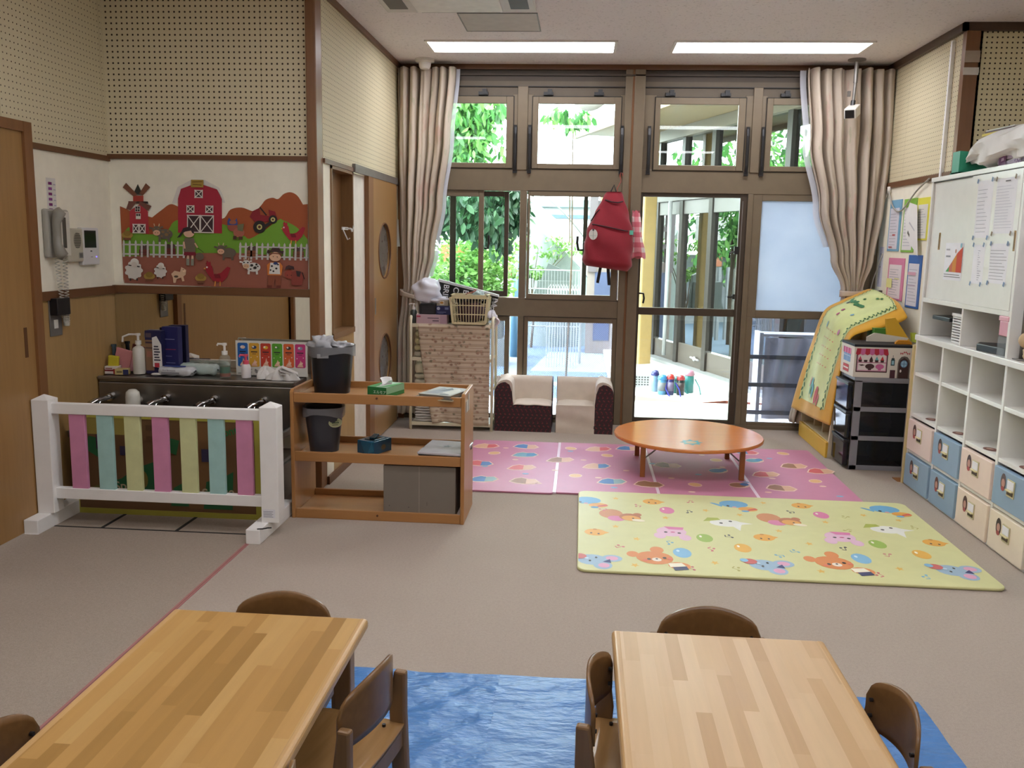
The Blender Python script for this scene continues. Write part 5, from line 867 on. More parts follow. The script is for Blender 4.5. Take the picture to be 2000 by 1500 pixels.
# upper cupboard
up=thing('wall_cupboard','white sliding-door cupboard standing on the cubby unit','cupboard',(CX,5.19,.968)); T_=.957
WC2='ece8da'
MB(WC2).box(-.0,.38,-.60,-.575,0,T_).box(0,.38,.565,.59,0,T_).box(-.004,.39,-.602,.592,T_-.022,T_+.004).box(0,.38,-.575,.565,.208,.235).box(.36,.38,-.575,.565,0,T_).box(.0,.36,-.037,-.02,0,.21).build('carcass','whiteg',parent=up,bevel=.002)
MB('e9e5d8').box(.012,.026,-.03,.562,.236,.93).build('sliding_door','whiteg',parent=up,bevel=.001); MB('ece8db').box(-.002,.010,-.572,-.0,.236,.93).build('sliding_door','whiteg',parent=up,bevel=.001)
MB('2a2622').box(.002,.36,-.572,.562,.930,.936).build('track_gap','paint',parent=up)
MB('a8854e').box(.009,.0125,.41,.43,.53,.63).box(.0085,.0125,.415,.425,.54,.62,'6a4a24').build('recessed_pull','paint',parent=up); MB('a8854e').box(-.004,-.001,-.565,-.548,.53,.63).box(-.0045,-.001,-.56,-.552,.54,.62,'6a4a24').build('recessed_pull','paint',parent=up)
def sheetp(label,cat,y0,y1,z0,z1,lines,x,name='notice',tape='7c94b0',base='f3f3f8',extra=None,skew=0):
    o=(x,y1,z0); w_=y1-y0; h_=z1-z0; fr_=F((x,y1,z0),(0,-1,0),(0,0,1),(-1,0,0)); d=MB(); 
    T=lambda a,b:(a+skew*b,b)
    sh=[('r',0,0,w_,h_,base)]+lines(w_,h_)
    if tape: sh+=[('p',[(a-.012,b-.008),(a+.004,b-.014),(a+.012,b+.008),(a-.004,b+.014)],tape) for a in(.006,w_-.006) for b in(.0,h_)]
    if extra: sh+=extra(w_,h_)
    draw(d,sh,fr_,T=T,k0=2); t=one(d,name,'paperm',label,cat); return t
rd=random.Random(4)
L1=lambda n,c='b0b0ba',x0=.1,x1=.8:(lambda w,h:[('r',w*x0,h*(.1+.8*i/n),w*(x1-rd.random()*.3),h*(.1+.8*i/n)+.0025,c) for i in range(n)])
xd=CX-.0015
sheetp('long text notice, the upper one next to the split of the doors','notice',4.925,5.11,1.565,1.865,L1(12),xd,skew=0)
sheetp('faint ruled list at the upper right of the cupboard door','notice',4.665,4.885,1.585,1.862,L1(15,'d2d2dc',.05,.95),xd,tape='8a7a68',extra=lambda w,h:[('r',w*.5,h*.93,w*.75,h*.95,'5a5a5a')])
sheetp('narrow list with a column of text at the lower middle of the cupboard','notice',4.95,5.088,1.32,1.528,L1(14,'a0a0b0',.5,.85),xd)
sheetp('lined form at the lower right of the cupboard door','notice',4.685,4.885,1.332,1.535,L1(10,'a4a4aa',.05,.98),xd)
def chart(w,h): return [('p',[(w*.12,h*.22),(w*.3,h*.22),(w*.3,h*.37),(w*.16,h*.26)],'5aa86a'),('p',[(w*.3,h*.22),(w*.47,h*.22),(w*.47,h*.52),(w*.3,h*.37)],'c46a50'),('p',[(w*.47,h*.22),(w*.68,h*.22),(w*.68,h*.72),(w*.47,h*.52)],'d08a3a'),('p',[(w*.68,h*.22),(w*.97,h*.22),(w*.97,h*.9),(w*.68,h*.72)],'cc4c34'),('r',w*.05,h*.08,w*.95,h*.1,'8a8a8a'),('r',w*.05,h*.14,w*.9,h*.16,'8a8a8a'),('e',w*.88,h*.93,.012,.014,'8ab4c8'),('e',w*.62,h*.78,.008,.012,'b07a5a'),('r',w*.1,h*.62,w*.35,h*.66,'8a8a90'),('r',w*.1,h*.8,w*.3,h*.84,'aaaab0')]
sheetp('printed chart with a rising green to red wedge on the left cupboard door','notice',5.25,5.505,1.325,1.538,chart,CX+.0115,tape=None)
# on wall papers x=XR
xw_=XR-.001
def clip(name,label,y0,y1,z0,z1,fc,pc,extra=None,lines=None):
    t=thing(name,label,'folder',(XR,(y0+y1)/2,z0)); w_=y1-y0; h_=z1-z0
    MB(fc).box(-.006,-.001,-w_/2,w_/2,0,h_).build('backing_card','print',parent=t); d=MB(); fr_=F((-.0065,w_/2,0),(0,-1,0),(0,0,1),(-1,0,0))
    draw(d,[('r',w_*.08,h_*.04,w_*.86,h_*.84,pc)]+[('r',w_*.16,h_*(.12+.06*i),w_*(.8-.25*rd.random()),h_*(.12+.06*i)+.003,'a8a8b4') for i in range(11)]+(extra(w_,h_) if extra else []),fr_,k0=2); d.build('sheets','paperm',parent=t); return t
clip('clip_folder','light blue folder of sheets, the upper one beside the curtain',6.91,7.16,1.48,1.86,'7fb4d4','e2e0ea',lambda w,h:[('r',w*.45,h*.3,w*.7,h*.33,'b85a5a'),('r',w*.2,h*.07,w*.5,h*.09,'b85a5a')])
clip('clip_folder','green folder of sheets right of the light blue one',6.61,6.86,1.475,1.855,'8cc04e','e8e6e6')
clip('clip_folder','yellow folder partly hidden by tilted white sheets',6.36,6.59,1.56,1.85,'e6e04a','e4e2d8')
clip('clip_folder','pink topped sheets with a yellow patch below the light blue folder',6.75,7.09,1.12,1.43,'e088ac','ece0e4',lambda w,h:[('r',w*.0,h*.28,w*.35,h*.5,'e8e49a'),('r',w*.5,h*.5,w*.8,h*.52,'d8d480'),('r',w*.25,h*-.2,w*.75,h*.02,'e6dcc8')])
clip('clip_folder','dark blue folder of sheets at the lower right of the notices',6.42,6.675,1.085,1.457,'3a6ab4','e4e0e8',lambda w,h:[('r',w*.1,h*.62,w*.7,h*.68,'d8a8bc'),('r',w*.1,h*.42,w*.7,h*.44,'b8a8bc')])
one(draw(MB(),[('p',[(.0,.0),(.26,-.13),(.17,.22),(.02,.245),(-.05,.15)],'ecebe8'),('p',[(.02,.03),(.07,.0),(.07,.02),(.03,.05)],'6a6a60'),('p',[(.04,.1),(.16,.04),(.16,.05),(.05,.11)],'c4c4c8')],F((XR-.03,6.70,1.58),(0,-1,0),(0,0,1),(-1,0,0))),'loose_sheets','paperm','tilted white sheets fanned over the yellow folder','paper')
one(draw(MB(),[('r',0,0,.10,.31,'cfcdd8'),('r',.03,.15,.05,.16,'8a8a98'),('r',.03,.25,.05,.26,'8a8a98')],F((XR,7.34,1.20),(0,-1,0),(0,0,1),(-1,0,0))),'height_strip','paperm','narrow pale grey strip of paper beside the right curtain','paper')
t=thing('hanging_cable','grey cable hanging in a loop from the rail above the notices','cord',(XR-.02,6.9,1.8)); pts=[(0,.29,.14),(.0,.22,.06),(-.0,.14,-.0),(-.01,.02,-.03),(-.01,-.10,.0),(-.01,-.3,.10),(-.01,-.52,.17)]
MB('b0aca4').tube([(0,a,b) for a,b in smooth([(p[1],p[2]) for p in pts])],.006).tube([(0,a,b) for a,b in smooth([(.29,.14),(.40,-.0),(.46,-.18),(.5,-.4)])],.005).box(-.006,.018,.275,.305,.12,.165,'e4e0d8').build('cable','plastic',parent=t,smooth=1)
t=thing('curtain_hook','white hook and cord beside the right curtain tie','hook',(XR-.005,7.30,1.13)); MB('d8d4c8').tube([(0,0,0),(-.02,.03,-.01),(-.03,.1,-.0)],.006).obox((0,-.08,.02),(.02,.04,.05),c='5a4a40').tube([(0,-.05,.33),(-.02,.06,.13),(-.03,.1,.0)],.004).build('hook_body','plastic',parent=t)
# things in the open compartments of the cupboard
t=thing('white_basket','white slatted plastic basket in the left open compartment','basket',(CX+.10,5.26,.9685)); m=MB('e6e4e2'); m.box(-.07,.12,-.075,.075,0,.004)
for z in [.004+.0155*i for i in range(10)]: m.box(-.075-.002*z*60*.1,-.071,-.08,.08,z,z+.009); m.box(.12,.124,-.08,.08,z,z+.009); m.box(-.075,.124,-.08,-.076,z,z+.009); m.box(-.075,.124,.076,.08,z,z+.009)
for a,b in((-.075,-.08),(-.075,.076),(.12,-.08),(.12,.076)): m.box(a,a+.005,b,b+.005,0,.17)
m.box(-.082,.13,-.086,-.078,.155,.172).box(-.082,.13,.078,.086,.155,.172).box(-.082,-.074,-.086,.086,.155,.172).box(.122,.13,-.086,.086,.155,.172); m.build('basket_body','plastic',parent=t)
one(MB('3a7a9a').box(-.05,.05,-.05,.05,0,.11),'blue_box','plastic','small blue box behind the white slatted basket','box',loc=(CX+.16,5.42,.9685))
one(MB('202024').obox((0,0,.012),(.18,.26,.024)).obox((.09,0,.05),(.012,.24,.09),(0,.2,0)),'black_tray','plastic','black flat device on a blue box in the left compartment','device',loc=(CX+.12,5.53,1.08),bevel=.004)
t=thing('black_device','black flat electronic device with a cable in the right open compartment','device',(CX+.12,4.83,.9685),.1); MB('1c1c20').prism([(-.10,-.13),(.10,-.15),(.12,.10),(-.06,.19),(-.11,.12)],0,.04).build('device_body','plastic',parent=t,bevel=.006); MB('242428').box(.0,.11,-.16,-.02,.04,.10).build('rear_block','plastic',parent=t,bevel=.006); MB('15151a').tube([(.1,-.02,.06),(.13,-.06,.14),(.15,-.1,.19),(.15,-.16,.2)],.006).tube([(.1,-.08,.09),(.12,-.11,.13),(.1,-.15,.11)],.008).build('cable','plastic',parent=t,smooth=1)
t=thing('pink_case','pink lidded case on a clear container in the right compartment','case',(CX+.03,4.66,1.075)); MB('dc98a8').box(-.03,.04,-.05,.045,0,.075).build('case_body','plastic',parent=t,bevel=.004); MB('e4a4b2').box(-.034,.044,-.054,.05,.075,.10).build('lid','plastic',parent=t,bevel=.004)
one(MB('b8c0c4').box(-.03,.04,-.05,.045,0,.104),'clear_container','clearp','clear container under the pink case','container',loc=(CX+.03,4.66,.9685))
# things on lower cubby shelves
one(MB('8a7ac0').blob((0,0,.03),(.025,.03,.03),w=.2,n=16,m=10,seed=2),'toy','vfabric','purple soft toy in the leftmost cubby','toy',loc=(CX+.08,5.42,.7325),smooth=1)
one(MB('d8d8d8').blob((0,0,.03),(.03,.03,.03),w=.08,n=16,m=10,seed=4),'sock_ball','vfabric','white rolled socks in the second cubby from the left','socks',loc=(CX+.10,5.03,.7325),smooth=1)
t=thing('hair_tie','dark brown ring shaped item in the third cubby','hair tie',(CX+.10,4.65,.7325)); MB('4a3028').tube([(0,.035*math.cos(a),.038+.032*math.sin(a)) for a in [2*PI*k/20 for k in range(20)]],.012,closed=True).build('ring','matte',parent=t,smooth=1)
# right hand side of the worktop
t=thing('plush_toy','beige plush animal lying at the right end of the worktop','plush',(CX+.12,4.46,.9685)); MB('c9ab84').blob((0,0,.055),(.10,.09,.055),n=20,m=12,w=.05,seed=3).build('body','vfabric',parent=t,smooth=1); MB('cfb28c').blob((-.06,.07,.10),(.04,.035,.04),n=16,m=10).build('ear','vfabric',parent=t,smooth=1); MB('cfb28c').blob((-.08,-.05,.035),(.05,.035,.03),n=16,m=10).build('paw','vfabric',parent=t,smooth=1)
t=thing('bag_stand','grey metal pipe stand at the right end of the worktop','stand',(CX+.05,4.53,.9685)); MB('6e7470').tube([(0,.02,0),(0,.02,.60),(.03,.0,.63),(.25,.0,.63)],.012).box(-.03,.26,-.02,.05,0,.006).build('pipe','greym',parent=t,smooth=1)
t=thing('clear_bag','translucent plastic document bag leaning on the pipe stand','bag',(CX+.06,4.47,.975)); MB('c4c4d0').grid(lambda u,v:(-.03+.03*v+.01*math.sin(8*u+3*v),.05-.20*u+.06*(v-.5)*(1-u),.09+.30*v),10,12).grid(lambda u,v:(.0+.05*v,.05-.22*u,.06+.36*v),6,6,'9aa0d8').build('bag_sheet','baglike',parent=t,smooth=1,solid=.001)
one(MB('a4a0ae').grid(lambda u,v:(.02*math.sin(5*u)+.03*v,.05-.2*u,.0+.28*v),10,8),'mesh_bag','vfabric','greyish fabric panel hanging right of the cupboard','bag',loc=(CX+.14,4.50,1.0),smooth=1,solid=.004)
one(MB('cc6a3a').blob((0,0,0),(.015,.02,.02)),'orange_ornament','plastic','small orange ornament beside the pipe stand','ornament',loc=(CX+.04,4.48,1.44),smooth=1)
# on top of cupboard
TZ=.968+.9615
t=thing('paper_bag','big crumpled white paper bag lying on top of the cupboard','bag',(CX+.15,5.05,TZ))
def pb(u,v):
    a=2*PI*v; ca,sa=math.cos(a),math.sin(a); L=.42-.95*u; k=(.35+.65*min(1,u*2.6)); q=.012*math.sin(7*a+9*u)+.010*math.sin(13*u+3*a)
    return (-.02+.17*math.copysign(abs(ca)**.7,ca)*k+q,L+.03*math.sin(3*a),.09+.02*u+ (.085*math.copysign(abs(sa)**.7,sa))*k+q*.8)
MB('eceae6').grid(pb,22,22).build('bag_body','paperm',parent=t,smooth=2)
t=pack('tissue_pack','purple and lilac packet of tissues under the white bag','x' and CX+.06,4.80,TZ,.08,.34,.055,'c9b8d0',0,None,4)
d=MB(); draw(d,[('r',0,0,.08,.05,'6a2468'),('p',[(.025,.022),(.06,.026),(.055,.04),(.03,.038)],'c8a8cc'),('e',.22,.026,.022,.022,'6a2a70'),('e',.22,.026,.012,.012,'d8c8dc')]+[('e',.22+.035*math.cos(a),.026+.03*math.sin(a),.008,.006,'6a2a70',a) for a in [k*.7 for k in range(9)]],F((-.046,.13,.0),(0,-1,0),(0,0,1),(-1,0,0)),k0=3); d.build('print','print',parent=t)
one(MB('2f9a78').prism([(0,0),(.16,0),(.16,.12),(.0,.13)],0,.10,'y').box(0,.3,0,.12,0,.012),'green_folder','print','green cardboard folder under the left end of the white bag','folder',loc=(CX+.02,5.45,TZ))
one(MB('d8c03c').obox((0,0,0),(.24,.30,.012)).obox((.01,0,.012),(.24,.28,.01),c='5a3a3a').obox((.01,-.01,.021),(.24,.28,.006),c='d8d4cc'),'magazine','print','yellow edged magazine resting on the white bag','book',loc=(CX+.26,5.30,TZ+.215),rz=.1)
# ================= bookcase corner =================
bc=thing('toy_bookcase','yellow fronted wooden toy case under the yellow blanket','bookcase',(2.03,6.885,0))
SPEC_Y='e0b23c'
MB('d9cdb2').prism([(-.235,0),(.20,0),(.20,.86),(.0,.85),(-.10,.80),(-.17,.60),(-.215,.3)],-.45,-.43,'y').prism([(-.235,0),(.20,0),(.20,.92),(.0,.90),(-.12,.72),(-.235,.30)],.33,.35,'y').build('side_panel','print',parent=bc,bevel=.003)
MB('e0b23c').box(-.245,-.225,-.45,.35,.0,.115).build('front_board','print',parent=bc,bevel=.004)
MB('d8c49a').box(-.225,.2,-.43,.33,.10,.12).box(-.19,.2,-.43,.33,.40,.42).box(-.18,.2,-.10,-.08,.12,.5).box(-.18,.2,.14,.16,.12,.5).box(.18,.2,-.43,.33,.12,.86).build('shelf_board','print',parent=bc)
one(MB('e3dccd').prism([(0,0),(.26,0),(.28,.03),(.05,.06),(.0,.03)],0,.012,'y'),'card_flap','print','pale cardboard arch piece on top of the toy case','cardboard',loc=(1.97,6.30,.865))
one(MB('e0b030').prism([(0,0),(.16,-.01),(.04,.16),(-.02,.15)],0,.03,'y').prism([(.16,0),(.19,-.01),(.18,.06),(.15,.06)],-.02,.01,'y','b8c848').box(-.08,.06,.04,.2,0,.08,'4a8a34'),'toy_roof','print','yellow and green toy piece under the blanket\'s edge','toy',loc=(2.12,6.33,.87))
# blanket
bl=thing('yellow_blanket','yellow bordered pale green printed blanket draped over the toy case','blanket',(0,0,0))
def blf(u,v,off=0):
    # v: 0 = top back near wall, 1 = bottom hem ; u: 0 near camera(right), 1 far
    near=[(2.27,1.03),(2.24,1.0),(2.13,.955),(2.01,.92),(1.90,.86),(1.85,.68),(1.81,.45),(1.79,.25)]
    far=[(2.30,1.12),(2.26,1.18),(2.16,1.15),(2.03,1.09),(1.90,1.0),(1.83,.74),(1.77,.47),(1.725,.22)]
    s=v*7; i=min(int(s),6); k=s-i; w=u**.75
    def cr(P,j):
        a,b,c,d=(P[max(i-1,0)][j],P[i][j],P[i+1][j],P[min(i+2,7)][j]); return .5*(2*b+(c-a)*k+(2*a-5*b+4*c-d)*k*k+(3*b-a-3*c+d)*k**3)
    x=cr(near,0)*(1-w)+cr(far,0)*w; z=cr(near,1)*(1-w)+cr(far,1)*w+.05*math.sin(PI*w)*(1-v)
    y=6.42+.80*u; n=.008*math.sin(9*u+5*v)+.005*math.sin(16*u-8*v)
    return (x-n-off*.9,y,z+n*.5+off*(1-v)*1.2)
MB('dca42c').grid(blf,36,50).build('border_cloth','vfabric',parent=bl,smooth=1,solid=.006)
def inn(a,b): return blf(.13+.74*a,.13+.80*b,.0055)
MB('d6e09a').grid(lambda a,b:inn(a,b),30,44).build('green_panel','vfabric',parent=bl,smooth=1)
m=MB(); rd2=random.Random(5)
def leafd(a,b,s,ang,c,w=.45):
    p=[]
    for q in range(8):
        t_=2*PI*q/8; x=s*math.cos(t_); y=s*w*math.sin(t_); xx=x*math.cos(ang)-y*math.sin(ang); yy=x*math.sin(ang)+y*math.cos(ang)
        p.append(blf(.13+.74*a+xx/.86,.13+.80*b+yy/1.25,.0105))
    m.poly(p,c)
for i in range(44):
    b=i/43; 
    for a,sg in((.05,1),(.95,-1)): leafd(a+(.018 if i%2 else -.012),b,.017,(.55 if i%2 else 2.4),'2f6a34')
for i in range(16): leafd(i/15,.02,.016,(.5 if i%2 else -.5),'2f6a34')
for a,b in((.45,.1),(.5,.13),(.62,.22)): 
    for q in range(4): leafd(a,b+.0,.02,q*.8,'3a7a3c',.25)
for i in range(7): leafd(.45+.06*i-.0,.30+.01*(i%3),.03,.4*i,'2f7a48',.7)
for i,(a,b,c,s) in enumerate(((.62,.92,'3a9a78',.05),(.5,.94,'4aa0a8',.04),(.36,.95,'c0504e',.05),(.72,.90,'c8708a',.03),(.28,.97,'b84a44',.035),(.55,.90,'6ab0c8',.03))): leafd(a,b,s,1.2,c,.6)
for i in range(5):
    for j in range(6): leafd(.28+.075*j,.62+.045*i,.012,.1,'d89a78',.3)
for a,b,c in((.75,.35,'3a3a5a'),(.6,.44,'c04a88'),(.56,.5,'c04a88'),(.3,.42,'7ab0c8'),(.68,.6,'8ab8c8'),(.22,.6,'c88ab0')): leafd(a,b,.02,1.3,c,.7)
m.build('printed_leaves','vfabric',parent=bl)
# drawer tower
dt=thing('drawer_tower','dark grey plastic tower with three smoky drawers','drawers',(2.045,6.27,0))
G='8f8e94'
m=MB(G)
for x0,x1 in((-.185,-.135),(.165,.19)): m.box(x0,x1,-.155,-.14,0,.64).box(x0,x1,.14,.155,0,.64)
for z in(0,.205,.405,.605): m.box(-.185,.19,-.155,-.14,z,z+.033).box(-.185,.19,.14,.155,z,z+.033).box(.175,.19,-.14,.14,z,z+.033)
m.box(-.19,.19,-.158,.158,.615,.64); m.build('tower_frame','plastic',parent=dt,bevel=.003)
for z in(.033,.238,.438): MB('0f0f12').box(-.135,.165,-.150,-.147,z,z+.172).build('smoky_side','smoke',parent=dt)
MB('0f0f12').box(.170,.173,-.14,.14,.03,.61).build('back_panel','smoke',parent=dt)
for i,z in enumerate((.02,.215,.415)):
    o=MB('1a1a1e').box(-.225,-.19,-.145,.145,z,z+.175).build('drawer_front','smoke2',parent=dt,bevel=.012); MB('26262a').box(-.23,-.19,-.15,.15,z+.17,z+.188).build('drawer_lip','plastic',parent=o,bevel=.004)
one(MB('5c4a3c').blob((0,0,.06),(.12,.10,.05),n=20,m=10,w=.12,seed=2),'stored_toy','vfabric','brownish soft toys in the middle smoky drawer','toy',loc=(2.06,6.28,.235),smooth=1)
one(MB('7a7264').blob((0,0,.08),(.075,.09,.08),n=20,m=12),'stored_ball','plastic','round pale ball in the bottom smoky drawer','ball',loc=(2.10,6.27,.03),smooth=1)
one(MB('58606a').blob((-.03,0,.04),(.07,.09,.045),n=20,m=10,w=.15,seed=7).blob((.06,0,.05),(.04,.05,.04),'8a8a8a'),'stored_toy','vfabric','greyish toys in the top smoky drawer','toy',loc=(2.06,6.28,.43),smooth=1)
# toy house box
hb=thing('toy_shop_box','storage box printed as a cupcake shop on the drawer tower','box',(2.03,6.265,.6405))
MB('e4dccf').box(-.19,.19,-.15,.15,0,.205).build('box_body','print',parent=hb,bevel=.002); MB('15151a').box(-.192,.192,-.152,.152,.205,.222).build('lid','print',parent=hb,bevel=.002)
d=MB(); fr_=F((-.19,-.15,0),(1,0,0),(0,0,1),(0,-1,0)); BRN='3e2422'
sh=[('r',.015,.035,.22,.17,'4a2c2a'),('r',.022,.043,.213,.165,'d8a0b8'),('r',.028,.05,.207,.16,'e8dcd8'),('r',.022,.098,.213,.104,'b8788e')]
for i in range(5): 
    x=.04+.036*i; c=('c83a5a','e8e0d8','4a2a2a','6ab8c0','c83038')[i]; sh+=[('p',[(x-.012,.118),(x+.012,.118),(x,.145)],c),('p',[(x-.010,.104),(x+.010,.104),(x+.012,.118),(x-.012,.118)],BRN)]
sh+=[('e',.105,.075,.03,.018,'4a2a2a'),('r',.095,.05,.115,.07,'4a2a2a'),('e',.17,.075,.028,.018,'d06a9c'),('r',.16,.05,.18,.07,'d06a9c'),('p',[(.03,.085),(.055,.088),(.075,.083),(.05,.078)],BRN)]
for i in range(7):
    x=.008+.0305*i; c=('b8283c','c8689a')[i%2]; sh+=[('p',[(x+.006*(3-i)/3,.195),(x+.0305+.006*(2-i)/3,.195),(x+.0305,.158),(x+.0152,.150),(x,.158)],c)]
sh+=[('r',.243,.125,.262,.135,'26383c'),('r',.240,.085,.265,.125,'26484c'),('r',.245,.092,.260,.118,'9ac4d0'),('r',.238,.0,.272,.055,'4a2430'),('l',(.252,.135),(.252,.155),.003,'3a3a3a')]
sh+=[('p',[(.285,0),(.285,.10),(.29,.125),(.305,.145),(.325,.15),(.345,.145),(.36,.125),(.365,.10),(.365,0)],'6a6058'),('p',[(.293,0),(.293,.10),(.30,.122),(.325,.14),(.35,.122),(.357,.10),(.357,0)],BRN),('e',.325,.098,.024,.026,'4a6a8a'),('e',.325,.098,.020,.022,'9ac4dc'),('r',.323,.076,.327,.12,'5a7a9a'),('r',.303,.096,.347,.1,'5a7a9a'),('e',.306,.05,.006,.01,'e0d8d0')]
for i in range(3): x=.305+.022*i; y=.168+.008*(i==1); sh+=[('p',[(x-.009,y-.008),(x,y),(x+.009,y-.008),(x+.009,y+.008),(x,y),(x-.009,y+.008)],'b83a3c')]
draw(d,sh,fr_,eps=.0002); 
draw(d,[('r',.06,.09,.22,.17,'7aa0cc'),('r',.138,.09,.142,.17,'c8d8e8'),('r',.06,.128,.22,.132,'c8d8e8')]+[('r',.05+.03*i,.145,.08+.03*i,.185,('c0306a','d878a8')[i%2]) for i in range(6)]+[('r',.07,.02,.2,.07,'c83a44'),('r',.08,.04,.19,.05,'ece0d8')],F((-.19,.15,0),(0,-1,0),(0,0,1),(-1,0,0)),eps=.0002); d.build('shop_print','print',parent=hb)
one(MB('d08a1c').prism([(-.05,0),(.06,0),(.055,.018),(.03,.028),(-.03,.028),(-.045,.015)],0,.03,'y'),'orange_toy','plastic','small orange toy lying on the shop box lid','toy',loc=(2.17,6.17,.8635),bevel=.003)
one(MB('5a3a2c').tube([(0,0,0),(0,.01,.25),(0,.03,.30),(0,.06,.30),(0,.07,.24),(0,.07,0)],.012),'brown_handle','matte','brown looped handle standing behind the cubby unit','handle',loc=(2.30,5.93,.85),smooth=1)
# ================= tables and chairs =================
def table(name,x0,x1,y0,y1,label,loc,sm_='stave'):
    t=thing(name,label,'table',loc); a,b=x0-loc[0],x1-loc[0]; c,e=y0-loc[1],y1-loc[1]
    MB().box(a,b,c,e,.418,.45).build('tabletop',sm_,parent=t,bevel=.012,seg=4)
    MB().box(a-.0005,a+.03,c,e,.4182,.4506).box(b-.03,b+.0005,c,e,.4182,.4506).build('edge_strip','tabledge',parent=t,bevel=.012,seg=4)
    MB().box(a+.06,b-.06,c+.06,c+.08,.35,.418).box(a+.06,b-.06,e-.08,e-.06,.35,.418).box(a+.055,a+.075,c+.06,e-.06,.35,.418).box(b-.075,b-.055,c+.06,e-.06,.35,.418).build('apron','chairleg',parent=t)
    for xx in(a+.055,b-.055):
        for yy in(c+.06,e-.06): MB().box(xx-.024,xx+.024,yy-.024,yy+.024,.0,.418).build('leg','chairleg',parent=t,bevel=.004)
    return t
table('dining_table',-1.122,-.563,1.10,2.322,'low laminated wood table at the left front, more orange in tone',(-.842,1.71,.006))
table('dining_table',.112,.680,1.10,2.328,'low laminated wood table at the right front, shiny and scratched',(.396,1.714,.006),'stave_sheen')  # paler copy of the table wood, lamp sheen put into its colour
ch0=thing('child_chair','','chair',(0,0,0.006))
MB().grid(lambda u,v:(-.145+.29*u,-.12+.265*v,.262-.010*math.sin(PI*u)**.8-.012*max(0,.15-v)/.15),14,10).build('seat','chairseat',parent=ch0,smooth=1,solid=.010)
def bk_(u,v):
    x=-.142+.284*u; q=1-abs(2*u-1)**2.0; zt=.448+.040*q**.9-.03*abs(2*u-1)**14; zb=.335+.012*q+.015*abs(2*u-1)**10
    return (x*(1-.0*v),.108+.035*q,zb+(zt-zb)*v)
MB().grid(bk_,24,8).build('backrest','chairply',parent=ch0,smooth=1,solid=.009)
for s_ in(-1,1):
    MB().add([(s_*.150+dx,.125+dy+(.012 if z<.1 else 0),z) for z in(0,.30,.405) for dx,dy in((-.012,-.022-(.006 if z==.30 else 0)+(.012 if z>.4 else 0)),(.012,-.022+(.012 if z>.4 else 0)),(.012,.022),(-.012,.022))],[(3,2,1,0),(8,9,10,11)]+[(a+i,a+(i+1)%4,a+4+(i+1)%4,a+4+i) for a in(0,4) for i in range(4)]).build('leg','chairleg',parent=ch0,bevel=.006)
    MB().box(s_*.143-.012,s_*.143+.012,-.115,-.075,0,.252).build('leg','chairleg',parent=ch0,bevel=.004)
    MB().box(s_*.146-.008,s_*.146+.008,-.11,.11,.215,.25).build('side_rail','chairleg',parent=ch0)
MB().grid(lambda u,v:(-.14+.28*u,.135,.205+.045*v-.010*math.sin(PI*u)),10,2).build('rear_rail','chairleg',parent=ch0,solid=.014); MB().grid(lambda u,v:(-.13+.26*u,-.10,.21+.035*v),6,2).build('front_rail','chairleg',parent=ch0,solid=.014)
mm=MB('1c1412')
for s_ in(-1,1):
    for z in(.375,.415): mm.tube([(s_*.118,.112,z),(s_*.118,.104,z)],.005)
    mm.tube([(s_*.115,.10,.262),(s_*.115,.10,.2695)],.005)
mm.build('screws','print',parent=ch0)
spots=[(-.82,2.245,0,'wooden child chair at the far end of the left table'),(.385,2.285,0,'wooden child chair at the far end of the right table'),(-.592,2.0,-103,'wooden child chair turned out from the left table, seat in view'),(.19,2.03,80,'wooden child chair between the two tables, pushed under the right one'),
 (.628,1.955,-87,'wooden child chair at the right side of the right table, curved back in view'),(-1.055,1.60,90,'wooden child chair at the left side of the left table, cut by the frame'),(-.67,1.50,-92,'wooden child chair on the left table\'s inner side, barely in view at the bottom'),(.595,1.50,-90,'wooden child chair barely in view at the bottom right of the right table')]
for i,(x,y,a,l) in enumerate(spots):
    g='small wooden chairs around the front tables'
    if i==0: ch0.location=(x,y,.006); ch0['label']=l; ch0['group']=g
    else: dup(ch0,(x,y,.006),math.radians(a),l,g)
one(MB('1c1a1c').box(-.03,.03,-.07,.02,0,.02).box(-.034,-.028,-.07,.02,0,.021,'a83a40'),'small_pouch','print','small dark red-edged pouch at the near end of the right table','pouch',loc=(.605,1.63,.457),rz=.1)
sm=thing('floor_sheet','crinkled blue plastic sheet spread under the left table','floor sheet',(0,0,0))
def shf(x0,x1,y0,y1,amp,seed,sh=0):
    def f(u,v):
        x=x0+(x1-x0)*u; y=y0+(y1-y0)*v
        e=1
        return (x,y+sh*u,.0025+amp*e*abs(math.sin(7*x+9*y+seed+1.5*math.sin(5*y)))**3+amp*.7*e*abs(math.sin(13*y-5*x+2*math.sin(7*x)))**4)
    return f
MB().grid(shf(-1.55,-.24,.6,2.905,.006,1,-.0),60,110).build('sheet_cloth','sheet',parent=sm,smooth=1)
sm=thing('floor_sheet','blue plastic sheet spread under the right table','floor sheet',(0,0,0)); MB().grid(lambda u,v:(lambda p:(p[0],p[1],p[2]+.0015))(shf(-.245,1.165,.6,2.915,.004,5,-.03)(u,v)),60,110).build('sheet_cloth','sheetsmooth2',parent=sm,smooth=1)
_ext0=set(bpy.data.objects.keys())
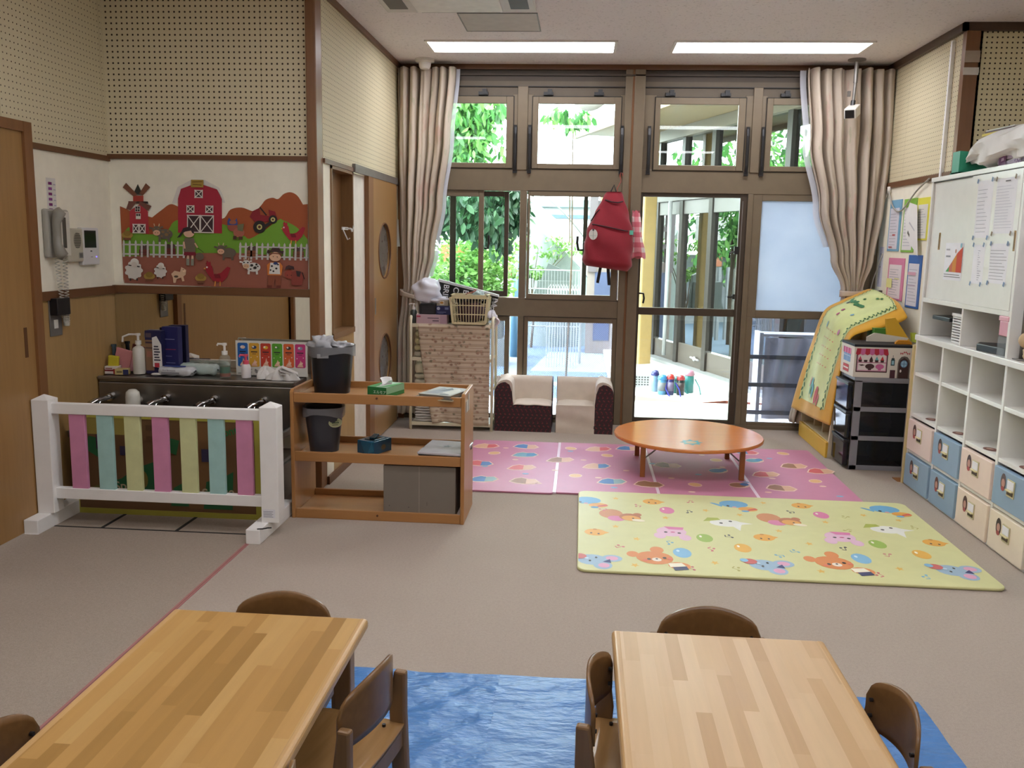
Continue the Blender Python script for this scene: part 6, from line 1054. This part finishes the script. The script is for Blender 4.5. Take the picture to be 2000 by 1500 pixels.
# ================= outside =================
GZ=-.12
st(MB('8ca4c0').box(-14,12,7.52,40,GZ-.05,GZ),'ground','ground','bluish grey playground surface outside','ground')
st(MB('e9eae6').box(-1.6,3.2,7.50,8.86,GZ,-.05),'terrace','ground','pale concrete terrace strip outside the garden door','ground')
st(MB('d7e6e0').prism([(-.45,13.2),(1.1,13.4),(1.2,11.3),(-.62,11.2)],GZ,GZ+.004).prism([(-.4,10.3),(.5,10.6),(.9,9.0),(.5,9.0)],GZ,GZ+.004).prism([(-2.5,18.5),(2,18.5),(2,16),(-.4,15.8)],GZ,GZ+.004),'paving','ground','pale green patches on the playground surface','ground')
# deck
dk=thing('wooden_deck','low pale timber deck outside the garden door','deck',(0,0,0),kind='structure')
edge=[(.35,9.22),(.59,9.19),(1.17,8.85),(1.49,9.05),(2.9,8.7)]
m=MB('dcd9d4'); m.prism(edge+[(2.9,12.8),(.35,13.4)],-.10,-.05); m.build('deck_boards','deckw',parent=dk)
m=MB('8a4a34')
for (a,b),(c,d_) in zip(edge[:-1],edge[1:]): m.prism([(a,b-.012),(c,d_-.012),(c,d_+.01),(a,b+.01)],-.12,-.052,c='9a8a80' if a<1 else '94503c')
m.build('deck_edge','ground',parent=dk)
# garden wing with glass doors (line A->B)
A=Vector((.94,12.72,0)); B=Vector((2.62,7.60,0)); dv=(B-A).normalized(); nv=Vector((-dv.y,dv.x,0)); 
if nv.x>0: nv=-nv
L_=(B-A).length; ang=math.atan2(dv.y,dv.x)
wing=thing('garden_wing','single-storey wing with brown framed glass doors outside','building',(A.x,A.y,-.05),ang)
ln=(Matrix.Rotation(-ang,3,'Z')@nv).y; sg=1 if ln>0 else -1   # outward local y sign
o=-sg
WB='3e332c'
def wb(n,x0,x1,d0,d1,z0,z1,mat='wingf',c=WB): 
    y0,y1=sorted((d0*sg,d1*sg)); return MB(c).box(x0,x1,y0,y1,z0,z1).build(n,mat,parent=wing,bevel=.004)
ht=2.10
bays=[.02,.30,1.08,1.91,2.74,3.57,4.4,L_]
for i,x in enumerate(bays): wb('door_stile',x-.05,x+.05,-.04,.05,0,2.95)
for i in range(len(bays)-1):
    a,b=bays[i]+.05,bays[i+1]-.05
    wb('bottom_panel',a,b,-.02,.02,.0,.30 if i%2==0 else .27,c='74675e'); wb('top_rail',a,b,-.03,.03,ht-.17,ht,c='8f8a86'); 
    g=MB().box(a,b,-.004,.004,.29,ht-.16).build('glass_pane','glassout',parent=wing)
    g=MB().box(a,b,-.004,.004,ht+.09,2.88).build('glass_pane','glassout',parent=wing)
wb('header',-.05,L_+.05,-.05,.06,ht,ht+.10,c='8a8480'); wb('sill',-.2,L_+.05,-.02,.16,0,.04,c='b8b8ba'); wb('head_board',-.1,L_,-.06,.08,2.88,3.02,c='9c8c74')
wb('soffit',-.4,L_,-.1,1.0,3.02,3.06,'paint','d8b888'); wb('fascia',-.4,L_,.98,1.05,2.96,3.12,'paint','c9a878')
wb('inner_floor',0,L_,-2.4,-.06,0,.02,'paint','b8ac98'); wb('inner_rail',0,L_,-2.4,-2.34,2.1,2.3,'paint','8a7c6c'); wb('inner_ceiling',0,L_,-2.4,-.1,2.98,3.0,'paint','d8d0c0')
for x in(.75,1.5,2.35): wb('inner_post',x-.05,x+.05,-2.42,-2.32,0,3,'paint','d8cf8a'); 
wb('inner_shelf',.2,1.9,-1.8,-1.4,0,.85,'paint','b0a890')
MB('f2f2f4').tube([(.86,sg*.10,.1),(.86,sg*.10,2.1)],.028).build('drain_pipe','plastic',parent=wing,smooth=1)
MB('e8e8ea').tube([(1.55,sg*.04,.16),(1.80,sg*.05,.15)],.012).blob((1.68,sg*.05,.155),(.03,.02,.03)).build('door_lever','plastic',parent=wing)
one(MB('ecc47c').box(-.10,.10,-.10,.10,-.1,3.0),'yellow_column','paint','thick yellow square column outside, left of the glass wing','column',loc=(.80,11.75,0),rz=.55,bevel=.02,seg=4)
# bottles
def bottle(x,y,h,r,c,cc,label,strap=None,deco=None,rz=0):
    t=thing('water_bottle',label,'bottle',(x,y,-.05),rz,'children\'s water bottles on the deck'); 
    MB(c).lathe([(r*.92,0),(r,.008),(r,h*.72),(r*.9,h*.76)],20).build('bottle_body','plastic',parent=t,smooth=2); MB(cc).lathe([(r*1.05,h*.76),(r*1.1,h*.8),(r*1.02,h*.88),(r*.8,h*.97),(r*.4,h),(0,h)],20).build('cap','plastic',parent=t,smooth=2)
    if deco: MB(deco).lathe([(r*1.01,h*.2),(r*1.015,h*.2),(r*1.015,h*.62),(r*1.01,h*.62)],20).build('picture_band','print',parent=t,smooth=1)
    if strap: MB(strap).tube([(-r,-.0,h*.7),(-r-.01,-.03,h*.3),(-r+.02,-.09,.004),(r+.0,-.13,-.02),(r+.06,-.12,.0),(r+.05,-.05,h*.3),(r+.01,0,h*.6)],.007).build('strap','matte',parent=t,smooth=1)
bottle(.81,9.48,.23,.042,'8fb4dc','26308a','pale blue water bottle with a dark blue cap on the deck')
bottle(.872,9.30,.21,.046,'5aa4d8','3a9ae0','light blue water bottle with a grey picture band on the deck',deco='8a8c94')
bottle(.955,9.29,.22,.038,'2a2478','dc3030','navy water bottle with a red cap and a blue strap on the deck',strap='3438c0',deco='8a7aa0')
bottle(1.062,9.30,.21,.040,'1f2c30','c8303c','black water bottle with a red cap on the deck',deco='4a3030')
bottle(1.03,9.42,.18,.04,'3a8a88','2f7c80','dark teal water bottle behind the black one on the deck')
bottle(1.17,9.48,.24,.05,'3fa4a4','e49ab4','teal pouch bottle with a pink top, rightmost on the deck',strap='48b0b0')
bottle(.55,9.72,.26,.045,'e8e8ee','d83a38','white water bottle with a red cap at the door edge')
bk2=thing('deck_basket','white lattice basket on the deck behind the bottles','basket',(.68,9.80,-.05)); m=MB('e8e8ea').box(-.11,.11,-.08,.08,0,.14)
for i in range(6):
    for j in range(4): m.box(-.09+.031*i,-.09+.031*i+.018,-.082,-.0805,.025+.027*j,.025+.027*j+.014,'4a4c54')
m.build('basket_body','plastic',parent=bk2)
# outdoor shelf behind the frosted panel
t=thing('shoe_rack','white outdoor shelf with grey bars and a white cloth behind the low glass','rack',(1.85,7.85,-.05)); MB('eeecf0').box(-.32,-.29,-.12,.12,0,.82).box(.29,.32,-.12,.12,0,.82).box(-.29,.29,-.12,.12,.79,.81).build('rack_frame','plastic',parent=t)
for z in(.12,.36,.60): MB('7c7c84').box(-.44,.44,-.16,-.14,z,z+.035).build('bar','plastic',parent=t)
MB('e8e4ee').grid(lambda u,v:(-.27+.54*u,-.13+.015*math.sin(14*u+3*v),.78-.70*v),24,12).build('hanging_cloth','vfabric',parent=t,smooth=1)
# far buildings
t=thing('white_building','white building with a teal band and a blue line across the yard','building',(-.6,18.5,GZ)); MB('f2f2f2').box(-2.2,1.3,0,3,0,2.45).build('facade','paint',parent=t); MB('8cc8c8').box(-2.3,1.35,-.15,0,2.32,2.46).build('teal_band','paint',parent=t); MB('5c7c9e').box(-2.2,1.3,-.04,0,2.10,2.17).build('blue_line','paint',parent=t)
MB('f0f2f6').box(-2.4,1.4,-.3,3,2.46,2.9).build('white_parapet','paint',parent=t); MB('c8ccd0').prism([(0,0),(1.1,0),(1.9,.45),(.8,.55)],-.2,-.18,'y').build('roof_slope','paint',parent=t); t.children[-1].location=(-.6,0,3.35)
MB('4a70a4').tube([(-.1,-.1,0),(-.1,-.1,1.9)],.05).build('downpipe','paint',parent=t)
MB('c6c4c4').tube([(2.1,-2.3,4.6),(1.6,-2.3,3.95),(1.3,-2.3,3.9)],.02).build('wire','paint',parent=t)
t=thing('hanging_lantern','big round beige shade hanging outside the upper window','lamp',(.02,9.3,3.10)); MB('d8cdc2').blob((0,0,0),(.24,.24,.30),n=28,m=16).build('shade','paint',parent=t,smooth=1); MB('9a928a').tube([(0,0,.28),(0,0,.9)],.006).build('cord','paint',parent=t)
# curved stair wall
t=thing('curved_stair','curved grey green stair wall with a handrail across the yard','stairs',(0,0,GZ)); n=20
def sw(u,v):
    x=-1.05+1.32*u; y=14.4-.5*math.sin(PI*u); top=1.92-1.15*u**1.8; return (x,y,top*v)
MB('b3c2ba').grid(sw,n,4).build('stair_wall','paint',parent=t,solid=.06); MB('eef0ee').grid(lambda u,v:(-1.2+1.5*u,14.6-.5*math.sin(PI*u),(1.95-1.15*u**1.8)+(.42-.1*u)*v),n,2).build('white_side','paint',parent=t,solid=.04)
MB('c8d0c8').tube([(-.95+1.15*u,14.0-.4*math.sin(PI*u),2.46-1.0*u**1.6) for u in [k/14 for k in range(15)]],.012).build('handrail','paint',parent=t,smooth=1)
t=thing('mesh_fence','white wire mesh fence across the playground','fence',(-.36,12.0,GZ)); 
for x in(-.36,.36): MB('eef0ee').tube([(x,0,0),(x,0,1.30)],.02).build('post','paint',parent=t)
m=MB('f0f2f2')
for z in(.5,.75,1.0,1.25): m.tube([(-.36,0,z),(.36,0,z)],.010,n=5)
for i in range(19): m.tube([(-.36+.04*i,0,.4),(-.36+.04*i,0,1.25)],.003,n=4)
m.build('mesh','paint',parent=t)
one(MB('8a9490').box(-.25,.25,-.05,.05,.0,.5).prism([(-.45,0),(.3,.0),(.25,.6),(-.1,.75)],.06,.1,'y','7e8a86'),'grey_vent','paint','dark grey grated vent behind the mesh fence','vent',loc=(-.38,12.9,.45))
t=thing('umbrella_stand','row of curved white bars standing in the yard','rack',(-.25,11.6,GZ)); m=MB('f2f4f4')
for i in range(12): m.tube([(-.18+.035*i,0,.0),(-.18+.035*i,0,1.02),(-.15+.035*i,0,1.08),(-.12+.035*i,0,1.0)],.007,n=5)
m.build('bars','paint',parent=t)
t=thing('garden_store','pinkish timber shed with blue panels across the yard','shed',(.36,13.2,GZ)); MB('d8c4bc').box(-.28,.6,0,.6,0,1.35).build('shed_wall','paint',parent=t); MB('7684b4').box(-.17,.06,-.02,0,.2,1.2).box(.16,.5,-.02,0,.2,1.2).build('blue_panel','paint',parent=t); MB('e4d4cc').box(.08,.14,-.04,0,0,1.35).build('door_post','paint',parent=t)
m=MB('a2949a')
for z in(1.55,1.8,2.15,2.35): m.box(-.22,.7,-.02,.02,z,z+.07)
m.box(-.27,-.15,-.04,.04,1.2,2.6).box(.25,.33,-.04,.04,1.2,2.6); m.build('pergola_slat','paint',parent=t); MB('e6cf9c').box(-.12,.8,.3,.34,1.35,2.7).build('cream_board','paint',parent=t)
one(MB('5c5c56').box(-.26,.26,-.2,.2,0,.55).box(-.28,.28,-.22,.22,.55,.6,'a09a90'),'stone_tub','paint','dark stone planter box under the garden bushes','planter',loc=(-1.28,11.8,GZ+.35))
one(MB('8a8c88').box(-.3,.3,-.25,.25,0,.36),'plinth','paint','grey plinth carrying the dark planter box','plinth',loc=(-1.28,11.8,GZ))
t=thing('playground_slide','blue playground post with red and yellow pieces','playground',(-.92,12.6,GZ)); MB('7ab4d8').tube([(0,0,0),(0,0,1.5)],.07).build('post','plastic',parent=t,smooth=1); MB('d84a3a').blob((-.08,-.05,1.2),(.04,.04,.08)).build('red_knob','plastic',parent=t); MB('e8c83a').blob((-.08,-.05,1.38),(.03,.03,.05)).build('yellow_knob','plastic',parent=t)
t=thing('signboard','orange and white signboard among the bushes','sign',(-2.2,14.6,GZ)); MB('e8e4e0').box(-.5,.5,-.03,.03,1.7,2.1).build('white_board','paint',parent=t); MB('e07a3a').box(-.1,.4,-.04,.02,1.25,1.55).build('orange_board','paint',parent=t); MB('b8b8b8').tube([(0,0,0),(0,0,2)],.03).build('pole','paint',parent=t)
st(MB('c9ccd2').box(-8,-1.9,16.8,16.9,GZ,1.3),'boundary_wall','paint','pale boundary wall behind the bushes','wall')
for i in range(9): one(MB('b0b4b8').box(-.03,.03,-.02,.02,0,1.25),'fence_post','paint','grey white slat of the fence behind the bushes','fence',group='fence slats behind the bushes',loc=(-3.1+.2*i,14.2,GZ))
# trees
import numpy as np
def foliage(name,p,r,n,size,cols,seed,lab,parent=None,droop=.3,clus=40):
    rs=np.random.RandomState(seed); cc=[]
    while len(cc)<clus:
        q=rs.uniform(-1,1,3)
        if (q**2).sum()<1: cc.append(q)
    cc=np.array(cc); vs=[];fs=[];cs=[]
    ci=rs.randint(0,clus,n); off=rs.normal(0,.17,(n,3)); P_=(cc[ci]+off)*np.array(r)+np.array(p)
    m=MB()
    for k in range(n):
        a=rs.uniform(0,2*PI); el=rs.uniform(-1.2,.3)-droop; d=Vector((math.cos(a)*math.cos(el),math.sin(a)*math.cos(el),math.sin(el))); s=size*rs.uniform(.6,1.3)
        w=d.cross(Vector(rs.normal(0,1,3))).normalized()*s*.22; c0=Vector(P_[k]); up=d.cross(w).normalized()*s*.06
        m.add([c0,c0+d*s*.35+w+up,c0+d*s*.75+w*.7,c0+d*s,c0+d*s*.75-w*.7,c0+d*s*.35-w+up],[(0,1,2,3),(0,3,4,5)],cols[rs.randint(0,len(cols))])
    return m.build(name,'leaf',parent=parent)
def tree(label,base,crowns,th,tr,n,size,cols,seed,droop=.3,clus=40,branches=5,group='trees and bushes in the garden'):
    t=thing('garden_tree' if th>1 else 'garden_bush',label,'tree' if th>1 else 'bush',base,group=group); rs=random.Random(seed); m=MB('5a4a3c')
    m.tube([(0,0,0),(.03,0,th*.5),(0,.02,th)],[tr,tr*.8,tr*.5]); c0=crowns[0]
    for i in range(branches):
        c=crowns[i%len(crowns)]; e=(c[0][0]+rs.uniform(-.6,.6)*c[1][0],c[0][1]+rs.uniform(-.6,.6)*c[1][1],c[0][2]+rs.uniform(-.3,.7)*c[1][2]); m.tube([(0,0,th*rs.uniform(.4,.9)),((e[0])*.5,e[1]*.5,(th+e[2])*.5),e],[tr*.5,tr*.35,tr*.15],n=5)
    m.build('trunk','bark',parent=t)
    for i,(p,r) in enumerate(crowns): foliage('leaves',p,r,n,size,cols,seed+i,'',t,droop,clus)
    return t
G1=['3c6a36','4a8040','5f9448','2e5a2c','74a456']; G2=['20402a','2a4c30','1c3a24','365a38']; G3=['5f8a3c','6f9648','547e34','7fa458','48702e']
tree('big leafy tree filling the upper left window',(-2.3,10.6,GZ),[((.45,-.2,2.95),(.85,.7,.62)),((-.6,0,2.7),(.8,.8,.8))],2.4,.10,4200,.13,G1,11,.5,46)
tree('dark needle tree with hanging boughs behind the middle left window',(-2.4,9.6,GZ),[((.95,-.1,1.86),(.62,.45,.26)),((1.55,.1,1.95),(.3,.4,.38))],1.9,.06,1500,.12,G2,21,.7,22)
tree('bright green bush low in the left window',(-2.0,12.0,GZ),[((.1,-.3,1.30),(.85,.6,.55)),((.72,-.2,1.2),(.42,.5,.45))],.9,.03,2000,.085,G3,31,-.2,60,9)
tree('light green tree left of the playground post',(-1.6,13.6,GZ),[((.3,-.3,2.0),(.42,.4,.5))],1.6,.05,1300,.12,G1,41,.4,30)
tree('twiggy green plant trailing on the curved stair wall',(-.75,13.75,GZ),[((.25,.0,1.55),(.55,.2,.16)),((-.05,-.1,1.15),(.3,.1,.12))],.9,.02,260,.07,G3,51,.1,14)
tree('leafy branch hanging at the top of the centre window',(-.15,10.4,GZ),[((-.05,-.1,3.05),(.22,.2,.16))],2.9,.012,130,.12,G1,61,.6,8,2)
tree('dense green tree behind the glass wing',(6.2,15.5,GZ),[((-1.2,.8,2.6),(1.7,1.3,1.6)),((.6,-1.5,2.4),(1.6,1.4,1.6))],2.2,.14,2600,.19,G1+G2,71,.3,60)
tree('tall green tree far behind the bushes',(-5.0,15.5,GZ),[((.6,.6,2.6),(1.5,1.2,1.7)),((-1.8,0,2.4),(1.6,1.2,1.6))],2.2,.14,2400,.2,G1,81,.3,60)
tree('round green tree beside the boundary wall, left of the slide post',(-3.7,14.7,GZ),[((0,0,2.2),(1.0,.9,1.4))],1.8,.09,1900,.16,G1,95,.3,40)
tree('dense low green shrub right behind the glass wing, seen through its panes',(2.9,18.0,GZ),[((-.3,0,1.2),(1.1,.7,1.3)),((1.2,-.6,1.4),(1.1,.7,1.4))],.9,.05,2400,.13,G1,97,.2,60)
tree('tree with yellow-green leaves standing beyond the glass wing',(3.1,19.6,GZ),[((-.1,0,2.3),(2.0,1.2,1.9)),((1.8,.3,2.6),(1.6,1.2,1.8))],2.0,.12,2200,.2,G1+G3,91,.3,50)

# outdoor colours darkened evenly to offset the overbright sky light
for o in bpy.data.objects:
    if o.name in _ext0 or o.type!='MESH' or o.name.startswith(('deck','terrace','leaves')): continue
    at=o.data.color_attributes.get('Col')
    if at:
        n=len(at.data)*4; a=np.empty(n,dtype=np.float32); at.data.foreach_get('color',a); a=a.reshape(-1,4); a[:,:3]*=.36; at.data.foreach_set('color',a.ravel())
